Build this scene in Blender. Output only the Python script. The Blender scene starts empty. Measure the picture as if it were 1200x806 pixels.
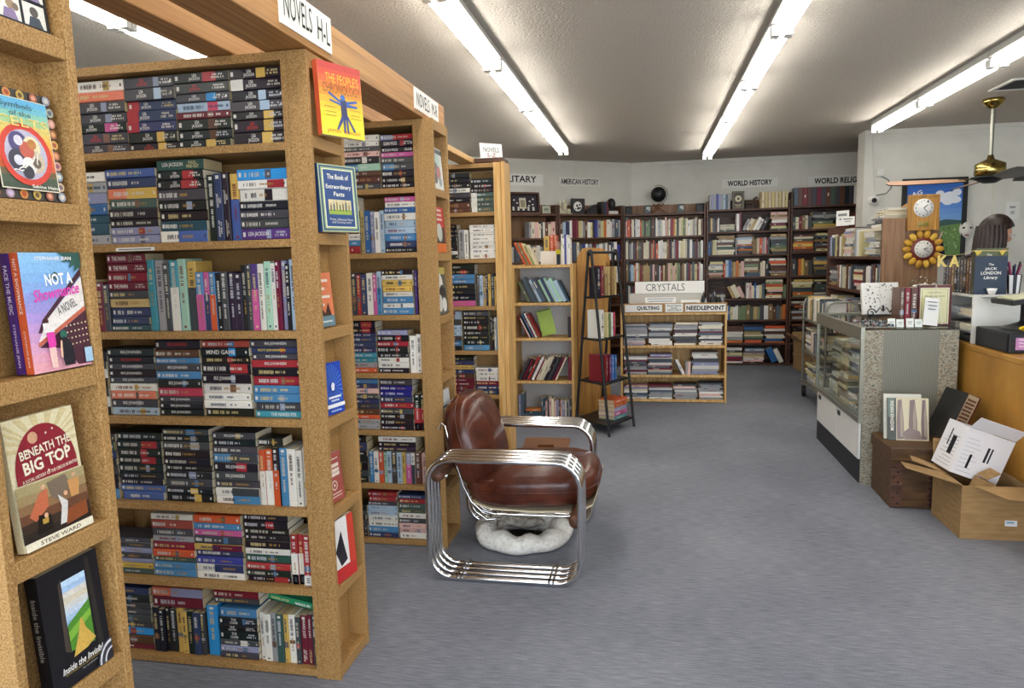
import bpy, bmesh, math, random
from mathutils import Matrix, Vector
S = bpy.context.scene
COL = bpy.context.collection
rad = math.radians

# ---------------------------------------------------------------- camera
cam_data = bpy.data.cameras.new('camera')
cam = bpy.data.objects.new('camera', cam_data)
COL.objects.link(cam)
cam_data.sensor_width = 36.0
cam_data.lens = 829.0 / 1200.0 * 36.0
cam_data.clip_start = 0.02
cam.matrix_world = Matrix(((0.981843, 0.001533, 0.189690, 0.0), (0.188112, 0.121097, -0.974654, 0.0), (-0.024465, 0.992640, 0.118610, 1.45), (0, 0, 0, 1)))
S.camera = cam
EYE = Vector((0, 0, 1.45))

# ---------------------------------------------------------------- world, daylight, exposure
S.view_settings.view_transform = 'Standard'
S.view_settings.look = 'None'
S.view_settings.gamma = 1.0
S.view_settings.use_curve_mapping = False
S.view_settings.exposure = 0.0
TUBE_STRENGTH = 23.0
WINDOW_POWER = 110.0
world = bpy.data.worlds.new('world')
S.world = world
world.use_nodes = True
world.node_tree.nodes['Background'].inputs[0].default_value = (0.75, 0.85, 1.0, 1)
world.node_tree.nodes['Background'].inputs[1].default_value = 1.0
S.cycles.use_denoising = True
S.cycles.max_bounces = 8
S.cycles.diffuse_bounces = 5
S.cycles.sample_clamp_indirect = 6.0


def area_light(name, loc, rot, sx, sy, power, color):
    d = bpy.data.lights.new(name, 'AREA')
    d.shape = 'RECTANGLE'
    d.size, d.size_y = sx, sy
    d.energy = power
    d.color = color
    o = bpy.data.objects.new(name, d)
    o.location, o.rotation_euler = loc, rot
    COL.objects.link(o)


# daylight that enters by the shop front behind the viewer
for wx in (-1.9, 0.6, 3.1):
    area_light('shopfront_daylight', (wx, -2.55, 1.45), (rad(90), 0, 0), 2.2, 2.0, WINDOW_POWER, (0.80, 0.89, 1.0))


# ---------------------------------------------------------------- colours and materials
def C(h):
    h = h.lstrip('#')
    r = [int(h[i:i + 2], 16) / 255.0 for i in (0, 2, 4)]
    return tuple(((x / 12.92) if x <= 0.04045 else ((x + 0.055) / 1.055) ** 2.4) for x in r)


def new_mat(name, rough=0.5, metal=0.0, spec=0.5):
    m = bpy.data.materials.new(name)
    m.use_nodes = True
    b = m.node_tree.nodes['Principled BSDF']
    b.inputs['Roughness'].default_value = rough
    b.inputs['Metallic'].default_value = metal
    b.inputs['Specular IOR Level'].default_value = spec
    return m, m.node_tree, b


def N(nt, typ, **kw):
    n = nt.nodes.new(typ)
    for k, v in kw.items():
        if hasattr(n, k):
            setattr(n, k, v)
        else:
            n.inputs[k].default_value = v
    return n


def ramp(nt, stops):
    r = nt.nodes.new('ShaderNodeValToRGB')
    e = r.color_ramp.elements
    while len(e) < len(stops):
        e.new(0.5)
    for i, (p, c) in enumerate(stops):
        e[i].position = p
        e[i].color = (*c, 1)
    return r


def mapped(nt, scale, coord='Object'):
    tc = nt.nodes.new('ShaderNodeTexCoord')
    mp = nt.nodes.new('ShaderNodeMapping')
    mp.inputs['Scale'].default_value = scale
    nt.links.new(tc.outputs[coord], mp.inputs['Vector'])
    return mp


def bump(nt, b, height, strength, dist=0.01):
    bp = N(nt, 'ShaderNodeBump')
    bp.inputs['Strength'].default_value = strength
    bp.inputs['Distance'].default_value = dist
    nt.links.new(height, bp.inputs['Height'])
    nt.links.new(bp.outputs[0], b.inputs['Normal'])


def attr_mat(name, rough=0.4, metal=0.0, spec=0.5, grain=0.0, gscale=(60, 60, 60)):
    """Colour from the mesh's own face colours, with a little procedural mottling."""
    m, nt, b = new_mat(name, rough, metal, spec)
    a = N(nt, 'ShaderNodeAttribute', attribute_name='Col')
    if grain:
        mp = mapped(nt, gscale)
        no = N(nt, 'ShaderNodeTexNoise', Scale=1.0, Detail=4.0)
        nt.links.new(mp.outputs[0], no.inputs['Vector'])
        hs = N(nt, 'ShaderNodeHueSaturation')
        mr = N(nt, 'ShaderNodeMapRange')
        mr.inputs['To Min'].default_value = 1 - grain
        mr.inputs['To Max'].default_value = 1 + grain
        nt.links.new(no.outputs[0], mr.inputs['Value'])
        nt.links.new(mr.outputs[0], hs.inputs['Value'])
        nt.links.new(a.outputs['Color'], hs.inputs['Color'])
        nt.links.new(hs.outputs[0], b.inputs['Base Color'])
    else:
        nt.links.new(a.outputs['Color'], b.inputs['Base Color'])
    return m


def noise_mat(name, stops, scale, detail=3.0, rough=0.6, bmp=0.0, metal=0.0, spec=0.4, dist=0.004, coord='Object'):
    m, nt, b = new_mat(name, rough, metal, spec)
    mp = mapped(nt, scale, coord)
    no = N(nt, 'ShaderNodeTexNoise', Scale=1.0, Detail=detail)
    nt.links.new(mp.outputs[0], no.inputs['Vector'])
    r = ramp(nt, stops)
    nt.links.new(no.outputs[0], r.inputs[0])
    nt.links.new(r.outputs[0], b.inputs['Base Color'])
    if bmp:
        bump(nt, b, no.outputs[0], bmp, dist)
    return m


MAT = {}
MAT['cover'] = attr_mat('book_cover', 0.36, 0, 0.4, 0.3, (230, 230, 230))
MAT['matte'] = attr_mat('printed_card', 0.7, 0, 0.2)
MAT['paint'] = attr_mat('painted_surface', 0.45, 0, 0.4)
MAT['page'] = None
m, nt, b = new_mat('page_edges', 0.85, 0, 0.1)
mp = mapped(nt, (900, 900, 900), 'Object')
a = N(nt, 'ShaderNodeAttribute', attribute_name='Col')
no = N(nt, 'ShaderNodeTexNoise', Scale=1.0, Detail=2.0)
nt.links.new(mp.outputs[0], no.inputs['Vector'])
hs = N(nt, 'ShaderNodeHueSaturation')
mr = N(nt, 'ShaderNodeMapRange')
mr.inputs['To Min'].default_value, mr.inputs['To Max'].default_value = 0.75, 1.15
nt.links.new(no.outputs[0], mr.inputs['Value'])
nt.links.new(mr.outputs[0], hs.inputs['Value'])
nt.links.new(a.outputs['Color'], hs.inputs['Color'])
nt.links.new(hs.outputs[0], b.inputs['Base Color'])
MAT['page'] = m
MAT['chip'] = noise_mat('particle_board', [(0.3, C('#7f5b30')), (0.47, C('#a07a47')), (0.58, C('#b08a56')), (0.75, C('#c4a06c'))], (260, 260, 260), 5, 0.6)
MAT['pale'] = noise_mat('pale_pine', [(0.3, C('#b98a4c')), (0.5, C('#d3a867')), (0.75, C('#e6c48a'))], (60, 60, 3.0), 4, 0.5)
MAT['oak'] = noise_mat('oak_beam', [(0.3, C('#94683a')), (0.5, C('#b07f48')), (0.72, C('#c29358'))], (70, 1.6, 70), 5, 0.5)
MAT['dark'] = noise_mat('dark_stained_wood', [(0.3, C('#3a231a')), (0.55, C('#5a3a2a')), (0.75, C('#75503a'))], (8, 8, 60), 4, 0.45)
MAT['walnut'] = noise_mat('walnut_box', [(0.3, C('#4a2912')), (0.55, C('#764620')), (0.75, C('#915c2e'))], (3, 60, 60), 5, 0.4)
MAT['trunk'] = noise_mat('old_trunk_wood', [(0.25, C('#2c1e10')), (0.5, C('#4e351b')), (0.75, C('#74512c'))], (4, 45, 30), 6, 0.5)
MAT['counter'] = noise_mat('counter_oak', [(0.3, C('#8f6224')), (0.55, C('#b07f35')), (0.75, C('#c4954a'))], (60, 4, 2.5), 5, 0.45)
MAT['board'] = noise_mat('brown_veneer', [(0.3, C('#7a583c')), (0.55, C('#8f6c4e')), (0.75, C('#a07e60'))], (60, 60, 3), 4, 0.5)
MAT['ceiling'] = noise_mat('ceiling_texture', [(0.3, C('#b6afa4')), (0.7, C('#c6bfb4'))], (70, 70, 70), 4, 0.9, 0.6, dist=0.012)
MAT['wall'] = noise_mat('wall_paint', [(0.3, C('#d2cfc4')), (0.7, C('#dad7cd'))], (6, 6, 6), 4, 0.8)
m, nt, b = new_mat('carpet', 0.95, 0, 0.1)
mp1 = mapped(nt, (260, 260, 40)); n1 = N(nt, 'ShaderNodeTexNoise', Scale=1.0, Detail=3.0)
nt.links.new(mp1.outputs[0], n1.inputs['Vector'])
mp2 = mapped(nt, (14.0, 150, 40)); n2 = N(nt, 'ShaderNodeTexNoise', Scale=1.0, Detail=2.0)
nt.links.new(mp2.outputs[0], n2.inputs['Vector'])
mp3 = mapped(nt, (0.9, 0.8, 1)); n3 = N(nt, 'ShaderNodeTexNoise', Scale=1.0, Detail=4.0)
nt.links.new(mp3.outputs[0], n3.inputs['Vector'])
mx = N(nt, 'ShaderNodeMath', operation='ADD'); nt.links.new(n1.outputs[0], mx.inputs[0]); nt.links.new(n2.outputs[0], mx.inputs[1])
mx2 = N(nt, 'ShaderNodeMath', operation='MULTIPLY_ADD'); mx2.inputs[1].default_value = 0.9
nt.links.new(n3.outputs[0], mx2.inputs[0]); nt.links.new(mx.outputs[0], mx2.inputs[2])
r = ramp(nt, [(0.34, C('#595c67')), (0.5, C('#7b7e88')), (0.66, C('#999ba3'))])
dv = N(nt, 'ShaderNodeMath', operation='DIVIDE'); dv.inputs[1].default_value = 2.9
nt.links.new(mx2.outputs[0], dv.inputs[0]); nt.links.new(dv.outputs[0], r.inputs[0]); nt.links.new(r.outputs[0], b.inputs['Base Color'])
bump(nt, b, mx.outputs[0], 0.5, 0.004)
MAT['carpet'] = m
MAT['leather'] = noise_mat('brown_leather', [(0.3, C('#3e1b10')), (0.55, C('#55281a')), (0.8, C('#6e3a27'))], (7, 7, 7), 5, 0.26, 0.25, dist=0.02)
MAT['fur'] = noise_mat('white_fleece', [(0.3, C('#d6d2c8')), (0.6, C('#f0ede6'))], (45, 45, 45), 5, 0.95, 0.6, dist=0.02)
MAT['darkfur'] = noise_mat('dark_fleece', [(0.35, C('#17120f')), (0.65, C('#3c322a'))], (60, 60, 60), 5, 0.95, 0.8, dist=0.02)
MAT['grayfur'] = noise_mat('grey_fleece', [(0.35, C('#8c8478')), (0.65, C('#bdb7ab'))], (40, 40, 40), 5, 0.95, 0.8, dist=0.02)
MAT['chrome'] = new_mat('chrome', 0.12, 1.0)[0]
MAT['chrome'].node_tree.nodes['Principled BSDF'].inputs['Base Color'].default_value = (0.72, 0.72, 0.72, 1)
MAT['steel'] = noise_mat('brushed_aluminium', [(0.4, C('#8d8c80')), (0.6, C('#a3a295'))], (4, 200, 200), 2, 0.38, metal=0.8)
MAT['brass'] = noise_mat('polished_brass', [(0.4, C('#94803f')), (0.6, C('#b3a066'))], (20, 20, 20), 2, 0.22, metal=1.0)
MAT['black'] = noise_mat('black_metal', [(0.4, C('#121212')), (0.6, C('#1d1d1d'))], (50, 50, 50), 2, 0.45)
MAT['carton'] = noise_mat('corrugated_cardboard', [(0.35, C('#8f7148')), (0.65, C('#a18258'))], (9, 9, 60), 3, 0.85)
MAT['whitem'] = noise_mat('white_enamel', [(0.4, C('#dcdad2')), (0.6, C('#e6e4dc'))], (12, 12, 12), 2, 0.4)
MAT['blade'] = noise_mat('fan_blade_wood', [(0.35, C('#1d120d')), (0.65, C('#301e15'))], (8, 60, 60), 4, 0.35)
m, nt, b = new_mat('lamp_tube', 0.4)
b.inputs['Base Color'].default_value = (0.9, 0.9, 0.9, 1)
b.inputs['Emission Color'].default_value = (1.0, 0.965, 0.9, 1)
b.inputs['Emission Strength'].default_value = TUBE_STRENGTH
MAT['tube'] = m
m = bpy.data.materials.new('clear_glass')
m.use_nodes = True
nt = m.node_tree
nt.nodes.remove(nt.nodes['Principled BSDF'])
tr, gl, mi = N(nt, 'ShaderNodeBsdfTransparent'), N(nt, 'ShaderNodeBsdfGlossy'), N(nt, 'ShaderNodeMixShader')
tr.inputs[0].default_value = (0.93, 0.96, 0.94, 1)
gl.inputs['Roughness'].default_value = 0.03
lw = N(nt, 'ShaderNodeLayerWeight'); lw.inputs[0].default_value = 0.5
pw = N(nt, 'ShaderNodeMath', operation='POWER'); pw.inputs[1].default_value = 5.0
ma = N(nt, 'ShaderNodeMath', operation='MULTIPLY_ADD'); ma.inputs[1].default_value = 0.7; ma.inputs[2].default_value = 0.04
nt.links.new(lw.outputs['Facing'], pw.inputs[0]); nt.links.new(pw.outputs[0], ma.inputs[0]); nt.links.new(ma.outputs[0], mi.inputs[0]); nt.links.new(tr.outputs[0], mi.inputs[1]); nt.links.new(gl.outputs[0], mi.inputs[2])
nt.links.new(mi.outputs[0], nt.nodes['Material Output'].inputs[0])
MAT['glass'] = m


# ---------------------------------------------------------------- mesh helpers
class MB:
    def __init__(self):
        self.v, self.f, self.c, self.m, self.s = [], [], [], [], []

    def face(self, pts, col=(0.5, 0.5, 0.5), mat=0, smooth=False):
        n = len(self.v)
        self.v += [tuple(p) for p in pts]
        self.f.append(tuple(range(n, n + len(pts))))
        self.c.append(col); self.m.append(mat); self.s.append(smooth)

    def mesh(self, vs, fs, col=(0.5, 0.5, 0.5), mat=0, smooth=False):
        n = len(self.v)
        self.v += [tuple(p) for p in vs]
        for f in fs:
            self.f.append(tuple(n + i for i in f))
            self.c.append(col); self.m.append(mat); self.s.append(smooth)

    def box(self, x0, x1, y0, y1, z0, z1, col=(0.5, 0.5, 0.5), mat=0):
        vs = [(x0, y0, z0), (x1, y0, z0), (x1, y1, z0), (x0, y1, z0), (x0, y0, z1), (x1, y0, z1), (x1, y1, z1), (x0, y1, z1)]
        self.mesh(vs, [(3, 2, 1, 0), (4, 5, 6, 7), (0, 1, 5, 4), (1, 2, 6, 5), (2, 3, 7, 6), (3, 0, 4, 7)], col, mat)

    def obox(self, M, sx, sy, sz, col=(0.5, 0.5, 0.5), mat=0):
        """a box of the given size centred on the matrix"""
        vs = [M @ Vector((x * sx / 2, y * sy / 2, z * sz / 2)) for z in (-1, 1) for x, y in ((-1, -1), (1, -1), (1, 1), (-1, 1))]
        self.mesh(vs, [(3, 2, 1, 0), (4, 5, 6, 7), (0, 1, 5, 4), (1, 2, 6, 5), (2, 3, 7, 6), (3, 0, 4, 7)], col, mat)

    def prism(self, poly, y0, y1, col=(0.5, 0.5, 0.5), mat=0):
        """outline in x-z, extruded along y"""
        n = len(poly)
        vs = [(x, y0, z) for x, z in poly] + [(x, y1, z) for x, z in poly]
        fs = [tuple(range(n)), tuple(range(2 * n - 1, n - 1, -1))]
        fs += [(i, i + n, (i + 1) % n + n, (i + 1) % n) for i in range(n)]
        self.mesh(vs, fs, col, mat)

    def tube(self, path, r, n=8, col=(0.5, 0.5, 0.5), mat=0, closed=False, cap=True):
        pts = [Vector(p) for p in path]
        k = len(pts)
        rs = r if isinstance(r, (list, tuple)) else [r] * k
        vs, fs = [], []
        up = None
        for i, p in enumerate(pts):
            a = pts[(i - 1) % k] if (closed or i) else p
            b_ = pts[(i + 1) % k] if (closed or i < k - 1) else p
            t = (b_ - a).normalized()
            if up is None:
                up = t.orthogonal().normalized()
            up = (up - t * up.dot(t)).normalized()
            w = t.cross(up)
            for j in range(n):
                an = 2 * math.pi * j / n
                vs.append(p + (up * math.cos(an) + w * math.sin(an)) * rs[i])
        m_ = k if closed else k - 1
        for i in range(m_):
            for j in range(n):
                a0, a1 = i * n + j, i * n + (j + 1) % n
                b0, b1 = ((i + 1) % k) * n + j, ((i + 1) % k) * n + (j + 1) % n
                fs.append((a0, a1, b1, b0))
        self.mesh(vs, fs, col, mat, True)
        if cap and not closed:
            self.mesh(vs[:n], [tuple(range(n - 1, -1, -1))], col, mat)
            self.mesh(vs[-n:], [tuple(range(n))], col, mat)

    def lathe(self, prof, n=24, col=(0.5, 0.5, 0.5), mat=0, M=None, smooth=True):
        M = M or Matrix()
        vs, fs = [], []
        for r_, z in prof:
            for j in range(n):
                an = 2 * math.pi * j / n
                vs.append(M @ Vector((r_ * math.cos(an), r_ * math.sin(an), z)))
        for i in range(len(prof) - 1):
            for j in range(n):
                fs.append((i * n + j, i * n + (j + 1) % n, (i + 1) * n + (j + 1) % n, (i + 1) * n + j))
        self.mesh(vs, fs, col, mat, smooth)
        if prof[0][0] > 1e-5:
            self.mesh(vs[:n], [tuple(range(n - 1, -1, -1))], col, mat)
        if prof[-1][0] > 1e-5:
            self.mesh(vs[-n:], [tuple(range(n))], col, mat)

    def ball(self, M, n=20, k=12, col=(0.5, 0.5, 0.5), mat=0, fn=None):
        vs, fs = [], []
        for i in range(k + 1):
            th = math.pi * i / k
            for j in range(n):
                ph = 2 * math.pi * j / n
                p = Vector((math.sin(th) * math.cos(ph), math.sin(th) * math.sin(ph), -math.cos(th)))
                if fn:
                    p = fn(p)
                vs.append(M @ p)
        for i in range(k):
            for j in range(n):
                fs.append((i * n + j, i * n + (j + 1) % n, (i + 1) * n + (j + 1) % n, (i + 1) * n + j))
        self.mesh(vs, fs, col, mat, True)

    def text(self, s, P, xd, yd, w, h, col, mat=0, keep=False, bold=0.0, shear=0.0, align=0.5):
        """lettering fitted into a w x h rectangle whose centre is P"""
        vs, fs, x0, x1, y0, y1 = glyphs(s, bold, shear)
        if not fs or x1 - x0 < 1e-6:
            return
        sx, sy = w / (x1 - x0), h / max(y1 - y0, 1e-6)
        if keep:
            sx = sy = min(sx, sy)
        P, xd, yd = Vector(P), Vector(xd), Vector(yd)
        off = (align - 0.5) * (w - sx * (x1 - x0))
        pts = [P + xd * (((x - (x0 + x1) / 2) * sx) + off) + yd * ((y - (y0 + y1) / 2) * sy) for x, y in vs]
        self.mesh(pts, fs, col, mat)

    def build(self, name, mats, parent=None, M=None, bevel=0.0, sub=0):
        me = bpy.data.meshes.new(name)
        me.from_pydata(self.v, [], self.f)
        if not isinstance(mats, (list, tuple)):
            mats = [mats]
        for mm in mats:
            me.materials.append(MAT[mm] if isinstance(mm, str) else mm)
        me.polygons.foreach_set('material_index', self.m)
        me.polygons.foreach_set('use_smooth', self.s)
        ca = me.color_attributes.new('Col', 'FLOAT_COLOR', 'CORNER')
        buf = []
        for f, c in zip(self.f, self.c):
            buf += [c[0], c[1], c[2], 1.0] * len(f)
        ca.data.foreach_set('color', buf)
        me.update()
        o = bpy.data.objects.new(name, me)
        COL.objects.link(o)
        if parent is not None:
            o.parent = parent
        if M is not None:
            o.matrix_local = M
        if bevel:
            bv = o.modifiers.new('bevel', 'BEVEL')
            bv.width, bv.segments, bv.limit_method = bevel, 2, 'ANGLE'
        if sub:
            sb = o.modifiers.new('subdivision', 'SUBSURF')
            sb.levels = sb.render_levels = sub
        return o


_G = {}


def glyphs(s, bold=0.0, shear=0.0):
    k = (s, bold, shear)
    if k in _G:
        return _G[k]
    cu = bpy.data.curves.new('lettering', 'FONT')
    cu.body = s
    cu.resolution_u = 2
    cu.fill_mode = 'FRONT'
    cu.offset = bold
    cu.shear = shear
    cu.align_x = 'CENTER'
    cu.space_line = 0.85
    o = bpy.data.objects.new('lettering', cu)
    COL.objects.link(o)
    dg = bpy.context.evaluated_depsgraph_get()
    me = bpy.data.meshes.new_from_object(o.evaluated_get(dg), depsgraph=dg)
    vs = [(v.co.x, v.co.y) for v in me.vertices]
    fs = [tuple(p.vertices) for p in me.polygons]
    bpy.data.objects.remove(o)
    bpy.data.curves.remove(cu)
    bpy.data.meshes.remove(me)
    xs, ys = [v[0] for v in vs] or [0], [v[1] for v in vs] or [0]
    _G[k] = (vs, fs, min(xs), max(xs), min(ys), max(ys))
    return _G[k]


def empty(name, loc=(0, 0, 0), rz=0.0, label=None, cat=None, group=None):
    o = bpy.data.objects.new(name, None)
    o.empty_display_size = 0.05
    o.matrix_world = Matrix.Translation(loc) @ Matrix.Rotation(rz, 4, 'Z')
    COL.objects.link(o)
    return tag(o, label, cat, group)


def tag(o, label=None, cat=None, group=None, kind=None):
    if label:
        o['label'] = label
    if cat:
        o['category'] = cat
    if group:
        o['group'] = group
    if kind:
        o['kind'] = kind
    return o


def bx(name, mat, x0, x1, y0, y1, z0, z1, parent=None, bevel=0.0015, col=(0.5, 0.5, 0.5)):
    b_ = MB()
    b_.box(x0, x1, y0, y1, z0, z1, col)
    return b_.build(name, mat, parent, bevel=bevel)
# ---------------------------------------------------------------- the room
CEIL = 2.70
CORNER = Vector((-0.23, 9.9, 0))
DIAG = Vector((-0.8151, -0.5794, 0))          # along the slanted back wall, away from the corner
DIAGN = Vector((0.5794, -0.8151, 0))          # out of that wall, into the room


def structure(o):
    o['kind'] = 'structure'
    return o


structure(bx('floor', 'carpet', -5.2, 5.2, -2.8, 11.5, -0.05, 0.0, bevel=0))
structure(bx('ceiling', 'ceiling', -5.2, 5.2, -2.8, 11.5, CEIL, CEIL + 0.05, bevel=0))
structure(bx('wall_back', 'wall', -0.23, 5.2, 9.9, 10.0, 0, CEIL, bevel=0))
b_ = MB()
e_ = CORNER + DIAG * 6.0
p_ = [CORNER, e_, e_ - DIAGN * 0.1, CORNER - DIAGN * 0.1]
b_.mesh([(q.x, q.y, z) for z in (0, CEIL) for q in p_], [(0, 1, 2, 3), (7, 6, 5, 4), (0, 4, 5, 1), (1, 5, 6, 2), (2, 6, 7, 3), (3, 7, 4, 0)])
structure(b_.build('wall_slanted', 'wall'))
structure(bx('wall_left', 'wall', -5.2, -5.1, -2.8, 11.0, 0, CEIL, bevel=0))
structure(bx('wall_right', 'wall', 5.1, 5.2, -2.8, 9.9, 0, CEIL, bevel=0))
structure(bx('wall_partition', 'wall', 2.235, 5.1, 8.2, 8.45, 0, CEIL, bevel=0))
structure(bx('wall_front', 'wall', -5.1, 5.1, -2.75, -2.68, 0, CEIL, bevel=0))
# crown strip where the walls meet the ceiling
structure(bx('trim_1', 'wall', -0.2, 5.1, 9.885, 9.9, CEIL - 0.05, CEIL, bevel=0.003))
structure(bx('trim_2', 'wall', 2.235, 5.1, 8.185, 8.2, CEIL - 0.045, CEIL, bevel=0.003))
b_ = MB()
p_ = [CORNER, e_, e_ + DIAGN * 0.015, CORNER + DIAGN * 0.015]
b_.mesh([(q.x, q.y, z) for z in (CEIL - 0.05, CEIL) for q in p_], [(3, 2, 1, 0), (4, 5, 6, 7), (0, 1, 5, 4), (1, 2, 6, 5), (2, 3, 7, 6), (3, 0, 4, 7)])
structure(b_.build('trim_3', 'wall'))
# shop-front windows behind the viewer
for i, wx in enumerate((-1.9, 0.6, 3.1)):
    o = bx('window_%d' % (i + 1), 'glass', wx - 1.1, wx + 1.1, -2.675, -2.668, 0.45, 2.45, bevel=0)
    structure(o)
    f_ = MB()
    for a0, a1, c0, c1 in ((-1.15, -1.1, 0.4, 2.5), (1.1, 1.15, 0.4, 2.5), (-1.1, 1.1, 0.4, 0.45), (-1.1, 1.1, 2.45, 2.5)):
        f_.box(wx + a0, wx + a1, -2.68, -2.64, c0, c1)
    f_.build('window_frame', 'steel', o)

# ---------------------------------------------------------------- fluorescent rows
ROWS = [(-2.46, -1.6, 8.0, 'row over the far side of the novel cases'),
        (-0.92, -1.6, 8.0, 'row above the ends of the novel cases'),
        (0.69, -0.6, 8.98, 'row above the middle of the carpet'),
        (2.17, -2.0, 7.6, 'row above the showcase and counter')]
NTH = ['farthest', 'second farthest', 'third farthest', 'fourth farthest', 'fifth farthest', 'sixth farthest', 'seventh farthest', 'eighth farthest']
for rx, y0, y1, where in ROWS:
    y = y1
    k = 0
    while y > 0.2:
        ya = y - 1.22
        root = empty('fluorescent_lamp', (rx, ya, 2.60), 0, '%s white fluorescent fixture in the %s' % (NTH[k], where), 'ceiling light', 'fluorescent ' + where)
        h_ = MB()
        h_.prism([(-0.058, 0.045), (-0.04, 0.098), (0.04, 0.098), (0.058, 0.045), (0.012, 0.028), (-0.012, 0.028)], 0.004, 1.214, C('#b4b4b0'))
        h_.build('housing', 'paint', root)
        for s_ in (-0.033, 0.033):
            t_ = MB()
            t_.tube([(s_, 0.05, 0), (s_, 1.168, 0)], 0.0125, 8)
            t_.build('tube', 'tube', root)
        for yy in (0.02, 1.198):
            for s_ in (-0.033, 0.033):
                t_ = MB()
                t_.box(s_ - 0.02, s_ + 0.02, yy - 0.016, yy + 0.016, -0.02, 0.032, C('#e8e8e4'))
                t_.build('lamp_holder', 'paint', root)
        y = ya
        k += 1
U2_TABLE = [(1.845, [('S', -1.952, -1.742, 1.845, 2.133, 'W o k k:LJ K-P k:LJ k', {'t': 'LJ'}), ('S', -1.745, -1.552, 1.845, 2.115, 'k k-A N+R N+R N+R K-y K-y', {'t': 'LJ'}), ('S', -1.553, -1.35, 1.845, 2.131, 'K-R k k-C A-m M K-U K-U K-y', {'t': 'LJ'}), ('S', -1.349, -1.155, 1.845, 2.121, 'K-y K+W K-A k-A K-y K-y K-y', {'t': 'LJ'})]),
 (1.535, [('S', -2.049, -1.843, 1.535, 1.786, 'W S L B2 T2 T2 S', {}), ('S', -1.842, -1.649, 1.535, 1.791, 'B3 N o/y D K K L L', {}), ('S', -1.646, -1.463, 1.535, 1.827, 'G:LJF K-R:LJ K-R:LJ k K K T2 W/B3', {}), ('U', -1.461, -1.345, 1.535, 1.77, 'K N:LJ K:LJ y/B3', {'lean': -2}), ('S', -1.344, -1.163, 1.535, 1.768, 'C W-R W-K K k k V:KJ', {})]),
 (1.231, [('U', -1.927, -1.872, 1.231, 1.408, 'M k', {}), ('S', -1.88, -1.713, 1.231, 1.512, 'M:PAWN M:PAWN R2 M:PAWN k t N N T2', {}), ('U', -1.738, -1.529, 1.231, 1.482, 'T S k T/W g y/k', {'lean': -2}), ('U', -1.531, -1.356, 1.231, 1.44, 'B/P P/N B/O K k v v', {'h': 1}), ('U', -1.355, -1.152, 1.231, 1.47, 'K k V/P W g W M L K A', {'h': 1})]),
 (0.928, [('S', -2.007, -1.904, 0.928, 1.159, 'K k W K k W K', {}), ('S', -1.904, -1.71, 0.928, 1.171, 'K K k K k W o k A', {'t': 'IJ'}), ('S', -1.715, -1.531, 0.928, 1.204, 'K U B k B K m k K K', {'t': 'IJ'}), ('S', -1.534, -1.342, 0.928, 1.197, 'r K-C:MIND K K-R K:IJ W W W K', {}), ('S', -1.338, -1.154, 0.928, 1.209, 'k:IJ N:RJ k:IJ R:IJ K R B B k T:EYE', {})]),
 (0.614, [('S', -2.034, -1.901, 0.614, 0.858, 'k G N K k K K B', {}), ('S', -1.897, -1.712, 0.614, 0.865, 'K K-R K-R K-R K K K B3 B3', {}), ('S', -1.708, -1.521, 0.614, 0.882, 'k-B K k-S K K K K-L k K-y K-y', {}), ('S', -1.511, -1.339, 0.614, 0.874, 'k:IJ K k B/k K-R:IJ k:IJ k W/k W/B', {}), ('S', -1.332, -1.238, 0.835, 0.865, 'K', {}), ('U', -1.342, -1.151, 0.614, 0.827, 'O/W O/W K/O B W W W', {})]),
 (0.328, [('S', -2.006, -1.789, 0.328, 0.468, 'k W/k L k L Y D', {}), ('S', -1.785, -1.614, 0.328, 0.565, 'W r k S R2 O D B B', {}), ('S', -1.615, -1.421, 0.328, 0.57, 'O B P k y/M N V2 W/N W', {}), ('S', -1.414, -1.239, 0.328, 0.591, 'K K-R K K K W G R K K-R', {}), ('U', -1.239, -1.158, 0.328, 0.514, 'R/W R/W R', {'lib': 1})]),
 (0.03, [('S', -2.025, -1.816, 0.03, 0.275, 'N K k k k k C U M', {}), ('U', -1.817, -1.597, 0.03, 0.204, 'K K K K y y K N k', {}), ('S', -1.807, -1.601, 0.208, 0.25, 'M', {}), ('S', -1.807, -1.598, 0.248, 0.283, 'o/L', {}), ('U', -1.593, -1.548, 0.03, 0.237, 'C', {'lean': -3}), ('S', -1.539, -1.385, 0.03, 0.222, 'B K:CHAM K:CHAM K:CHAM k-W L k', {}), ('S', -1.553, -1.372, 0.224, 0.276, 'R2 k', {}), ('U', -1.382, -1.153, 0.03, 0.22, 'W W S G y W k M:WJ M:WJ k', {})])]
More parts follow.
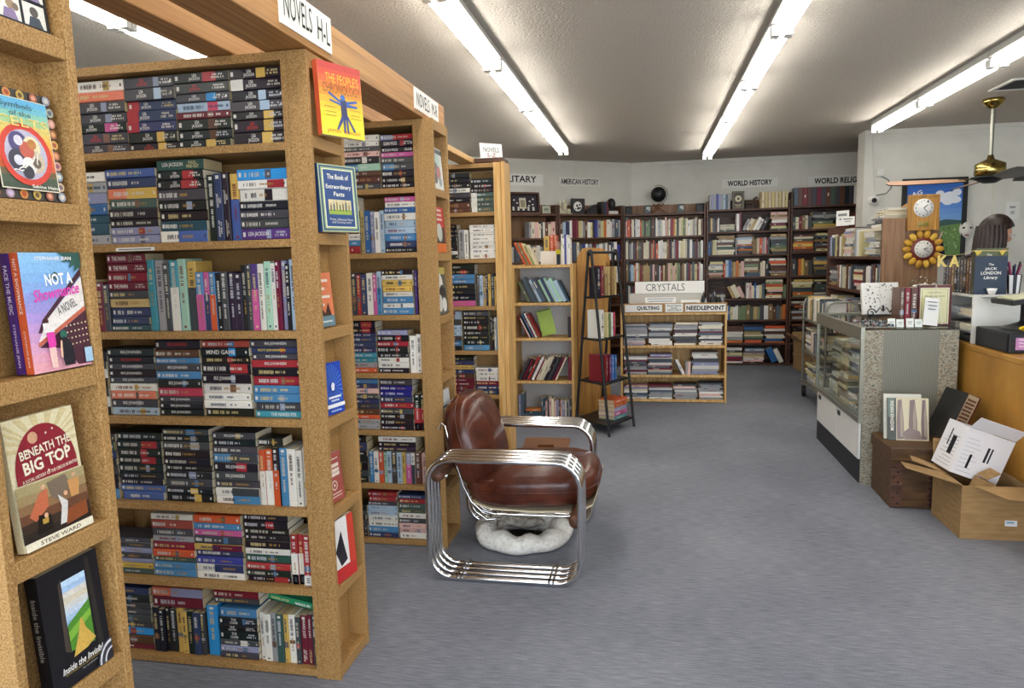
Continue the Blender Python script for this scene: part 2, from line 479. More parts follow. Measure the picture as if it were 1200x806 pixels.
U3_TABLE = [(1.808, [('S', -1.473, -1.283, 1.808, 2.069, 'W W k p K-W B/g U U k', {}), ('S', -1.278, -1.101, 1.808, 2.063, 'L/R K:SW K:SW P k B/k K K K', {})]),
 (1.497, [('S', -1.509, -1.405, 1.497, 1.775, 'K W K y U W B R', {}), ('U', -1.402, -1.277, 1.497, 1.708, 't B2 L W A', {}), ('S', -1.28, -1.105, 1.497, 1.768, 'P W B2 W A A B N K', {})]),
 (1.19, [('U', -1.468, -1.306, 1.19, 1.408, 'k R N W P A/B', {}), ('S', -1.305, -1.141, 1.19, 1.413, 'K W y y W B W B', {}), ('U', -1.136, -1.097, 1.19, 1.415, 'V v', {})]),
 (0.897, [('S', -1.511, -1.346, 0.897, 1.166, 'K-R K-R N N N N T T S O', {}), ('S', -1.343, -1.176, 0.897, 1.113, 'L K-R R K K W W v/K', {}), ('U', -1.172, -1.096, 0.897, 1.095, 'W W', {})]),
 (0.603, [('S', -1.527, -1.347, 0.603, 0.87, 'B N p k N k U O S S', {}), ('S', -1.342, -1.165, 0.603, 0.867, 'k I I N R k K K K', {}), ('U', -1.162, -1.104, 0.603, 0.79, 'K/R K/R', {'lib': 1})]),
 (0.322, [('S', -1.544, -1.422, 0.322, 0.567, 'K N K K K k K', {}), ('U', -1.419, -1.107, 0.322, 0.492, 'B W O g A k A y L/P W/k U p', {}), ('S', -1.362, -1.16, 0.496, 0.572, 'W K v', {})]),
 (0.03, [('S', -1.61, -1.443, 0.03, 0.197, 'K k K k K K', {}), ('S', -1.437, -1.273, 0.03, 0.273, 'R R k A A W W B N', {}), ('S', -1.269, -1.113, 0.03, 0.266, 'N R D D W k p p W', {})])]
U4_TABLE = [(1.757, [('S', -1.367, -1.123, 1.757, 2.009, 'K K K W k K U U', {}), ('S', -1.12, -0.961, 1.757, 1.967, 'K K K D+W D+W D+W D+W', {})]),
 (1.46, [('S', -1.356, -1.218, 1.46, 1.685, 'K K K K K K W K', {}), ('U', -1.213, -1.145, 1.46, 1.66, 'S W', {}), ('S', -1.138, -0.958, 1.46, 1.677, 'W W W W W W W W', {})]),
 (1.153, [('S', -1.356, -1.108, 1.153, 1.425, 'K K-R B B K K K P', {}), ('U', -1.1, -0.949, 1.153, 1.36, 'k A t v y k y', {})]),
 (0.86, [('S', -1.355, -1.209, 0.86, 1.131, 'A A k A A k B K', {}), ('S', -1.198, -1.025, 0.86, 1.123, 'k K K K K K K B', {}), ('U', -1.017, -0.946, 0.86, 1.083, 'K K W C', {})]),
 (0.567, [('S', -1.349, -1.132, 0.567, 0.819, 'K N y N U M M M M', {}), ('S', -1.125, -0.949, 0.567, 0.745, 'W W W R2 N N', {})]),
 (0.28, [('S', -1.355, -1.142, 0.28, 0.485, 'W k W K k K', {}), ('S', -1.134, -0.956, 0.28, 0.453, 'K U k W k K', {})]),
 (0.03, [])]
# ---------------------------------------------------------------- books
PAL = {'K': ('202024', 'black'), 'k': ('434348', 'charcoal'), 'N': ('333c60', 'navy'), 'B': ('4a80ac', 'blue'), 'B2': ('2f5f96', 'mid blue'),
       'B3': ('4a63a0', 'dusk blue'), 'C': ('2c8fd0', 'bright blue'), 'W': ('e6e2d8', 'white'), 'w': ('dcd2b8', 'cream'), 'R': ('a22e36', 'red'),
       'R2': ('7e1c2b', 'dark red'), 'M': ('6b1c30', 'maroon'), 'm': ('b83a55', 'rose'), 'P': ('c25a92', 'pink'), 'p': ('dcb4ac', 'pale pink'),
       'V': ('523a78', 'purple'), 'V2': ('3d4191', 'indigo'), 'I': ('2a2878', 'royal blue'), 'v': ('2f2138', 'dark plum'), 'L': ('8f92b2', 'lavender'), 'G': ('33514a', 'dark green'),
       'g': ('9fc4ae', 'mint'), 'D': ('47584f', 'grey-green'), 'T': ('3f8e9e', 'teal'), 'T2': ('2b4a58', 'dark teal'), 't': ('b59c6a', 'tan'),
       'O': ('c9572f', 'orange'), 'o': ('d97a5e', 'salmon'), 'r': ('a2493a', 'brick red'), 'Y': ('c9a94a', 'mustard'), 'y': ('d2ae5a', 'gold'),
       'S': ('9a9a9c', 'silver'), 'A': ('a9bed0', 'pale blue'), 'U': ('5c3a2a', 'brown'), 'l': ('cfc58e', 'pale yellow'), 'e': ('8a6f46', 'olive brown'),
       'f': ('c46a2a', 'rust'), 'h': ('6f7f5c', 'sage'), 'j': ('e9e6df', 'ivory'), 'n': ('4c5a68', 'slate')}
TEXTS = {'LJ': ('LISA\nJACKSON', None), 'LJF': ('LISA JACKSON', "YOU'LL\nFIND OUT"), 'KJ': ('LISA JACKSON', None), 'PAWN': ('THE PAWN', None),
         'IJ': ('IRIS JOHANSEN', None), 'RJ': ('ROY JOHANSEN', None), 'MIND': ('MIND GAME', None), 'EYE': ('THE NAKED EYE', None),
         'CHAM': ('THE\nCHAM...', None), 'WJ': ('WARD JUST', None), 'SW': ('SUSAN WIGGS', None)}
TEXTS['CHAM'] = ('THE\nCHAM', None)
ORD = ('first second third fourth fifth sixth seventh eighth ninth tenth eleventh twelfth thirteenth fourteenth fifteenth sixteenth seventeenth '
       'eighteenth nineteenth twentieth').split()
TENS = ['', '', 'twenty', 'thirty', 'forty', 'fifty', 'sixty']


def nth(i):
    """1 -> first"""
    if i <= 20:
        return ORD[i - 1]
    if i % 10 == 0:
        return TENS[i // 10][:-1] + 'ieth'
    return TENS[i // 10] + '-' + ORD[i % 10 - 1]


def vary(c, rng, k=0.12):
    f = 1 + rng.uniform(-k, k)
    return tuple(min(1, max(0, x * f + rng.uniform(-0.006, 0.006))) for x in c)


def parse(tok):
    key = None
    if ':' in tok:
        tok, key = tok.split(':')
    low = blk = topb = None
    if '/' in tok:
        tok, low = tok.split('/')
    if '-' in tok:
        tok, blk = tok.split('-')
    if '+' in tok:
        tok, topb = tok.split('+')
    return tok, low, blk, topb, key


def tok_name(tok):
    t, low, blk, topb, key = parse(tok)
    n = PAL[t][1]
    for x in (low, blk, topb):
        if x and PAL[x][1] != n:
            return n + '-and-' + PAL[x][1].replace(' ', '-')
    return n


LIGHT = set('WwjlAyYgptS')


def spine_art(mb, tok, t, H, rng, hard, author=None, lib=False, detail=True):
    """bands, emblem and lettering on the spine (the face at y = 0)"""
    base, low, blk, topb, key = parse(tok)
    ba = C(PAL[base][0])

    def rect(a, b_, x0, x1, col, lay=1):
        y = -0.00016 * lay
        mb.face([(t * x0, y, H * (1 - b_)), (t * x1, y, H * (1 - b_)), (t * x1, y, H * (1 - a)), (t * x0, y, H * (1 - a))], col)
    if low:
        rect(0.38, 1.0, 0, 1, vary(C(PAL[low][0]), rng))
    if blk:
        a = rng.uniform(0.5, 0.62)
        rect(a, a + rng.uniform(0.14, 0.36 if blk in 'RPM' else 0.2), 0.04, 0.96, vary(C(PAL[blk][0]), rng))
    if topb:
        rect(0, 0.24, 0, 1, vary(C(PAL[topb][0]), rng))
    if lib:
        rect(0.8, 1.0, 0.02, 0.98, C('e4e2dc'))
        for k in range(3):
            rect(0.85 + 0.04 * k, 0.87 + 0.04 * k, 0.3, 0.7, C('555560'), 2)
    if not detail:
        if rng.random() < 0.32:
            a = rng.uniform(0.12, 0.5)
            lc = C('d8d0b8') if base not in LIGHT else C(rng.choice(['54483a', '7a2a2a', '2a3a5a']))
            rect(a, a + rng.uniform(0.08, 0.3), 0.34, 0.62, lc, 2)
        return
    dark = base not in LIGHT
    tc = C(rng.choice(['d9d6cf', 'e8e4da', 'c9c4b6', 'cfcfd6', 'd8c58a'])) if dark else C(rng.choice(['2b2b30', '50302a', '2a4060', '7a2430', '3c3c3c']))
    if dark and not hard and rng.random() < 0.75:                     # publisher's mark at the head of the spine
        rect(0.03, 0.03 + min(0.05, t / H * 0.6), 0.3, 0.72, C('d8d4cc'), 2)
    elif rng.random() < 0.6:
        rect(0.93, 0.96, 0.35, 0.65, tc, 2)
    if not low and not blk and not topb and rng.random() < 0.4:
        a = rng.uniform(0.52, 0.62)
        rect(a, a + rng.uniform(0.06, 0.13), 0.1, 0.9, vary(C(rng.choice(['8a93a8', '9a3a3a', 'b59c5a', '4f6f8f', '7a5a4a', '5a5a66'])), rng), 2)
    txt = TEXTS.get(key or (author if base in ('K', 'k', 'N', 'R') else None))

    def letters(s, a, b_, x0, x1, col):
        mb.text(s, (t * (x0 + x1) / 2, -0.0005, H * (1 - (a + b_) / 2)), (0, 0, -1), (1, 0, 0), H * (b_ - a), t * (x1 - x0), col, bold=0.012)

    def strokes(a, b_, x0, x1, col):
        """worn lettering, too small to read"""
        p = a
        step = max(0.0042 / H, 0.02)
        while p < b_:
            if rng.random() < 0.84:
                w = step * rng.uniform(0.45, 0.7)
                u = rng.uniform(0, 0.12) * (x1 - x0)
                rect(p, p + w, x0 + u, x1 - rng.uniform(0, 0.1) * (x1 - x0), col, 3)
                if rng.random() < 0.5:
                    rect(p, p + step * 0.8, x0 + (x1 - x0) * 0.42, x0 + (x1 - x0) * 0.6, col, 3)
            p += step
    if txt and txt[0]:
        two = '\n' in txt[0]
        if key in ('MIND', 'EYE', 'PAWN', 'RJ', 'KJ', 'WJ', 'SW', 'LJF'):
            a, b_ = {'MIND': (0.12, 0.72), 'EYE': (0.32, 0.86), 'PAWN': (0.14, 0.5), 'WJ': (0.08, 0.46), 'RJ': (0.14, 0.7), 'KJ': (0.14, 0.56), 'SW': (0.1, 0.5), 'LJF': (0.12, 0.56)}[key]
        else:
            a = rng.uniform(0.24, 0.3); b_ = a + (0.2 if two else 0.44)
        col = C('e6c832') if key == 'RJ' else (C('c3362e') if author and rng.random() < 0.15 else C('e2dfd8'))
        letters(txt[0], a, b_, 0.14 if two else 0.26, 0.86 if two else 0.74, col)
        if txt[1]:
            letters(txt[1], 0.64, 0.9, 0.18, 0.82, C('d8c98a'))
        elif b_ < 0.66:
            strokes(max(b_ + 0.1, 0.7), 0.93, 0.28, 0.5, tc)
            strokes(max(b_ + 0.1, 0.72), 0.9, 0.56, 0.76, tc)
    else:
        a = rng.uniform(0.08, 0.16)
        b_ = a + rng.uniform(0.22, 0.4)
        strokes(a, b_, 0.26, 0.72, tc)
        strokes(b_ + rng.uniform(0.05, 0.1), min(0.9, b_ + rng.uniform(0.2, 0.4)), 0.34, 0.64, tc if rng.random() < 0.6 else vary(C('b08a4a'), rng))


PAGE = ['d8cdb0', 'cfc09a', 'e2dac4', 'c8b48a', 'ddd3bb']
BOOKS = {'paperback_book': [], 'hardback_book': [], 'craft_magazine': [], 'picture_book': []}


def book(kind, M, t, H, D, tok, rng_seed, label, group, author=None, lib=False, detail=True, pages=None, hid=False):
    """queue a book: M places its local frame (x thickness, -y spine, z head)"""
    BOOKS[kind].append(dict(M=M, t=t, H=H, D=D, tok=tok, seed=rng_seed, label=label, group=group, author=author, lib=lib, detail=detail, pages=pages, hid=hid))


def book_mesh(mb, pg, d, kind, shift=None):
    rng = random.Random(d['seed'])
    t, H, D = d['t'], d['H'], d['D']
    hard = kind == 'hardback_book'
    base = parse(d['tok'])[0]
    col = vary(C(PAL[base][0]), rng)
    e = 0.0024 if hard else 0.0009
    r_ = min(0.0025, t * 0.2)
    if kind == 'craft_magazine':
        e, r_ = 0.0004, min(0.001, t * 0.2)
    out = [(0, D), (0, r_), (r_, 0), (t - r_, 0), (t, r_), (t, D), (t - e, D), (t - e, e + r_ * 0.5), (e, e + r_ * 0.5), (e, D)]
    n = len(out)
    vs = [(x, y, 0) for x, y in out] + [(x, y, H) for x, y in out]
    fs = [tuple(range(n - 1, -1, -1)), tuple(range(n, 2 * n))] + [(i, (i + 1) % n, (i + 1) % n + n, i + n) for i in range(n)]
    # the outline runs clockwise seen from above
    fs = [tuple(reversed(f)) for f in fs]
    a = MB()
    a.mesh(vs, fs, col)
    spine_art(a, d['tok'], t, H, rng, hard, d['author'], d['lib'], d['detail'])
    ins = 0.003 if hard else 0.0004
    p = MB()
    p.box(e + 0.0001, t - e - 0.0001, e + r_ * 0.5 + 0.0003, D - (0.004 if hard else 0.0006), ins, H - ins, vary(C(d['pages'] or rng.choice(PAGE)), rng, 0.06))
    for src, dst, mi in ((a, mb, 0), (p, pg if pg is not None else mb, 0 if pg is not None else 1)):
        pts = src.v if shift is None else [shift @ Vector(q) for q in src.v]
        k = len(dst.v)
        dst.v += [tuple(q) for q in pts]
        dst.f += [tuple(k + i for i in f) for f in src.f]
        dst.c += src.c
        dst.m += [mi] * len(src.f)
        dst.s += src.s


def view_area(d):
    c = d['M'] @ Vector((d['t'] / 2, 0, d['H'] / 2))
    dist = (c - EYE).length
    nrm = (d['M'].to_3x3() @ Vector((0, -1, 0)))
    return d['t'] * d['H'] * max(0.05, abs(nrm.dot((c - EYE).normalized()))) / dist ** 2


CATS = {'paperback_book': 'paperback', 'hardback_book': 'hardback', 'craft_magazine': 'magazine', 'picture_book': 'picture book'}
LIMIT = 320


def build_books():
    for kind, lst in BOOKS.items():
        lst.sort(key=lambda d: (d.get('hid', False), -view_area(d)))
        for i, d in enumerate(lst[:LIMIT]):
            a = MB()
            small = kind == 'craft_magazine' or (kind == 'hardback_book' and view_area(d) < 0.012 * 0.2 / 64)
            pg = None if small else MB()
            book_mesh(a, pg, d, kind)
            o = a.build(kind, ['cover', 'page'])
            tag(o, d['label'], CATS[kind], d['group'])
            if pg is not None:
                pg.build('page_block', 'page', o)
            o.matrix_world = d['M']
        rest = lst[LIMIT:]
        if rest:
            a = MB()
            for d in rest:
                book_mesh(a, None, d, kind, d['M'])
            o = a.build(kind + '_crowd', ['cover', 'page'])
            tag(o, 'the many smaller and half-hidden %ss that fill out the farther shelves' % CATS[kind], CATS[kind], None, 'stuff')


def fill_group(kind, Mc, g, si, stk, yfront, case, group, zmax, rng, from_post, D0=0.105, xlim=None):
    """lay one stack or one run of upright books; stk = number of the stack counted from the post"""
    ty, x0, x1, z0, z1, toks, o = g
    toks = toks.split()
    n = len(toks)
    z1 = min(z1, zmax)
    noun = CATS[kind]
    if ty == 'S':
        w = [rng.uniform(0.8, 1.25) for _ in toks]
        tot = sum(w)
        hh = z1 - z0 - 0.0012
        z = z0 + hh
        for i, tk in enumerate(toks):
            t = hh * w[i] / tot - 0.0006
            z -= hh * w[i] / tot
            L = (x1 - x0) - 0.002
            cut = abs(rng.gauss(0, 0.004)) if not o.get('on') else 0
            l_, r_ = rng.uniform(0, cut), rng.uniform(0, cut)
            H = L - l_ - r_
            D = min(D0 * rng.uniform(0.92, 1.05), H * 0.72)
            yo = yfront + 0.004 + abs(rng.gauss(0, 0.004))
            # lying, front cover up: local x -> +Z, local z -> -X
            M = Mc @ Matrix.Translation((x1 - 0.001 - r_, yo, z + 0.001)) @ Matrix(((0, 0, -1, 0), (0, 1, 0, 0), (1, 0, 0, 0), (0, 0, 0, 1))) @ Matrix.Translation((0, 0, 0))
            if toks and o.get('on') is not None:
                where = '%s lying across upright books beside %s stack from post' % (nth(i + 1), nth(stk))
            lab = '%s %s %s from top, %s stack from post, %s shelf, %s' % (tok_name(tk), noun, nth(i + 1), nth(stk), nth(si + 1), case)
            book(kind, M, t, H, D, tk, rng.random(), lab, group, o.get('t'))
    else:
        lean = rad(o.get('lean', 0))
        w = [rng.uniform(0.75, 1.3) for _ in toks]
        tot = sum(w)
        ww = x1 - x0 - 0.002
        x = x0 + 0.001
        for i, tk in enumerate(toks):
            t = ww * w[i] / tot - 0.0008
            H = (z1 - z0 - 0.0015) * rng.uniform(0.93 if not o.get('lib') else 0.99, 1.0)
            D = min(D0 * rng.uniform(0.92, 1.08), H * 0.72)
            yo = yfront + 0.004 + abs(rng.gauss(0, 0.005))
            M = Mc @ Matrix.Translation((x, yo, z0 + 0.001))
            lab = '%s %s standing %s from post in %s upright run, %s shelf, %s' % (tok_name(tk), noun, nth(n - i), nth(stk), nth(si + 1), case)
            book(kind, M, t, H, D, tk, rng.random(), lab, group, o.get('t'), o.get('lib', False))
            x += ww * w[i] / tot


# ---------------------------------------------------------------- the three novel bookcases
def novel_case(name_label, xl, xr, y0, y1, tops, ztop, rack, post, group=None, wood='chip', bottom=True):
    """case with its front towards -y; rack: outer x of the display rack on its end, or None"""
    root = empty('bookcase', ((xl + xr) / 2, y0, 0), 0, name_label, 'bookcase', group)
    I = root.matrix_world.inverted()

    def board(nm, mat, a, c, bev=0.0015):
        b_ = MB()
        b_.box(*a)
        o = b_.build(nm, mat, root, bevel=bev)
        o.matrix_parent_inverse = I
        return o
    board('side_panel', wood, (xl, xl + 0.02, y0, y1, 0, ztop), 0)
    board('side_panel', wood, (xr - 0.02, xr, y0, y1, 0, ztop), 0)
    board('back_panel', wood, (xl + 0.02, xr - 0.02, y1 - 0.012, y1, 0, ztop - 0.03), 0)
    board('top_board', wood, (xl + 0.02, xr - 0.02, y0, y1, ztop - 0.028, ztop), 0)
    for z in tops:
        board('shelf', wood, (xl + 0.0205, xr - 0.0205, y0 + 0.004, y1 - 0.0125, z - 0.026, z), 0)
    if rack:
        zs, x1 = rack
        board('rack_post', wood, (xr + 0.0005, x1, y0, y0 + 0.02, 0, ztop), 0)
        board('rack_post', wood, (xr + 0.0005, x1, y1 - 0.02, y1, 0, ztop), 0)
        for z in zs:
            board('rack_shelf', wood, (xr + 0.0005, x1 - 0.002, y0 + 0.0205, y1 - 0.0205, z - 0.038, z), 0)
        board('rack_header', wood, (xr + 0.0005, x1 - 0.002, y0 + 0.0205, y1 - 0.0205, ztop - 0.05, ztop), 0)
    elif post:
        board('end_post', post, (xr + 0.0005, xr + 0.022, y0 - 0.002, y1, 0, ztop + 0.005), 0)
        board('front_post', post, (xr - 0.045, xr - 0.001, y0 - 0.02, y0 - 0.001, 0, ztop), 0)
    return root


novel_case('nearest tan bookcase end with a rack of face-out covers', -2.06, -1.13, 0.95, 1.21, [1.879, 1.573, 1.269, 0.955, 0.672, 0.36, 0.03], 2.125,
           ([1.875, 1.573, 1.265, 0.955, 0.672, 0.36, 0.05], -1.06), None, 'tan novel bookcases')
novel_case('tan bookcase signed NOVELS H-L packed with stacked paperbacks', -2.06, -1.13, 2.16, 2.42, [z for z, g in U2_TABLE], 2.125,
           ([1.863, 1.552, 1.232, 0.927, 0.61, 0.325, 0.04], -1.06), None, 'tan novel bookcases')
novel_case('tan bookcase signed NOVELS M-R behind the leather chair', -2.06, -1.085, 3.32, 3.58, [z for z, g in U3_TABLE], 2.125,
           ([1.80, 1.49, 1.18, 0.885, 0.59, 0.31, 0.04], -1.005), None, 'tan novel bookcases')
novel_case('pale-posted bookcase beyond the leather chair with a small sign on top', -1.9, -0.915, 4.47, 4.66, [z for z, g in U4_TABLE], 2.06, None, 'pale', 'tan novel bookcases')

NOVELS = [('U2', U2_TABLE, 'NOVELS H-L case', 2.182, 2.125 - 0.03), ('U3', U3_TABLE, 'NOVELS M-R case', 3.338, 2.125 - 0.03), ('U4', U4_TABLE, 'pale-posted case', 4.488, 2.06 - 0.03)]
for nm, table, case, yf, ztop in NOVELS:
    XR = {'U2': -1.1525, 'U3': -1.108, 'U4': -0.962 + 0.001}[nm]
    for si, (z, groups) in enumerate(table):
        zmax = (table[si - 1][0] - 0.026 if si else ztop) - 0.006
        rng = random.Random(nm + str(si))
        prev = -2.0385 if nm != 'U4' else -1.879
        n = len(groups)
        stk = [0, 0]
        # number from the post, so walk the groups backwards for the counts
        cnt = {}
        ns = nu = 0
        for gi in range(n - 1, -1, -1):
            if groups[gi][6].get('on') is not None or groups[gi][0] == 'S':
                ns += 1
                cnt[gi] = ns
            else:
                nu += 1
                cnt[gi] = nu
        base_top = {}
        order = sorted(range(n), key=lambda q: (groups[q][3] > z + 0.02, q))
        for gi in order:
            g = list(groups[gi])
            g[6] = dict(g[6])
            on = g[3] > z + 0.02
            thick = g[4] - g[3]
            if not on:
                g[1] = max(g[1], prev + 0.0015)
                g[2] = min(g[2], XR)
                prev = g[2]
            else:
                # rests on whatever books lie under it
                under = [base_top[k] for k in base_top if k[0] < g[2] and k[1] > g[1]]
                g[3] = max(under) + 0.0008
                g[4] = g[3] + thick
                g[6]['on'] = 1
                g[1], g[2] = max(g[1], -2.03), min(g[2], XR)
            zt = min(g[4], zmax)
            base_top[(g[1], g[2], gi)] = zt
            fill_group('paperback_book', Matrix(), tuple(g), si, cnt[gi], yf, case, 'paperbacks in the ' + case, zmax, rng, True)
        # the rest of the shelf, towards its far end, where other cases hide it
        x1 = min(g[1] for g in groups) - 0.004 if groups else XR - 0.01
        xa = -2.036 if nm != 'U4' else -1.876
        rf = random.Random(nm + 'far' + str(si))
        while x1 - xa > 0.05:
            wd = min(x1 - xa, rf.uniform(0.165, 0.19))
            if wd < 0.1:
                break
            zz = z + 0.001
            lim = z + (zmax - z) * rf.uniform(0.6, 0.92)
            while zz < lim - 0.03:
                t = rf.uniform(0.02, 0.03)
                M = Matrix.Translation((x1 - 0.001, yf + 0.005 + abs(rf.gauss(0, 0.004)), zz)) @ Matrix(((0, 0, -1, 0), (0, 1, 0, 0), (1, 0, 0, 0), (0, 0, 0, 1)))
                book('paperback_book', M, t, wd - rf.uniform(0.003, 0.012), 0.1, rf.choice('K k K N W R U S B M'.split()), rf.random(), '', None, hid=True)
                zz += t + 0.0006
            x1 -= wd + 0.003
# ---------------------------------------------------------------- beams, signs and face-out covers on the novel cases
for nm, xa, xb, ya, yb, za, zb, lab in (
        ('header_beam', -1.205, -1.05, 0.9, 3.69, 2.1275, 2.25, 'oak beam along the case ends carrying the NOVELS signs'),
        ('tie_beam', -1.41, -1.31, 0.9, 3.6, 2.1275, 2.22, 'thinner oak beam across the case tops, inside the signed one'),
        ('tie_beam', -1.20, -1.10, 3.70, 4.66, 2.066, 2.10, 'flat pale board bridging to the pale-posted bookcase')):
    r_ = empty(nm, ((xa + xb) / 2, ya, za), 0, lab, 'beam')
    b_ = MB()
    b_.box(xa - (xa + xb) / 2, xb - (xa + xb) / 2, 0, yb - ya, 0, zb - za)
    b_.build('timber', 'oak' if 'flat' not in lab else 'pale', r_, bevel=0.003)


def sign(name, M, w, h, label, cat='sign', face='f0efe9', lines=(), thick=0.004, group=None, border=None, mat='matte'):
    """a flat card; its face looks along local -y; lines: (text, cx, cy, w, h, colour, bold, shear) in fractions"""
    a = MB()
    a.box(-w / 2, w / 2, 0, thick, 0, h, C(face))
    if border:
        for q in ((-w / 2, w / 2, 0, h * 0.03), (-w / 2, w / 2, h * 0.97, h), (-w / 2, -w / 2 + h * 0.03, 0, h), (w / 2 - h * 0.03, w / 2, 0, h)):
            a.face([(q[0], -0.0003, q[2]), (q[1], -0.0003, q[2]), (q[1], -0.0003, q[3]), (q[0], -0.0003, q[3])], C(border))
    for ln in lines:
        t_, cx, cy, lw, lh, col = ln[:6]
        if t_ is None:
            a.face([((cx - lw / 2) * w - w / 2, -0.0006, (cy - lh / 2) * h), ((cx + lw / 2) * w - w / 2, -0.0006, (cy - lh / 2) * h),
                    ((cx + lw / 2) * w - w / 2, -0.0006, (cy + lh / 2) * h), ((cx - lw / 2) * w - w / 2, -0.0006, (cy + lh / 2) * h)], C(col))
        else:
            a.text(t_, ((cx - 0.5) * w, -0.0009, cy * h), (1, 0, 0), (0, 0, 1), lw * w, lh * h, C(col), bold=ln[6] if len(ln) > 6 else 0.0, shear=ln[7] if len(ln) > 7 else 0.0)
    o = a.build(name, mat)
    o.matrix_world = M
    return tag(o, label, cat, group)


FX = Matrix.Rotation(rad(90), 4, 'Z')          # local -y looks along world +x
sign('novels_sign', Matrix.Translation((-1.0455, 2.155, 2.149)) @ FX, 0.345, 0.115, 'white hand-lettered NOVELS H-L sign on the oak beam', lines=[
    ('NOVELS', 0.33, 0.55, 0.52, 0.66, '1c1c1c'), ('H-L', 0.83, 0.5, 0.26, 0.62, '1c1c1c')])
sign('novels_sign', Matrix.Translation((-1.0455, 3.38, 2.147)) @ FX, 0.375, 0.095, 'white hand-lettered NOVELS M-R sign on the oak beam', lines=[
    ('NOVELS', 0.34, 0.52, 0.52, 0.66, '303032'), ('M-R', 0.82, 0.5, 0.24, 0.6, '303032')])
o = sign('card_sign', Matrix.Translation((-0.99, 4.56, 2.094)) @ Matrix.Rotation(rad(40), 4, 'Z') @ Matrix.Rotation(rad(-6), 4, 'X'), 0.16, 0.1, 'small white lettered card standing on a dark plate atop the pale-posted bookcase',
         lines=[('NOVELS', 0.5, 0.6, 0.7, 0.3, '3a3a3a'), ('S-Z', 0.5, 0.25, 0.4, 0.25, '8a3030')])
r_ = empty('sign_plate', (-0.98, 4.57, 2.066), 0, 'dark brown plate under the small card on the pale-posted bookcase', 'plate')
b_ = MB()
b_.box(-0.11, 0.08, -0.09, 0.085, 0, 0.026)
b_.build('slab', 'dark', r_, bevel=0.003)
sign('shelf_label', Matrix.Translation((-1.73, 2.1615, 1.5105)), 0.15, 0.012, 'thin white label strip on the shelf edge above the PAWN paperbacks', 'shelf label', lines=[
    (None, 0.5, 0.5, 0.84, 0.3, '777777')], thick=0.0015)


def cover_book(name, M, W, H, T, art, label, cat='book', base='333333', spine='222222', spine_text=None, group=None, pages='d9cfb4', curl=0.0):
    """a face-out book: cover on local -y, spine on local -x, thickness towards +y"""
    a = MB()
    e = 0.0009
    cb, cs = C(base), C(spine)
    a.box(0, W, 0, e, 0, H, cb)
    a.box(0, W, T - e, T, 0, H, cb)
    a.box(-0.0004, e, -0.00005, T, 0, H, cs)
    if spine_text:
        for st, z0, z1, w_, col in spine_text:
            a.text(st, (-0.0008, T / 2, (z0 + z1) / 2 * H), (0, 0, -1), (0, -1, 0), (z1 - z0) * H, T * w_, C(col), bold=0.01)
    if art:
        art(Art(a, W, H))
    o = a.build(name, 'cover')
    tag(o, label, cat, group)
    o.matrix_world = M
    p = MB()
    p.box(e + 0.0003, W - 0.001, e + 0.0003, T - e - 0.0003, 0.0006, H - 0.0006, C(pages))
    p.build('page_block', 'page', o)
    return o


class Art:
    """printed cover art: flat shapes laid just off the cover"""

    def __init__(self, mb, W, H):
        self.mb, self.W, self.H, self.k = mb, W, H, 1

    def P(self, u, v):
        return (u * self.W, -0.00012 * self.k, v * self.H)

    def poly(self, pts, col):
        self.k += 1
        self.mb.face([self.P(*p) for p in pts], C(col))

    def rect(self, u0, v0, u1, v1, col):
        self.poly([(u0, v0), (u1, v0), (u1, v1), (u0, v1)], col)

    def disc(self, u, v, r, col, ry=None, n=20, a0=0, a1=360):
        ry = ry or r * self.W / self.H
        self.poly([(u + r * math.cos(rad(a0 + (a1 - a0) * i / n)), v + ry * math.sin(rad(a0 + (a1 - a0) * i / n))) for i in range(n if a1 - a0 == 360 else n + 1)], col)

    def bands(self, v0, v1, cols, u0=0.0, u1=1.0):
        k = len(cols)
        for i, c in enumerate(cols):
            self.rect(u0, v0 + (v1 - v0) * i / k, u1, v0 + (v1 - v0) * (i + 1) / k, c)

    def text(self, s, u, v, w, h, col, bold=0.015, shear=0.0, ang=0.0):
        self.k += 1
        xd, yd = (math.cos(rad(ang)), 0, math.sin(rad(ang))), (-math.sin(rad(ang)), 0, math.cos(rad(ang)))
        self.mb.text(s, self.P(u, v), xd, yd, w * self.W, h * self.H, C(col), bold=bold, shear=shear)


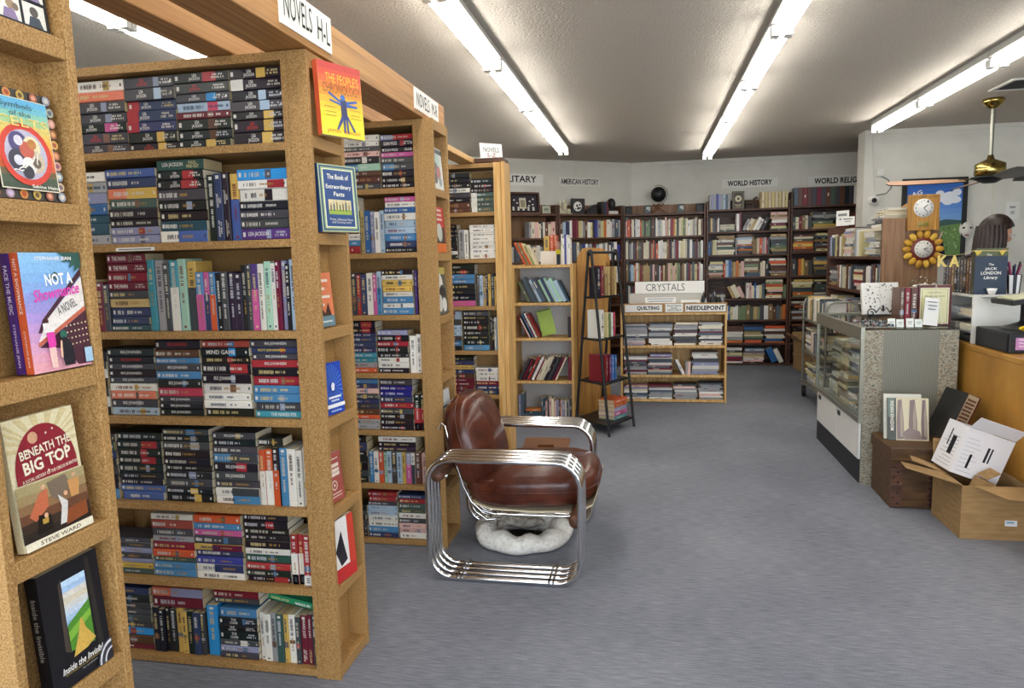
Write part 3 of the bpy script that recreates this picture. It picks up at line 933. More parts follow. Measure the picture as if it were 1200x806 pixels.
def art_symbols(a):
    a.rect(0, 0, 1, 1, '3a3530')
    for i in range(6):
        for u, v in ((0.05 + i * 0.18, 0.955), (0.05 + i * 0.18, 0.045)):
            a.disc(u, v, 0.055, ['c06a3a', 'b89ab0', 'd08a40', 'c8a850', 'a8604a', '9aa0b0'][i]); a.disc(u, v, 0.03, ['e0b070', 'd0c0d8', 'b04a2a', '6a4a20', 'e0a080', 'd8d0c0'][i])
    for i in range(8):
        for u in (0.05, 0.95):
            a.disc(u, 0.14 + i * 0.1, 0.055, ['c8b090', '8a9aa8', 'd09a8a', 'b06a50', 'd0a050', 'a06040', 'c89080', '9aa090'][i]); a.disc(u, 0.14 + i * 0.1, 0.03, ['6a5a70', 'd0d0c0', '8a4a60', 'e0a070', 'a05030', 'd8a060', 'e0b0a0', '5a6070'][i])
    a.rect(0.1, 0.08, 0.9, 0.91, 'e8e0c8')
    a.bands(0.09, 0.9, ['3a4a3a', '41523f', '6a5a3a', 'c85a2e', 'd96f30', 'e0862f', 'e69c38', 'eab04a', 'e8c060', 'dcc870', 'a8c890', '86c4b0', '6ab8cc', '5aaed6'], 0.115, 0.885)
    a.disc(0.49, 0.4, 0.36, 'cf3a2c'); a.disc(0.49, 0.4, 0.29, 'b8b4c8')
    for u, v, r, c in ((0.4, 0.5, 0.13, '4a4478'), (0.58, 0.48, 0.12, 'e4d8b0'), (0.36, 0.34, 0.13, '38384a'), (0.6, 0.34, 0.13, 'c9b8a0'), (0.5, 0.44, 0.1, 'c05a48'), (0.5, 0.3, 0.1, 'e8e4e0'), (0.4, 0.52, 0.06, 'd8d4e0'), (0.58, 0.5, 0.06, 'b87a3a'), (0.36, 0.34, 0.06, 'd8d8e4'), (0.61, 0.33, 0.06, '6a5a4a'), (0.47, 0.24, 0.08, '2f2f3a')):
        a.disc(u, v, r, c)
    for i in range(5):
        a.text('~', 0.34 + 0.07 * i, 0.25 + 0.03 * i, 0.14, 0.02, 'f0ece4', ang=20 * i)
    a.text('Symbols', 0.44, 0.83, 0.44, 0.065, '2a5a70', 0.005)
    a.text('of the', 0.48, 0.765, 0.3, 0.045, '2a5a70', 0.005)
    a.text('CELTS', 0.5, 0.69, 0.7, 0.085, 'f0d27a', 0.0)
    a.text('Sabine Heinz', 0.68, 0.115, 0.4, 0.03, 'f2eee0')


def art_showmance(a):
    a.bands(0, 1, ['e8a8b4', 'e4a6bc', 'dca4c6', 'd0a0cc', 'c29cd2', 'b098d8', 'a09ada', '94a2de', '8aaee4', '88b8ea', '8cc0ee', '92c6f0'])
    a.poly([(0.2, 0.33), (0.28, 0.42), (1, 0.8), (1, 0.86), (0.24, 0.44), (0.14, 0.33)], '4a2a36')
    a.poly([(0.14, 0.27), (0.3, 0.43), (1, 0.79), (1, 0.52), (0.14, 0.25)], 'efe9e4')
    a.poly([(0.12, 0.25), (1, 0.53), (1, 0.49), (0.12, 0.215)], 'c86a52')
    a.poly([(0.14, 0.215), (1, 0.49), (1, 0.02), (0.75, 0.02), (0.55, 0.18), (0.14, 0.21)], '4d2a38')
    for i in range(6):
        for k in range(4):
            a.disc(0.62 + i * 0.065, 0.2 + k * 0.055 + i * 0.004, 0.012, 'f3e2b8')
    a.rect(0.86, 0.03, 1.0, 0.16, 'a8c8e0')
    a.poly([(0.6, 1.0), (1, 1), (1, 0.88), (0.86, 0.83), (0.9, 0.9), (0.78, 0.86), (0.82, 0.92), (0.66, 0.92), (0.74, 0.955)], '2f5a52')
    a.poly([(0.33, 0.86), (0.44, 0.8), (0.52, 0.84), (0.6, 0.81), (0.52, 0.79), (0.6, 0.75), (0.47, 0.78), (0.36, 0.76), (0.43, 0.8)], '3a5a60')
    a.disc(0.27, 0.425, 0.035, '4a2a20')                                             # a dancer in a pink skirt, seen from behind
    a.poly([(0.2, 0.41), (0.36, 0.41), (0.38, 0.33), (0.2, 0.33)], 'f0ece8')
    a.poly([(0.24, 0.33), (0.37, 0.33), (0.38, 0.22), (0.31, 0.18), (0.25, 0.2)], 'e043a8')
    a.poly([(0.25, 0.2), (0.36, 0.2), (0.36, 0.03), (0.26, 0.03)], 'f0c8c0')
    a.disc(0.52, 0.3, 0.06, '2f6a5a')                                                # and another in a black dress
    a.poly([(0.45, 0.26), (0.52, 0.28), (0.62, 0.25), (0.66, 0.16), (0.66, 0.03), (0.48, 0.03), (0.45, 0.12)], '24222a')
    a.poly([(0.42, 0.12), (0.45, 0.25), (0.48, 0.25), (0.46, 0.1)], 'efc0a8')
    a.text('STEPHANIE JEAN', 0.52, 0.945, 0.62, 0.04, 'f4f1ee', 0.02)
    a.text('NOT A', 0.57, 0.775, 0.47, 0.1, 'ffffff', 0.03, 0, 3)
    a.text('Showmance', 0.5, 0.665, 0.8, 0.1, 'e24bb4', 0.02, 0.3, 7)
    a.text('A NOVEL', 0.64, 0.535, 0.36, 0.075, '3a3038', 0.0, 0, 21)


def art_bigtop(a):
    a.rect(0, 0, 1, 1, 'e6dcb8')
    for i in range(12):
        an0, an1 = rad(15 * i + 2), rad(15 * i + 9)
        a.poly([(0.5, 0.72), (min(1, max(0, 0.5 + 0.9 * math.cos(an0))), min(1, 0.72 + 0.3 * math.sin(an0))), (min(1, max(0, 0.5 + 0.9 * math.cos(an1))), min(1, 0.72 + 0.3 * math.sin(an1)))], 'd8c898')
    a.disc(0.5, 0.56, 0.44, '8f2433', 0.36, 26, 0, 180)
    a.rect(0.06, 0.5, 0.94, 0.56, '8f2433')
    a.disc(0.36, 0.83, 0.07, 'd0a080')
    for u, v in ((0.55, 0.84), (0.65, 0.86), (0.25, 0.74), (0.6, 0.64), (0.72, 0.62), (0.5, 0.55), (0.8, 0.7)):
        a.disc(u, v, 0.014, 'e8dcc0')
    a.text('BENEATH THE', 0.51, 0.735, 0.74, 0.07, 'f2ead2', 0.02, 0, 5)
    a.text('BIG TOP', 0.51, 0.63, 0.7, 0.1, 'f2ead2', 0.03, 0, 5)
    a.text('A SOCIAL HISTORY OF THE CIRCUS IN BRITAIN', 0.53, 0.535, 0.82, 0.026, 'f2ead2', 0.01, 0, 4)
    a.bands(0.06, 0.49, ['2c2420', '3a2c24', '6a4632', '8a6a4a', 'a08a62', 'a89a70'], 0.0, 1.0)
    for pts, c in (([(0.12, 0.25), (0.3, 0.4), (0.42, 0.42), (0.4, 0.28), (0.2, 0.2)], 'c06a4a'), ([(0.42, 0.46), (0.7, 0.48), (0.78, 0.36), (0.55, 0.3), (0.46, 0.34)], '7a6a5a'),
                   ([(0.55, 0.34), (0.68, 0.26), (0.62, 0.1), (0.52, 0.1), (0.58, 0.24)], 'd8d4d0'), ([(0.72, 0.42), (0.9, 0.42), (0.86, 0.28), (0.74, 0.28)], 'c8925a'), ([(0.2, 0.1), (0.42, 0.1), (0.4, 0.22), (0.24, 0.24)], '1c1814'),
                   ([(0.66, 0.2), (0.95, 0.22), (0.95, 0.1), (0.6, 0.08)], '8a4a2a'), ([(0.28, 0.16), (0.36, 0.16), (0.37, 0.2), (0.28, 0.2)], 'b09040')):
        a.poly(pts, c)
    for u, v in ((0.36, 0.44), (0.82, 0.45), (0.34, 0.22), (0.66, 0.33)):
        a.disc(u, v, 0.03, 'd8a888')
    a.rect(0, 0, 1, 0.062, 'ece4cc')
    a.text('STEVE WARD', 0.5, 0.03, 0.6, 0.03, '5a4a3a')


def art_invisible(a):
    a.rect(0, 0, 1, 1, '16161c')
    a.poly([(0.26, 0.3), (0.3, 0.86), (0.36, 0.9), (0.36, 0.26)], '4a4038'); a.poly([(0.8, 0.2), (0.77, 0.96), (0.84, 0.97), (0.9, 0.16)], '2c2824')
    for i in range(5):
        a.poly([(0.06 + 0.035 * i, 0.2), (0.07 + 0.035 * i, 0.9), (0.075 + 0.035 * i, 0.9), (0.068 + 0.035 * i, 0.2)], '2a2622')
    a.bands(0.48, 0.87, ['8aaed6', 'a8c4e2', 'c4d4e4', 'd2d4d2', 'd8cfb8', 'dcd8d0', 'a8c6ea', 'c2dcf6'], 0.34, 0.74)
    a.poly([(0.34, 0.28), (0.34, 0.5), (0.74, 0.62), (0.74, 0.24)], '4f8a2e'); a.poly([(0.34, 0.36), (0.34, 0.44), (0.74, 0.54), (0.74, 0.48)], '7fb040')
    a.poly([(0.36, 0.22), (0.5, 0.4), (0.55, 0.5), (0.58, 0.5), (0.62, 0.4), (0.76, 0.27), (0.6, 0.23)], 'cfa850')
    a.text('Inside the Invisible', 0.52, 0.155, 0.74, 0.055, 'f4f2ee', 0.012, 0.3)
    a.text('an introduction to spirit interaction', 0.5, 0.115, 0.62, 0.02, 'c8a850', 0.0)
    a.text('by ambient', 0.6, 0.085, 0.26, 0.02, 'b8b4b0', 0.0)
    for r_, c in ((0.21, '3a3a42'), (0.19, 'd8d8dc'), (0.165, '3a3a42'), (0.12, 'd8d8dc'), (0.1, '2a2a30')):
        a.poly([(1, 0)] + [(1 - r_ * 1.3 * math.cos(rad(q)), r_ * 0.9 * math.sin(rad(q))) for q in range(0, 91, 15)], c)


def art_portraits(a):
    a.rect(0, 0, 1, 1, '1f2228')
    for r_ in range(4):
        for c_ in range(3):
            u, v = 0.04 + c_ * 0.315, 0.03 + r_ * 0.24
            a.rect(u, v, u + 0.28, v + 0.21, 'e6e4dc')
            a.disc(u + 0.14 + 0.02 * ((r_ + c_) % 2), v + 0.135, 0.055, ['6a625c', 'a08a70', '58544e'][(r_ + c_) % 3])
            a.poly([(u + 0.05, v), (u + 0.08, v + 0.09), (u + 0.2, v + 0.09), (u + 0.24, v)], ['5a5a62', '8a7aa0', '3f4a58'][(r_ * 2 + c_) % 3])
            if (r_ + c_) % 2:
                a.disc(u + 0.22, v + 0.12, 0.04, '7a6a5c')


def art_chronology(a):
    a.bands(0, 1, ['f0e23a', 'f2e034', 'f3da30', 'f2d02e', 'f0c22e', 'ecae30', 'e69432', 'df7a36', 'd8643a', 'd0503c', 'c4443e'])
    for p in ([(0.47, 0.24), (0.47, 0.52), (0.6, 0.52), (0.62, 0.24)],):
        a.poly(p, '28305a')
    a.disc(0.53, 0.545, 0.055, '2f66b0')                       # a plain standing figure, arms and legs spread
    for p in ([(0.48, 0.5), (0.22, 0.6), (0.2, 0.57), (0.48, 0.46)], [(0.6, 0.5), (0.86, 0.54), (0.87, 0.51), (0.6, 0.46)], [(0.48, 0.46), (0.22, 0.5), (0.22, 0.475), (0.48, 0.43)], [(0.6, 0.47), (0.86, 0.46), (0.86, 0.43), (0.6, 0.42)]):
        a.poly(p, '2f5aa6')
    for p in ([(0.48, 0.3), (0.34, 0.1), (0.38, 0.09), (0.54, 0.28)], [(0.5, 0.28), (0.5, 0.06), (0.54, 0.06), (0.55, 0.28)], [(0.56, 0.28), (0.58, 0.06), (0.62, 0.06), (0.61, 0.28)], [(0.58, 0.3), (0.74, 0.08), (0.78, 0.1), (0.62, 0.3)]):
        a.poly(p, '2a3c80')
    a.text('THE PEOPLE\'S', 0.54, 0.79, 0.76, 0.13, 'e8c23a', 0.0)
    a.text('CHRONOLOGY', 0.52, 0.65, 0.88, 0.13, '8a5a20', 0.0)
    for v in (0.39, 0.32, 0.27):
        a.rect(0.1, v, 0.34, v + 0.008, '9a8030'); a.rect(0.68, v, 0.92, v + 0.008, '9a8030')
    a.text('JAMES TRAGER', 0.5, 0.06, 0.8, 0.06, 'c8702a', 0.0)


def art_facts(a):
    a.rect(0, 0, 1, 1, 'a8b48a'); a.rect(0.03, 0.02, 0.97, 0.98, '2f4f7a'); a.rect(0.07, 0.045, 0.93, 0.955, '9aac78'); a.rect(0.1, 0.065, 0.9, 0.935, 'dfe4c4')
    a.rect(0.125, 0.08, 0.875, 0.92, '2b4a80')
    a.text('The Book of', 0.5, 0.82, 0.56, 0.075, 'f0eedc')
    a.text('Extraordinary', 0.5, 0.665, 0.66, 0.08, 'f0eedc')
    a.text('Facts', 0.5, 0.565, 0.28, 0.065, 'f0eedc')
    a.rect(0.2, 0.26, 0.8, 0.48, 'd2c8a0'); a.rect(0.2, 0.26, 0.8, 0.33, '98b04a')
    for i in range(7):
        a.rect(0.24 + 0.078 * i, 0.31, 0.275 + 0.078 * i, 0.4 + 0.02 * (i % 3), ['6a5a40', '3a4a5a', '8a7a50', '5a6a3a'][i % 4]); a.disc(0.257 + 0.078 * i, 0.42 + 0.02 * (i % 3), 0.02, 'c8a880')
    a.text('Trivia, Obscure Facts\nand Curious Lore', 0.5, 0.165, 0.62, 0.075, 'e8e4d0', 0.0)


def art_orange(a):
    a.rect(0, 0.2, 1, 1, 'e08058'); a.rect(0, 0, 1, 0.2, '6a8a94')
    for i, s in enumerate(('WHERE', 'THE', 'WILD', 'IS')):
        a.rect(0.1, 0.83 - 0.15 * i, 0.1 + [0.7, 0.5, 0.75, 0.4][i], 0.88 - 0.15 * i, 'f0ded0')
    a.poly([(0.2, 0.2), (0.3, 0.4), (0.5, 0.24), (0.7, 0.44), (0.85, 0.2)], '4a3028'); a.disc(0.36, 0.4, 0.06, '3a2a28')
    a.rect(0.2, 0.08, 0.85, 0.11, 'cfd8d8')


def art_blue(a):
    a.rect(0, 0, 1, 1, '2348b0')
    for i in range(28):
        an = rad(i * 360 / 28)
        a.poly([(0.5, 0.52), (0.5 + 0.48 * math.cos(an), 0.52 + 0.45 * math.sin(an)), (0.5 + 0.48 * math.cos(an + 0.07), 0.52 + 0.45 * math.sin(an + 0.07))], '5a86d8')
    a.disc(0.5, 0.52, 0.16, '1e3f9e'); a.poly([(0.44, 0.46), (0.56, 0.46), (0.6, 0.58), (0.5, 0.62), (0.42, 0.56)], 'e8ecf4')
    a.rect(0.25, 0.31, 0.85, 0.35, 'e8ecf4')
    a.rect(0.36, 0.25, 0.74, 0.28, 'c8d4ee'); a.rect(0, 0.13, 1, 0.2, 'f0f0f0'); a.rect(0.3, 0.05, 0.8, 0.08, '9ab0e0')


def art_brick(a):
    a.rect(0, 0, 1, 1, 'a45048')
    for v in (0.86, 0.7, 0.6, 0.52, 0.16, 0.1):
        a.rect(0.15, v, 0.85, v + (0.07 if 0.5 < v < 0.75 else 0.02), 'e8d8cc')
    a.disc(0.5, 0.34, 0.16, 'e8d8cc'); a.disc(0.5, 0.34, 0.12, 'a45048'); a.disc(0.5, 0.34, 0.05, 'e8d8cc')


def art_redwhite(a):
    a.rect(0, 0, 1, 1, 'e9e6e2'); a.rect(0, 0, 1, 0.22, 'c02a2a'); a.rect(0.7, 0.2, 1, 1, 'c8402e'); a.poly([(0.1, 0.5), (0.4, 0.8), (0.6, 0.3), (0.3, 0.24)], '26222a')


def art_mag(a):
    a.rect(0, 0, 1, 1, 'd9dcd6'); a.rect(0, 0.86, 1, 0.97, '3a4a50')
    for u, v, r_, c in ((0.5, 0.6, 0.3, 'a8c4c0'), (0.4, 0.5, 0.16, '5a6a70'), (0.6, 0.4, 0.2, 'b06a60'), (0.3, 0.25, 0.15, '48505a'), (0.7, 0.2, 0.14, '8a9a98')):
        a.disc(u, v, r_, c)


def art_redphoto(a):
    a.rect(0, 0, 1, 1, 'c8322e'); a.rect(0, 0, 1, 0.2, 'd9702e'); a.rect(0.1, 0.2, 0.95, 0.55, '3a342e'); a.disc(0.5, 0.44, 0.24, 'c8c8c0')
    for v in (0.9, 0.8, 0.7):
        a.rect(0.15, v, 0.8, v + 0.05, 'e8c8c0')


def art_bw(a):
    a.rect(0, 0, 1, 1, '5a5c54'); a.rect(0, 0.85, 1, 1, 'b8a858')
    for u, v, r_, c in ((0.4, 0.65, 0.3, 'd8d8d0'), (0.6, 0.4, 0.3, '2a2a28'), (0.3, 0.25, 0.24, 'c8c8c0'), (0.7, 0.2, 0.2, 'e0e0d8')):
        a.disc(u, v, r_, c)


def art_paper(a):
    a.rect(0, 0, 1, 1, 'dfe4e6'); a.rect(0.2, 0.55, 0.7, 0.62, '4a6a8a'); a.rect(0.2, 0.46, 0.6, 0.5, '6a7a8a')


def rack_book(y0, z0, W, H, T, art, label, xb=-1.1285, yaw=0.0, lean=5.0, **kw):
    """stands on a rack shelf of a case end: near (spine) edge at y0, leaning back"""
    # front face offset so that the leaning book's back edge touches the rack's back
    M = Matrix.Translation((xb, y0, z0 + T * math.sin(rad(lean)))) @ FX @ Matrix.Rotation(rad(yaw), 4, 'Z') @ Matrix.Rotation(rad(-lean), 4, 'X')
    return cover_book(kw.pop('name', 'face_out_book'), M, W, H, T, art, label, 'book', group='face-out books on the rack ends', **kw)


# on the nearest case end
rack_book(1.012, 1.877, 0.165, 0.188, 0.02, art_portraits, 'dark face-out book with a grid of portraits, topmost on the nearest rack', xb=-1.079, base='1f2228')
rack_book(1.018, 1.575, 0.15, 0.192, 0.014, art_symbols, 'face-out book Symbols of the Celts with a round red emblem', xb=-1.075, base='3a3530')
rack_book(1.054, 1.2675, 0.132, 0.215, 0.016, art_showmance, 'pink and blue face-out novel NOT A Showmance', xb=-1.066, lean=3, base='d0a0c0', spine='c4552f',
          spine_text=[('NOT A SHOWMANCE', 0.5, 0.95, 0.4, 'f0d8c8'), ('STEPHANIE JEAN', 0.06, 0.36, 0.3, 'e8c0b0')])
rack_book(1.052, 1.2675, 0.132, 0.214, 0.017, None, 'purple FACE THE MUSIC paperback behind NOT A Showmance', xb=-1.0835, lean=3, base='4a2870', spine='4a2a72',
          spine_text=[('FACE THE MUSIC', 0.5, 0.9, 0.45, 'e4dcf0'), ('STEPHANIE JEAN', 0.06, 0.42, 0.36, 'd8c8e8')])
rack_book(1.002, 0.9575, 0.152, 0.235, 0.014, art_bigtop, 'cream and red face-out book BENEATH THE BIG TOP', xb=-1.073, lean=5, base='e6dcb8', spine='e0d4ac')
rack_book(1.022, 0.6745, 0.14, 0.228, 0.026, art_invisible, 'black face-out paperback Inside the Invisible with a doorway picture', xb=-1.062, lean=4, base='16161c', spine='101014',
          spine_text=[('Inside the Invisible', 0.3, 0.82, 0.4, '8a8478')])
rack_book(1.03, 0.3625, 0.14, 0.2, 0.014, art_paper, 'pale face-out book lowest on the nearest rack, mostly cropped away', xb=-1.08, base='dfe4e6')
# on the end of the H-L case
rack_book(2.189, 1.866, 0.185, 0.235, 0.02, art_chronology, 'yellow and red THE PEOPLE\'S CHRONOLOGY book on the rack under NOVELS H-L', xb=-1.031, yaw=-24, lean=3, base='e0b030', spine='d05a3a')
rack_book(2.193, 1.555, 0.165, 0.222, 0.028, art_facts, 'blue hardback The Book of Extraordinary Facts on the rack', xb=-1.05, yaw=-24, lean=3, base='2f4f7a', spine='2a4876')
rack_book(2.2, 1.235, 0.115, 0.185, 0.018, art_orange, 'orange face-out paperback on the rack below The Book of Extraordinary Facts', xb=-1.092, yaw=-6, lean=4, base='e08058')
rack_book(2.2, 0.93, 0.115, 0.18, 0.015, art_blue, 'blue sunburst face-out paperback on the H-L rack', xb=-1.085, yaw=-12, lean=4, base='2348b0')
rack_book(2.2, 0.613, 0.11, 0.175, 0.015, art_brick, 'brick red face-out paperback on the H-L rack', xb=-1.092, yaw=-8, base='a45048')
rack_book(2.2, 0.328, 0.13, 0.225, 0.02, art_redwhite, 'red and white paperback tilted on the lowest H-L rack shelf', xb=-1.075, yaw=-10, lean=3, base='c8402e', spine='8a2a44')
# on the end of the M-R case
XR3 = -1.083
for y0, z0, W, H, T, art, lab, b in ((3.36, 1.803, 0.13, 0.2, 0.015, art_mag, 'pale pictorial paperback topmost on the M-R rack', 'd9dcd6'), (3.36, 1.493, 0.14, 0.225, 0.016, art_redphoto, 'red paperback with a photo on the M-R rack', 'c8322e'),
                                  (3.36, 1.183, 0.13, 0.235, 0.016, art_bw, 'black-and-white paperback on the M-R rack', '5a5c54'), (3.37, 0.593, 0.12, 0.2, 0.01, art_paper, 'white booklet on the M-R rack above the chair back', 'dfe4e6')):
    rack_book(y0 - 0.013, z0, W + 0.05, H, T, art, lab, xb=XR3 + 0.066, lean=4, base=b)
# the green hardback that slumps across the bottom shelf
M_ = Matrix.Translation((-1.3385, 2.192, 0.2675)) @ Matrix.Rotation(rad(10.5), 4, 'Y') @ Matrix.Translation((0.178, 0, 0)) @ Matrix(((0, 0, -1, 0), (0, 1, 0, 0), (1, 0, 0, 0), (0, 0, 0, 1)))
a_ = MB()
t_, H_, D_ = 0.028, 0.178, 0.12
a_.box(0, t_, 0, 0.0024, 0, H_, C('2a8a5e')); a_.box(0, 0.0024, 0, D_, 0, H_, C('2a8a5e')); a_.box(t_ - 0.0024, t_, 0, D_, 0, H_, C('2f8a62'))
a_.text('RACHEL JOYCE', (t_ * 0.36, -0.0004, H_ * 0.74), (0, 0, -1), (1, 0, 0), H_ * 0.38, t_ * 0.36, C('e6dc9a'), bold=0.02)
a_.text('HAROLD FRY', (t_ * 0.36, -0.0004, H_ * 0.24), (0, 0, -1), (1, 0, 0), H_ * 0.34, t_ * 0.36, C('f0f0e8'), bold=0.02)
o = a_.build('hardback_novel', 'cover')
tag(o, 'green hardback slumped across the upright books, bottom shelf, NOVELS H-L case', 'hardback')
o.matrix_world = M_
p_ = MB()
p_.box(0.0026, t_ - 0.0026, 0.0028, D_ - 0.004, 0.003, H_ - 0.003, C('d9cfb4'))
p_.build('page_block', 'page', o)
# ---------------------------------------------------------------- dark bookcases along the back of the shop
def frame(o_, right):
    """case frame: local x to the viewer's right, y away from the viewer"""
    r_ = Vector(right).normalized()
    y_ = Vector((0, 0, 1)).cross(r_)
    return Matrix(((r_.x, y_.x, 0, o_[0]), (r_.y, y_.y, 0, o_[1]), (0, 0, 1, o_[2]), (0, 0, 0, 1)))


def wood_case(name, Mc, x0, x1, yf, yb, tops, ztop, label, mat, group=None, back=True, tray=None, th=0.022, backmat=None):
    root = bpy.data.objects.new(name, None)
    root.empty_display_size = 0.05
    root.matrix_world = Mc @ Matrix.Translation(((x0 + x1) / 2, yf, 0))
    COL.objects.link(root)
    tag(root, label, 'bookcase', group)
    cx = (x0 + x1) / 2

    def board(nm, a, m_=mat):
        b_ = MB()
        b_.box(a[0] - cx, a[1] - cx, a[2] - yf, a[3] - yf, a[4], a[5])
        return b_.build(nm, m_, root, bevel=0.0015)
    board('side_panel', (x0, x0 + th, yf, yb, 0, ztop))
    board('side_panel', (x1 - th, x1, yf, yb, 0, ztop))
    if back:
        board('back_panel', (x0 + th + .0005, x1 - th - .0005, yb - 0.012, yb, 0, ztop if tray is None else tray + 0.13), backmat or mat)
    for z in tops:
        board('shelf', (x0 + th + 0.0005, x1 - th - 0.0005, yf + 0.003, yb - 0.0125, z - 0.024, z))
    return root


def fill_shelf(kind, Mc, x0, x1, z0, zmax, yf, segs, pal, rng, case, si, group, D0=0.17, detail=False):
    """segs: (type, number, share of the width, height fraction); counted from the case's far end of the row"""
    tw = sum(s[2] for s in segs)
    x = x0 + 0.003
    W = x1 - x0 - 0.006
    ns = sum(1 for s in segs if s[0] == 'S'); nu = sum(1 for s in segs if s[0] in 'UL')
    cs = cu = 0
    hh = zmax - z0 - 0.006
    noun = CATS[kind]
    for ty, n, sh, hf in segs:
        w = W * sh / tw
        if ty == 'S':
            cs += 1
            tot = [rng.uniform(0.6, 1.4) for _ in range(n)]
            z = z0 + 0.0008
            for i in range(n):
                t = hh * hf * tot[i] / sum(tot) - 0.0006
                H = min(w - 0.004, 0.3) * rng.uniform(0.84, 1.0)
                tk = rng.choice(pal)
                M = Mc @ Matrix.Translation((x + (w + H) / 2 + rng.uniform(-1, 1) * (w - 0.003 - H) * 0.48, yf + 0.006 + abs(rng.gauss(0, 0.012)), z)) @ Matrix(((0, 0, -1, 0), (0, 1, 0, 0), (1, 0, 0, 0), (0, 0, 0, 1)))
                book(kind, M, t, H, min(D0, H * 0.75), tk, rng.random(), '%s %s %s from bottom, %s stack of %s shelf, %s' % (tok_name(tk), noun, nth(i + 1), nth(cs), nth(si + 1), case), group, None, False, detail)
                z += t + 0.0006
        elif ty in 'UL':
            cu += 1
            tot = [rng.uniform(0.6, 1.4) for _ in range(n)]
            lean = rng.choice((-1, 1)) * rad(26) if ty == 'L' else 0
            if hf < 0:
                lean, hf = -abs(lean), -hf
            elif ty == 'L':
                lean = abs(lean)
            H0 = hh * hf
            span = H0 * abs(math.sin(lean))
            wu = (w - span) * (math.cos(lean) if lean else 1)
            xx = x + (span if lean < 0 else 0)
            for i in range(n):
                t = wu * tot[i] / sum(tot) - 0.0007
                if t < 0.003:
                    t = 0.003
                H = H0 * rng.uniform(0.8, 1.0)
                tk = rng.choice(pal)
                yo = yf + 0.006 + abs(rng.gauss(0, 0.007))
                if lean > 0:        # heads fall to the right: the book pivots on its lower right corner
                    M = Mc @ Matrix.Translation((xx + (t / math.cos(lean)), yo, z0 + 0.001)) @ Matrix.Rotation(lean, 4, 'Y') @ Matrix.Translation((-t, 0, 0))
                    step = (t + 0.0007) / math.cos(lean)
                elif lean < 0:
                    M = Mc @ Matrix.Translation((xx, yo, z0 + 0.001)) @ Matrix.Rotation(lean, 4, 'Y')
                    step = (t + 0.0007) / math.cos(lean)
                else:
                    M = Mc @ Matrix.Translation((xx, yo, z0 + 0.001))
                    step = t + 0.0007
                book(kind, M, t, H, min(D0, H * 0.72), tk, rng.random(), '%s %s %s in %s upright run of %s shelf, %s' % (tok_name(tk), noun, nth(i + 1), nth(cu), nth(si + 1), case), group, None, False, detail)
                xx += step
        x += w


HIST = 'W w l S U f R2 k K n h e t w l j D e U k w t j S p A B2 O M w'.split()
PALE = 'W w j l t S A p w j l R2 k U n h'.split()
Mw = Matrix.Translation((0, 0, 0))
TOPS_M = [2.0, 1.703, 1.413, 1.12, 0.83, 0.55, 0.29, 0.03]
TOPS_H = [2.02, 1.737, 1.442, 1.155, 0.875, 0.60, 0.295, 0.03]
TOPS_R = [2.03, 1.74, 1.46, 1.16, 0.885, 0.6, 0.3, 0.03]
wood_case('bookcase', Mw, -0.325, 0.725, 9.55, 9.885, TOPS_M, 2.115, 'dark bookcase at the back with a black globe on top', 'dark', 'dark bookcases along the back', tray=2.0, backmat='board')
wood_case('bookcase', Mw, 0.735, 1.755, 9.55, 9.885, TOPS_H, 2.11, 'dark bookcase under the WORLD HISTORY sign', 'dark', 'dark bookcases along the back', tray=2.02, backmat='dark')
wood_case('bookcase', Mw, 1.765, 2.62, 9.55, 9.885, TOPS_R, 2.21, 'dark bookcase under the WORLD RELIGION sign', 'dark', 'dark bookcases along the back')
Md = frame(CORNER, -DIAG)
wood_case('bookcase', Md, -1.285, -0.335, -0.3, -0.012, TOPS_M, 2.11, 'dark bookcase under the AMERICAN HISTORY sign', 'dark', 'dark bookcases along the back', tray=2.0, backmat='board')
wood_case('bookcase', Md, -2.255, -1.297, -0.3, -0.012, TOPS_M, 2.11, 'dark bookcase under the MILITARY sign, partly hidden by the pale-posted case', 'dark', 'dark bookcases along the back', tray=2.0, backmat='board')

PL = {1: [('U', 38, 1, .92)], 2: [('U', 40, 1, .95)], 3: [('U', 38, 1, .92)], 4: [('U', 24, .7, .9), ('S', 7, .3, .8)], 5: [('U', 20, .6, .9), ('S', 6, .4, .8)]}
for si, segs in PL.items():
    fill_shelf('hardback_book', Mw, -0.3, 0.70, TOPS_M[si], TOPS_M[si - 1] - 0.024, 9.555, segs, HIST + PALE, random.Random(si * 7 + 1), 'globe-topped case', si, 'hardbacks in the globe-topped case')
PLH = {1: [('U', 5, .13, .72), ('S', 5, .2, .36), ('U', 2, .06, .95), ('L', 6, .33, .72), ('S', 8, .2, .9)],
       2: [('U', 4, .1, .8), ('S', 8, .22, .92), ('U', 1, .02, .92), ('S', 10, .18, .97), ('U', 8, .2, .86), ('S', 8, .2, .93)],
       3: [('S', 7, .18, .78), ('U', 8, .24, .85), ('S', 7, .18, .9), ('U', 3, .1, .82), ('S', 7, .2, .88)],
       4: [('S', 3, .2, .3), ('L', 3, .22, -.75), ('U', 7, .2, .8), ('S', 8, .2, .95), ('U', 1, .03, .8)],
       5: [('S', 8, .14, .7), ('U', 20, .8, .8)],
       6: [('S', 7, .15, .8), ('S', 6, .2, .8), ('S', 8, .2, .88), ('S', 7, .2, .8)],
       7: [('S', 6, .14, .8), ('S', 7, .22, .85), ('S', 8, .22, .8), ('L', 2, .2, -.9)]}
for si, segs in PLH.items():
    fill_shelf('hardback_book', Mw, 0.757, 1.733, TOPS_H[si], TOPS_H[si - 1] - 0.024, 9.555, segs, HIST, random.Random(si * 11 + 5), 'WORLD HISTORY case', si, 'hardbacks in the WORLD HISTORY case')
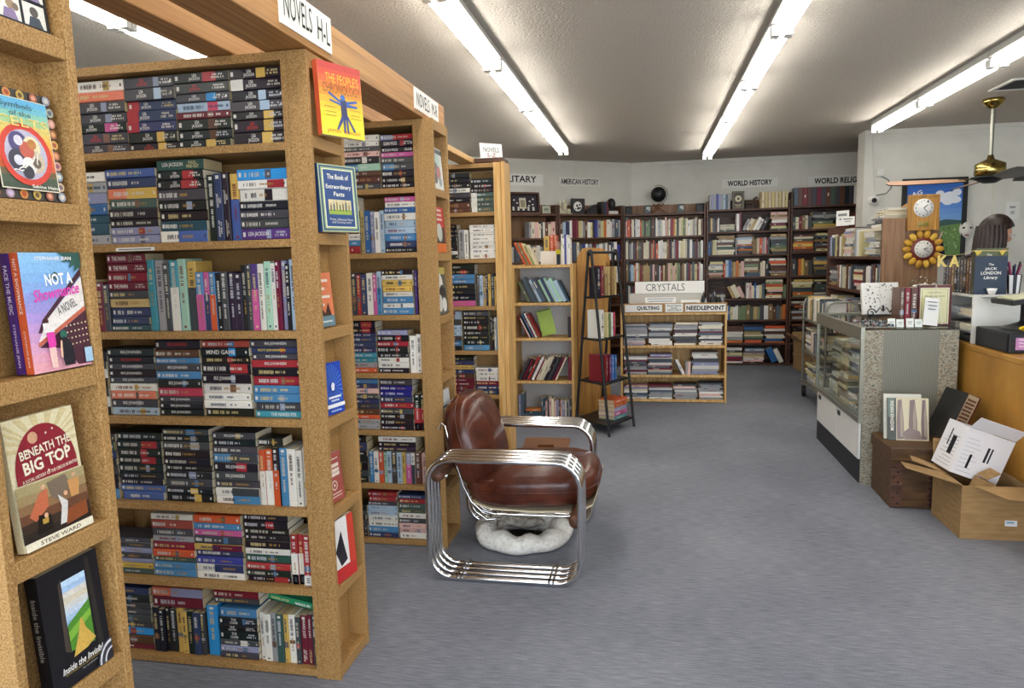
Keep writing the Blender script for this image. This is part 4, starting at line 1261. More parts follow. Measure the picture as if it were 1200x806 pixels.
PLR = {1: [('U', 6, .25, .7), ('S', 7, .32, .8), ('U', 5, .3, .8)], 2: [('S', 7, .3, .86), ('S', 8, .3, .9), ('U', 6, .3, .8)],
       3: [('U', 6, .3, .8), ('S', 7, .35, .85), ('U', 5, .3, .8)], 4: [('S', 7, .3, .9), ('S', 7, .3, .88), ('S', 6, .3, .8)],
       5: [('S', 7, .3, .9), ('U', 4, .2, .85), ('S', 6, .3, .8)], 6: [('S', 7, .3, .9), ('S', 6, .3, .7)], 7: [('S', 5, .3, .6)]}
RELI = 'K n k U e y l D R2 w S k U K e h t f'.split()
for si, segs in PLR.items():
    fill_shelf('hardback_book', Mw, 1.787, 2.59, TOPS_R[si], TOPS_R[si - 1] - 0.024, 9.555, segs, RELI, random.Random(si * 13 + 3), 'WORLD RELIGION case', si, 'hardbacks in the WORLD RELIGION case')
for si, segs in {1: [('U', 22, 1, .88)], 2: [('U', 22, 1, .9)], 3: [('U', 20, 1, .88)]}.items():
    fill_shelf('hardback_book', Md, -1.262, -0.36, TOPS_M[si], TOPS_M[si - 1] - 0.024, -0.295, segs, 'k N W w S M f V2 U l j A n'.split(), random.Random(si * 17), 'AMERICAN HISTORY case', si, 'hardbacks in the AMERICAN HISTORY case')
for si, segs in {1: [('L', 4, .3, -.8), ('_', 0, .3, 0), ('U', 9, .4, .8)], 2: [('U', 20, 1, .85)]}.items():
    fill_shelf('hardback_book', Md, -2.23, -1.32, TOPS_M[si], TOPS_M[si - 1] - 0.024, -0.295, segs, 'k n S w U p W'.split(), random.Random(si * 19), 'MILITARY case', si, 'hardbacks in the MILITARY case')

# rows of sets on the tray tops
TR = 'books on top of the dark cases'


def top_row(Mc, x0, x1, z, yf, toks, H, D, noun, where, rng, hard=True):
    n = len(toks)
    for i, tk in enumerate(toks):
        t = (x1 - x0) / n - 0.0008
        book('hardback_book', Mc @ Matrix.Translation((x0 + (x1 - x0) * i / n, yf, z + 0.001)), t, H * (1 if noun == 'set' else rng.uniform(.94, 1)), D, tk, rng.random(),
             '%s hardback %s in the %s' % (tok_name(tk), nth(i + 1), where), TR, None, False, False)


rg = random.Random(4)
top_row(Mw, 0.77, 1.03, 2.02, 9.58, 'S L S V2 L S A n S'.split(), 0.2, 0.14, 'row', 'grey row on top of the WORLD HISTORY case', rg)
top_row(Mw, 1.40, 1.73, 2.02, 9.58, ['t', 'w', 't', 'l'] * 4, 0.2, 0.14, 'set', 'tan matching set under WORLD HISTORY sign', rg)
top_row(Mw, 1.80, 2.56, 2.03, 9.58, 'n U R2 U k M k U D k U K k W'.split(), 0.225, 0.15, 'set', 'dark encyclopaedia row under WORLD RELIGION sign', rg)
top_row(Md, -0.62, -0.52, 2.0, -0.25, 'K v N M'.split(), 0.16, 0.12, 'set', 'dark foursome on top of the AMERICAN HISTORY case', rg)


def at_case(Mc, x, y, z, rz=0.0):
    return Mc @ Matrix.Translation((x, y, z)) @ Matrix.Rotation(rad(rz), 4, 'Z')


# globe on crossed wooden legs
g = empty('globe', (0.13, 9.72, 2.001), 0, 'black desk globe on crossed wooden legs atop the dark bookcase', 'globe')
a = MB()
a.ball(Matrix.Translation((0, 0, 0.255)) @ Matrix.Scale(0.1, 4), 28, 18, C('121416'))
a.build('sphere', 'paint', g)
a = MB()
a.tube([(0.118 * math.cos(rad(q)), 0, 0.255 + 0.118 * math.sin(rad(q))) for q in range(-90, 121, 12)], 0.007, 8)
a.build('meridian', 'steel', g)
for s_ in (-1, 1):
    a = MB()
    a.tube([(-0.1 * s_, -0.02 * s_, 0.0125), (0.07 * s_, 0.0, 0.13)], 0.009, 8)
    a.build('leg', 'walnut', g)
a = MB()
a.lathe([(0.012, 0.105), (0.03, 0.112), (0.03, 0.12), (0.008, 0.126), (0.006, 0.14)], 16)
a.build('stem', 'walnut', g)


def art_shadowbox(a):
    a.rect(0, 0, 1, 1, '241a16'); a.rect(0.06, 0.08, 0.94, 0.92, '343038')
    for i in range(5):
        a.rect(0.06 + 0.18 * i, 0.1, 0.13 + 0.18 * i, 0.3, 'c8c4bc')
    a.rect(0.32, 0.2, 0.56, 0.78, 'c9c4ae'); a.rect(0.36, 0.28, 0.52, 0.66, '8f8a70')
    for u, v in ((0.14, 0.66), (0.24, 0.5), (0.7, 0.6), (0.82, 0.72), (0.8, 0.42), (0.66, 0.36)):
        a.poly([(u + (0.05 if k % 2 == 0 else 0.02) * math.sin(rad(36 * k)), v + (0.06 if k % 2 == 0 else 0.025) * math.cos(rad(36 * k))) for k in range(10)], 'e4e2dc')


def flat_frame(name, Mc, x, y, z, w, h, art, label, cat, rz=0, lean=8, depth=0.03, mat='dark', fw=0.02):
    root = bpy.data.objects.new(name, None)
    root.empty_display_size = 0.05
    root.matrix_world = at_case(Mc, x, y, z + depth * math.sin(rad(lean)), rz) @ Matrix.Rotation(rad(-lean), 4, 'X')
    COL.objects.link(root)
    tag(root, label, cat)
    a = MB()
    for q in ((0, fw, 0, h), (w - fw, w, 0, h), (fw, w - fw, 0, fw), (fw, w - fw, h - fw, h)):
        a.box(q[0], q[1], 0, depth, q[2], q[3])
    a.build('frame', mat, root, bevel=0.001)
    p = MB()
    p.box(fw + .0003, w - fw - .0003, depth * 0.5, depth * 0.8, fw + .0003, h - fw - .0003, C('d8d4c8'))
    o = p.build('picture', 'matte', root)
    if art:
        b_ = MB()
        A = Art(b_, w - 2 * fw, h - 2 * fw)
        art(A)
        b_.v = [(q[0] + fw, q[1] + depth * 0.5 - 0.0004, q[2] + fw) for q in b_.v]
        b_.build('print', 'matte', root)
    return root


def art_cert(a):
    a.rect(0, 0, 1, 1, 'c8ccb8'); a.rect(0.15, 0.25, 0.85, 0.8, 'a8ae98'); a.rect(0.25, 0.5, 0.75, 0.62, '5e6a5a'); a.rect(0.2, 0.1, 0.8, 0.16, '6a705e')


flat_frame('shadow_box', Md, -1.90, -0.2, 2.003, 0.42, 0.27, art_shadowbox, 'dark shadow box with stars and a small photo below the MILITARY sign', 'shadow box')
flat_frame('framed_certificate', Md, -1.46, -0.2, 2.003, 0.13, 0.11, art_cert, 'small green-grey framed certificate beside the shadow box', 'picture frame', fw=0.008, depth=0.014)
cover_book('face_out_book', at_case(Md, -1.035, -0.2, 2.002), 0.19, 0.2, 0.03, lambda a: (a.rect(0, 0, 1, 1, '16161a'), [a.disc(u, v, r_, c) for u, v, r_, c in ((0.45, 0.5, 0.32, 'e8e6e0'), (0.4, 0.55, 0.08, '16161a'), (0.6, 0.6, 0.07, '16161a'), (0.5, 0.38, 0.1, '2a2a2e'), (0.66, 0.4, 0.06, '16161a'), (0.3, 0.36, 0.05, '16161a'))]),
           'black book with a white round drawing standing on the AMERICAN HISTORY case', base='16161a')
# carved pale figurine
f = bpy.data.objects.new('figurine', None); f.matrix_world = at_case(Md, -1.15, -0.2, 2.001); COL.objects.link(f)
tag(f, 'cream carved seated figurines on the AMERICAN HISTORY case', 'figurine')
a = MB()
for x_, z_, r_ in ((-0.06, 0.035, 0.034), (-0.055, 0.09, 0.026), (-0.055, 0.135, 0.02), (0.01, 0.05, 0.04), (0.015, 0.11, 0.03), (0.02, 0.155, 0.022), (0.07, 0.03, 0.03), (-0.02, 0.02, 0.024)):
    a.ball(Matrix.Translation((x_, 0, z_ + 0.008)) @ Matrix.Diagonal((r_, r_ * 0.8, r_ * 1.15, 1)), 12, 8, C('cfc6ae'))
a.tube([(-0.055, -0.02, 0.1), (-0.02, -0.03, 0.06), (0.0, -0.03, 0.04)], 0.009, 6, C('c2b89c'))
a.build('carving', 'matte', f)
a = MB(); a.box(-0.1, 0.1, -0.04, 0.04, 0, 0.012, C('b4a98c')); a.build('plinth_base', 'matte', f)
# black bookend and bust
f = bpy.data.objects.new('bookend', None); f.matrix_world = at_case(Md, -0.76, -0.2, 2.001); COL.objects.link(f)
tag(f, 'black arched bookend beside the dark foursome of books', 'bookend')
a = MB(); a.prism([(-0.08, 0), (0.08, 0), (0.08, 0.13), (0.03, 0.12), (-0.03, 0.08), (-0.07, 0.03)], -0.03, 0.03, C('17171a')); a.build('casting', 'paint', f, bevel=0.004)
f = bpy.data.objects.new('bust', None); f.matrix_world = at_case(Md, -0.44, -0.2, 2.001); COL.objects.link(f)
tag(f, 'dark head bust on a white block at the end of the AMERICAN HISTORY case', 'bust')
a = MB(); a.box(-0.07, 0.07, -0.05, 0.05, 0, 0.045, C('c9c6be')); a.build('block', 'matte', f, bevel=0.004)
a = MB()
a.ball(Matrix.Translation((0, 0, 0.135)) @ Matrix.Diagonal((0.05, 0.058, 0.066, 1)), 16, 10, C('2e2c2c'), fn=lambda p: p + Vector((0.0, -0.25 * max(0, 0.5 - abs(p.x) * 2.5) * (1 if p.y < 0 and -0.3 < p.z < 0.3 else 0), 0)))
a.lathe([(0.055, 0.046), (0.04, 0.062), (0.026, 0.08), (0.026, 0.1)], 14, C('2e2c2c'))
a.ball(Matrix.Translation((0, 0.012, 0.16)) @ Matrix.Diagonal((0.054, 0.055, 0.05, 1)), 14, 8, C('232222'))
a.build('head', 'paint', f)


def art_bwphoto(a):
    a.rect(0, 0, 1, 1, '2a3030'); a.rect(0.35, 0.3, 0.9, 0.8, 'b8bcb4'); a.disc(0.5, 0.3, 0.25, '4a524e')


for x_, w_, lab in ((-0.06, 0.09, 'small dark photo card standing to one side of the globe'), (0.37, 0.09, 'small dark photo card on the far side of the globe')):
    cover_book('photo_card', at_case(Mw, x_, 9.66, 2.002), w_, 0.115, 0.012, art_bwphoto, lab, 'photo card', base='2a3030', group=None)
f = empty('storage_tin', (0.655, 9.7, 2.001), 0, 'black tin box at the end of the globe-topped case', 'tin')
a = MB(); a.box(-0.045, 0.045, -0.05, 0.05, 0, 0.1, C('14181a')); a.build('body', 'paint', f, bevel=0.004)
a = MB(); a.box(-0.047, 0.047, -0.052, 0.052, 0.1, 0.115, C('1c2224')); a.build('lid', 'paint', f, bevel=0.003)
f = empty('storage_tin', (-0.255, 9.7, 2.001), 0, 'black narrow tin box near the corner beside the globe', 'tin')
a = MB(); a.box(-0.04, 0.04, -0.05, 0.05, 0, 0.1, C('101214')); a.build('body', 'paint', f, bevel=0.004)
a = MB(); a.box(-0.042, 0.042, -0.052, 0.052, 0.1, 0.112, C('181a1c')); a.build('lid', 'paint', f, bevel=0.003)


def art_ornate(a):
    a.rect(0, 0, 1, 1, '3a2f22'); a.rect(0.06, 0.04, 0.94, 0.96, '7a6842'); a.rect(0.12, 0.07, 0.88, 0.93, '2f2a22')
    a.disc(0.5, 0.58, 0.3, 'a08a58'); a.disc(0.5, 0.58, 0.24, 'c8bfa0'); a.disc(0.5, 0.58, 0.12, '3a3226'); a.rect(0.2, 0.2, 0.8, 0.26, 'a08a58'); a.rect(0.28, 0.12, 0.72, 0.16, 'a08a58')


cover_book('face_out_book', at_case(Mw, 1.06, 9.62, 2.022), 0.145, 0.225, 0.03, art_ornate, 'ornate dark gold book with an oval emblem below the WORLD HISTORY sign', base='3a2f22', spine='2f271c')
f = empty('animal_figure', (1.28, 9.70, 2.021), 0, 'small bronze horse figure between the ornate book and the tan set', 'figurine')
a = MB()
a.ball(Matrix.Translation((0, 0, 0.085)) @ Matrix.Diagonal((0.06, 0.025, 0.03, 1)), 14, 8, C('4a3a28'))
for x_ in (-0.04, 0.04):
    for y_ in (-0.012, 0.012):
        a.tube([(x_, y_, 0.08), (x_ * 1.1, y_, 0.04), (x_, y_, 0.002)], [0.011, 0.007, 0.006], 6, C('4a3a28'))
a.tube([(0.045, 0, 0.095), (0.065, 0, 0.13), (0.085, 0, 0.145), (0.105, 0, 0.13)], [0.02, 0.014, 0.014, 0.008], 8, C('4a3a28'))
a.tube([(-0.058, 0, 0.095), (-0.075, 0, 0.075), (-0.075, 0, 0.045)], [0.006, 0.006, 0.003], 6, C('3a2e20'))
a.build('body', 'paint', f)

# wall signs
o = sign('section_sign', Matrix.Translation((1.305, 9.894, 2.315)), 0.70, 0.115, 'white WORLD HISTORY sign on the back wall', lines=[('WORLD HISTORY', 0.5, 0.5, 0.8, 0.62, '1a1a1a', 0.03)], face='e2e0d8')
o = sign('section_sign', Matrix.Translation((2.43, 9.894, 2.295)), 0.80, 0.125, 'white WORLD RELIGION sign on the back wall cut off by the partition', lines=[('WORLD RELIGION', 0.5, 0.5, 0.82, 0.6, '1a1a1a', 0.03)], face='e2e0d8')
o = sign('section_sign', Md @ Matrix.Translation((-0.80, -0.006, 2.38)), 0.62, 0.11, 'white AMERICAN HISTORY sign on the slanted wall', lines=[('AMERICAN HISTORY', 0.5, 0.5, 0.92, 0.66, '2a2a2a', 0.02)], face='e0ded6')
o = sign('section_sign', Md @ Matrix.Translation((-1.70, -0.006, 2.37)), 0.72, 0.145, 'white MILITARY sign on the slanted wall beside the pale post', lines=[('MILITARY', 0.5, 0.56, 0.74, 0.56, '2a2a2a', 0.02)], face='eae8e2')

# ---------------------------------------------------------------- the needlework case in the middle of the floor
Mq = Matrix.Translation((0.235, 7.08, 0))
wood_case('display_bookcase', Mq, -0.51, 0.51, 0, 0.34, [0.57, 0.275, 0.03], 0.872, 'low pine bookcase of magazines with QUILTING and NEEDLEPOINT signs', 'pale', th=0.02)
qroot = [o for o in COL.objects if o.name.startswith('display_bookcase')][0]
a = MB(); a.box(-0.51, 0.51, 0, 0.34, 0.8725, 0.892); a.build('top_board', 'pale', qroot, bevel=0.0015)
a = MB(); a.box(-0.51, 0.51, 0.0, 0.018, 0.8925, 0.988); a.build('sign_board', 'chip', qroot, bevel=0.0015)
MG = 'W S j p L n S w S M W S k S j W k S'.split()
for si, (z, zm) in enumerate(((0.57, 0.84), (0.275, 0.53), (0.03, 0.235))):
    segs = {0: [('S', 11, .25, .8), ('S', 12, .25, .82), ('S', 12, .25, .85), ('S', 11, .25, .85)], 1: [('S', 10, .25, .75), ('S', 12, .26, .82), ('L', 2, .13, -.7), ('U', 2, .05, .62), ('S', 12, .29, .9), ('_', 0, .04, 0)],
            2: [('S', 8, .25, .68), ('S', 8, .25, .72), ('S', 7, .25, .75), ('S', 9, .25, .8)]}[si]
    fill_shelf('craft_magazine', Mq, -0.487, 0.487, z, zm, 0.01, segs, MG, random.Random(90 + si), 'QUILTING case', si, 'magazines in the QUILTING case', 0.2)
sign('craft_sign', Mq @ Matrix.Translation((-0.285, -0.0055, 0.905)), 0.36, 0.07, 'white QUILTING sign on the low pine bookcase', lines=[('QUILTING', 0.62, 0.5, 0.6, 0.64, '1d2026', 0.03)])
sign('craft_sign', Mq @ Matrix.Translation((0.01, -0.0055, 0.9)), 0.17, 0.082, 'small white KNITTING AND CROCHET card between the two larger signs', lines=[('KNITTING\nAND\nCROCHET', 0.5, 0.5, 0.8, 0.76, '55585e', 0.01)])
sign('craft_sign', Mq @ Matrix.Translation((0.305, -0.0055, 0.903)), 0.38, 0.072, 'white NEEDLEPOINT sign on the low pine bookcase', lines=[('NEEDLEPOINT', 0.5, 0.5, 0.94, 0.62, '1d2026', 0.03)])
sign('crystals_sign', Mq @ Matrix.Translation((-0.03, 0.2, 1.075)) @ Matrix.Rotation(rad(-8), 4, 'X'), 0.68, 0.12, 'white hand-lettered CRYSTALS sign leaning on top of the low bookcase', lines=[('CRYSTALS', 0.44, 0.5, 0.56, 0.62, '6a6a6a')])
cr = empty('crate', (0.21, 7.36, 0.8925), 0, 'white cardboard box behind the papers, holding up the CRYSTALS sign', 'box')
a = MB(); a.box(-0.4, 0.33, -0.07, 0.055, 0, 0.18, C('c9c8c2')); a.build('body', 'matte', cr, bevel=0.003)
sign('notice', Mq @ Matrix.Translation((-0.12, 0.06, 0.895)) @ Matrix.Rotation(rad(-16), 4, 'X'), 0.3, 0.15, 'white notice sheet of lettered lines below the CRYSTALS sign', lines=[(None, 0.5, 0.9 - 0.16 * k, 0.86 - 0.08 * (k % 2), 0.06, '8a94a0') for k in range(5)])
sign('notice', Mq @ Matrix.Translation((0.17, 0.09, 0.895)) @ Matrix.Rotation(rad(-14), 4, 'X'), 0.18, 0.12, 'smaller white card beside the notice sheet, next to the dark crystals', lines=[(None, 0.5, 0.75 - 0.2 * k, 0.7, 0.07, '9a9a9a') for k in range(3)])
rg = random.Random(12)
for k in range(6):
    f = empty('crystal', (0.235 + 0.3 + 0.037 * k, 7.08 + 0.1 + 0.1 * (k % 2), 0.8985), 0, 'dark crystal point, %s along the cluster behind the NEEDLEPOINT sign' % nth(k + 1), 'crystal', 'dark crystals on the low bookcase')
    a = MB()
    for q in range(3):
        h_ = rg.uniform(0.12, 0.2)
        M = Matrix.Translation((rg.uniform(-0.006, 0.006), rg.uniform(-0.01, 0.01), 0)) @ Matrix.Rotation(rg.uniform(-0.2, 0.2), 4, 'Y')
        a.lathe([(0.013, 0.002), (0.017, h_ * 0.7), (0.0, h_)], 6, C(rg.choice(['1a1a1e', '202024', '9a9a9c', '121214', '161618'])), M=M, smooth=False)
    a.build('points', 'paint', f)
# ---------------------------------------------------------------- leather lounge chair in a chrome frame
ch = empty('lounge_chair', (-0.64, 3.4, 0), 0, 'brown leather lounge chair with looped chrome arms beside the novel cases', 'chair')


def rloop(x0, x1, z0, z1, r, y, n=7):
    pts = []
    for cx, cz, a0 in ((x1 - r, z1 - r, 90), (x1 - r, z0 + r, 0), (x0 + r, z0 + r, -90), (x0 + r, z1 - r, -180)):
        for i in range(n):
            a = rad(a0 - 90 * i / (n - 1))
            pts.append((cx + r * math.cos(a), y, cz + r * math.sin(a)))
    return pts


for side, ys in (('near', (-0.425, -0.375, -0.325, -0.275)), ('far', (0.275, 0.325, 0.375, 0.425))):
    fr = MB()
    fr.tube(rloop(-0.345, 0.345, 0.0145, 0.565, 0.105, ys[0]), 0.0135, 10, closed=True)
    first = fr.build('arm_loop', 'chrome', ch)
    for y in ys[1:]:
        fr = MB()
        fr.tube(rloop(-0.345, 0.345, 0.0145, 0.565, 0.105, y), 0.0135, 10, closed=True)
        fr.build('loop_rod', 'chrome', first)
    for x_ in (-0.22, 0.2):
        for dx in (0, 0.018):
            fr = MB()
            fr.box(x_ + dx, x_ + dx + 0.008, ys[0] - 0.016, ys[-1] + 0.016, 0.0003, 0.03)
            fr.build('clip', 'chrome', first)
    # far rear edge of each loop is tied by wooden rails below
for x_, z_, nm in ((-0.312, 0.475, 'rear_rail'), (0.318, 0.285, 'front_rail')):
    fr = MB()
    fr.lathe([(0.0, -0.395), (0.026, -0.39), (0.03, -0.37), (0.03, 0.37), (0.026, 0.39), (0.0, 0.395)], 18, M=Matrix.Translation((x_, 0, z_)) @ Matrix.Rotation(rad(90), 4, 'X'))
    fr.build(nm, 'dark', ch)
    for s_ in (-1, 1):
        fr = MB()
        fr.lathe([(0.010, 0), (0.010, 0.006), (0.004, 0.010)], 10, M=Matrix.Translation((x_ + 0.03, s_ * 0.345, z_ - 0.01)) @ Matrix.Rotation(rad(90), 4, 'Y'))
        fr.build('bolt', 'chrome', ch)
# thin bent rod under seat and back, one on each side
for s_ in (-1, 1):
    fr = MB()
    fr.tube([(-0.335, s_ * 0.245, 0.66), (-0.325, s_ * 0.245, 0.69), (-0.305, s_ * 0.245, 0.675), (-0.28, s_ * 0.245, 0.56), (-0.225, s_ * 0.245, 0.38), (-0.19, s_ * 0.245, 0.31), (-0.145, s_ * 0.245, 0.27), (-0.08, s_ * 0.245, 0.255), (0.26, s_ * 0.245, 0.258), (0.32, s_ * 0.245, 0.27)], 0.005, 8)
    fr.build('sling_rod', 'chrome', ch)
    fr = MB()
    fr.tube([(-0.17, s_ * 0.22, 0.25), (-0.12, s_ * 0.22, 0.215), (-0.06, s_ * 0.22, 0.225), (0.0, s_ * 0.22, 0.252)], 0.0065, 8)
    fr.build('spring_rod', 'chrome', ch)


def cushion(name, cx, cy, cz, lx, ly, lz, rot, wr, seed, p=2.6):
    """a stuffed pad: rounded block with soft puckers"""
    rg_ = random.Random(seed)
    ph = [rg_.uniform(0, 6) for _ in range(6)]
    b_ = MB()

    def fn(q):
        e = 2.0 / p
        s = lambda v: math.copysign(abs(v) ** e, v)
        th = math.asin(max(-1, min(1, q.z)))
        an = math.atan2(q.y, q.x)
        x = s(math.cos(th)) * s(math.cos(an)); y = s(math.cos(th)) * s(math.sin(an)); z = s(math.sin(th))
        k = 1 - 0.33 * (x * x * 0.5 + y * y * 0.5) ** 1.5
        w = wr * (0.7 * math.sin(5 * x + ph[0]) * math.sin(4 * y + ph[1]) + 0.35 * math.sin(23 * y + 6 * x + ph[5]) * max(0, abs(x) - 0.3) + 0.6 * math.sin(13 * y + 4 * x + ph[2]) * (abs(x) ** 2) + 0.5 * math.sin(17 * x - 6 * y + ph[3]) * abs(y) ** 2)
        return Vector((x, y, z * k + w * (1 - abs(z) * 0.3)))
    b_.ball(Matrix.Translation((cx, cy, cz)) @ rot @ Matrix.Diagonal((lx / 2, ly / 2, lz / 2, 1)), 44, 26, fn=fn)
    o = b_.build(name, 'leather', ch)
    # piped seam around the pad
    s_ = MB()
    pts = []
    for i in range(48):
        an = 2 * math.pi * i / 48
        e = 2.0 / p
        s = lambda v: math.copysign(abs(v) ** e, v)
        pts.append((Matrix.Translation((cx, cy, cz)) @ rot @ Matrix.Diagonal((lx / 2, ly / 2, lz / 2, 1))) @ Vector((s(math.cos(an)) * 1.004, s(math.sin(an)) * 1.004, wr * 0.4 * math.sin(5 * an + ph[4]))))
    s_.tube(pts, 0.0045, 6, closed=True)
    s_.build('piping', 'leather', o)
    return o


cushion('seat_cushion', 0.085, -0.005, 0.372, 0.645, 0.55, 0.215, Matrix.Rotation(rad(-3), 4, 'Y'), 0.05, 3, 3.6)
cushion('back_cushion', -0.215, 0.0, 0.565, 0.47, 0.55, 0.25, Matrix.Rotation(rad(-106), 4, 'Y'), 0.035, 8, 2.7)
b_ = MB()
pts = [(-0.19, 0.31), (-0.1, 0.282), (0.1, 0.275), (0.32, 0.285), (0.385, 0.32), (0.405, 0.375)]
for i in range(len(pts) - 1):
    (xa, za), (xb, zb) = pts[i], pts[i + 1]
    b_.mesh([(xa, -0.24, za), (xb, -0.24, zb), (xb, 0.24, zb), (xa, 0.24, za), (xa, -0.24, za - 0.008), (xb, -0.24, zb - 0.008), (xb, 0.24, zb - 0.008), (xa, 0.24, za - 0.008)],
            [(0, 1, 2, 3), (7, 6, 5, 4), (0, 4, 5, 1), (2, 6, 7, 3)] + ([(0, 3, 7, 4)] if i == 0 else []) + ([(1, 5, 6, 2)] if i == len(pts) - 2 else []), C('cdbfa2'))
b_.build('canvas_sling', 'matte', ch)

# ---------------------------------------------------------------- fleece pet bed under the chair
pb = empty('pet_bed', (-0.645, 3.46, 0), 0, 'round white fleece pet bed on the carpet under the leather chair', 'pet bed')
b_ = MB()
vs, fs = [], []
nu, nv = 48, 18
rg = random.Random(5)
for i in range(nu):
    u = 2 * math.pi * i / nu
    R0 = 0.188 + 0.006 * math.sin(3 * u + 1) + 0.006 * math.sin(7 * u)
    hz = 0.052 + 0.006 * math.sin(2 * u + 0.5) + 0.005 * math.sin(9 * u)
    for j in range(nv):
        v = 2 * math.pi * j / nv
        rr = 0.06 * (1 + 0.05 * math.sin(5 * u + 3 * v))
        vs.append(((R0 + rr * math.cos(v)) * math.cos(u) * 1.02, (R0 + rr * math.cos(v)) * math.sin(u) * 0.85, max(0.001, hz + hz * 0.98 * math.sin(v))))
for i in range(nu):
    for j in range(nv):
        fs.append((i * nv + j, ((i + 1) % nu) * nv + j, ((i + 1) % nu) * nv + (j + 1) % nv, i * nv + (j + 1) % nv))
b_.mesh(vs, fs, smooth=True)
b_.build('bolster', 'fur', pb)
b_ = MB()
b_.lathe([(0.135, 0.002), (0.14, 0.012), (0.1, 0.022), (0.0, 0.018)], 32)
b_.build('floor_pad', 'darkfur', pb)
b_ = MB()
b_.tube([(0.115 * math.cos(rad(q)), 0.09 * math.sin(rad(q)), 0.075 + 0.012 * math.sin(rad(3 * q))) for q in range(20, 200, 10)], [0.012 + 0.02 * math.sin(rad((q - 20))) for q in range(20, 200, 10)], 10)
b_.build('inner_fold', 'grayfur', pb)

# ---------------------------------------------------------------- wooden box stool behind the chair
st = empty('wooden_stool', (-0.60, 4.04, 0), rad(3), 'square dark wooden box stool with a hand hole behind the leather chair', 'stool')
b_ = MB(); b_.box(-0.125, 0.125, -0.19, 0.19, 0, 0.325); b_.build('box', 'walnut', st, bevel=0.003)
b_ = MB()
b_.box(-0.135, 0.135, -0.20, -0.03, 0.3255, 0.35); b_.box(-0.135, 0.135, 0.03, 0.20, 0.3255, 0.35)
b_.box(-0.135, -0.05, -0.03, 0.03, 0.3255, 0.35); b_.box(0.05, 0.135, -0.03, 0.03, 0.3255, 0.35)
b_.build('lid', 'walnut', st)

# ---------------------------------------------------------------- pine unit of leaning picture books
wood_case('bookcase', Matrix.Translation((-0.915, 6.15, 0)), -0.27, 0.27, 0, 0.62, [1.395, 1.065, 0.752, 0.368, 0.03], 1.40, 'white-backed pine bookcase of leaning picture books past the pale post', 'pale', back=False)
ur = [o for o in COL.objects if o.type == 'EMPTY' and o.get('label', '').startswith('white-backed')][0]
b_ = MB(); b_.box(-0.2475, 0.2475, 0.3, 0.31, 0.03, 1.37, C('c9c9c8')); b_.build('white_back', 'paint', ur)
# second pine case standing end-on just behind, with a chamfered end panel
ec = empty('bookcase', (-0.50, 6.46, 0), 0, 'pine bookcase seen end-on with a chamfered end panel behind the black stand', 'bookcase')
b_ = MB(); b_.prism([(-0.14, 0), (0.125, 0), (0.125, 1.45), (0.07, 1.535), (-0.09, 1.535), (-0.14, 1.45)], 0, 0.02); b_.build('end_panel', 'counter', ec, bevel=0.002)
b_ = MB(); b_.prism([(-0.14, 0), (0.125, 0), (0.125, 1.45), (0.07, 1.535), (-0.09, 1.535), (-0.14, 1.45)], 0.56, 0.58); b_.build('end_panel', 'counter', ec, bevel=0.002)
b_ = MB(); b_.box(-0.012, 0.0, 0.0205, 0.5595, 0.03, 1.4); b_.build('divider', 'counter', ec)
for z_ in (0.06, 0.42, 0.78, 1.12, 1.4):
    b_ = MB(); b_.box(-0.135, -0.0125, 0.0205, 0.5595, z_ - 0.02, z_); b_.box(0.0005, 0.12, 0.0205, 0.5595, z_ - 0.02, z_); b_.build('shelf', 'counter', ec)
for si, (z, zm, segs, pal) in enumerate(((1.065, 1.36, [('L', 14, 1, -.84)], 'T2 k N K l h n D g A'), (0.752, 1.03, [('L', 9, .42, -.88), ('_', 0, .5, 0), ('U', 1, .05, .78)], 'M W k B A R h K'),
                                         (0.368, 0.72, [('L', 20, .94, .7), ('U', 1, .06, .72)], 'k K M w N U R j e n K V2'), (0.03, 0.33, [('U', 2, .1, .78), ('S', 3, .32, .25), ('U', 15, .56, .62)], 'n w p S M k f L T2 U'))):
    fill_shelf('picture_book', Matrix.Translation((-0.915, 6.15, 0)), -0.245, 0.245, z, zm, 0.02, segs, pal.split(), random.Random(50 + si), 'picture-book case', si, 'picture books in the white-backed case', 0.2)
Mp = Matrix.Translation((-0.915, 6.15, 0))
cover_book('picture_book', Mp @ Matrix.Translation((-0.022, 0.11, 0.7545)) @ Matrix.Rotation(rad(-14), 4, 'Y') @ Matrix.Rotation(rad(-6), 4, 'X'), 0.13, 0.235, 0.012, lambda a: (a.rect(0, 0, 1, 1, 'a3c25c'), a.rect(0.05, 0.94, 0.95, 0.985, '5a6a3a')), 'lime green face-out picture book on the third shelf of the picture-book case', 'picture book', base='a3c25c', spine='7d9a3c')
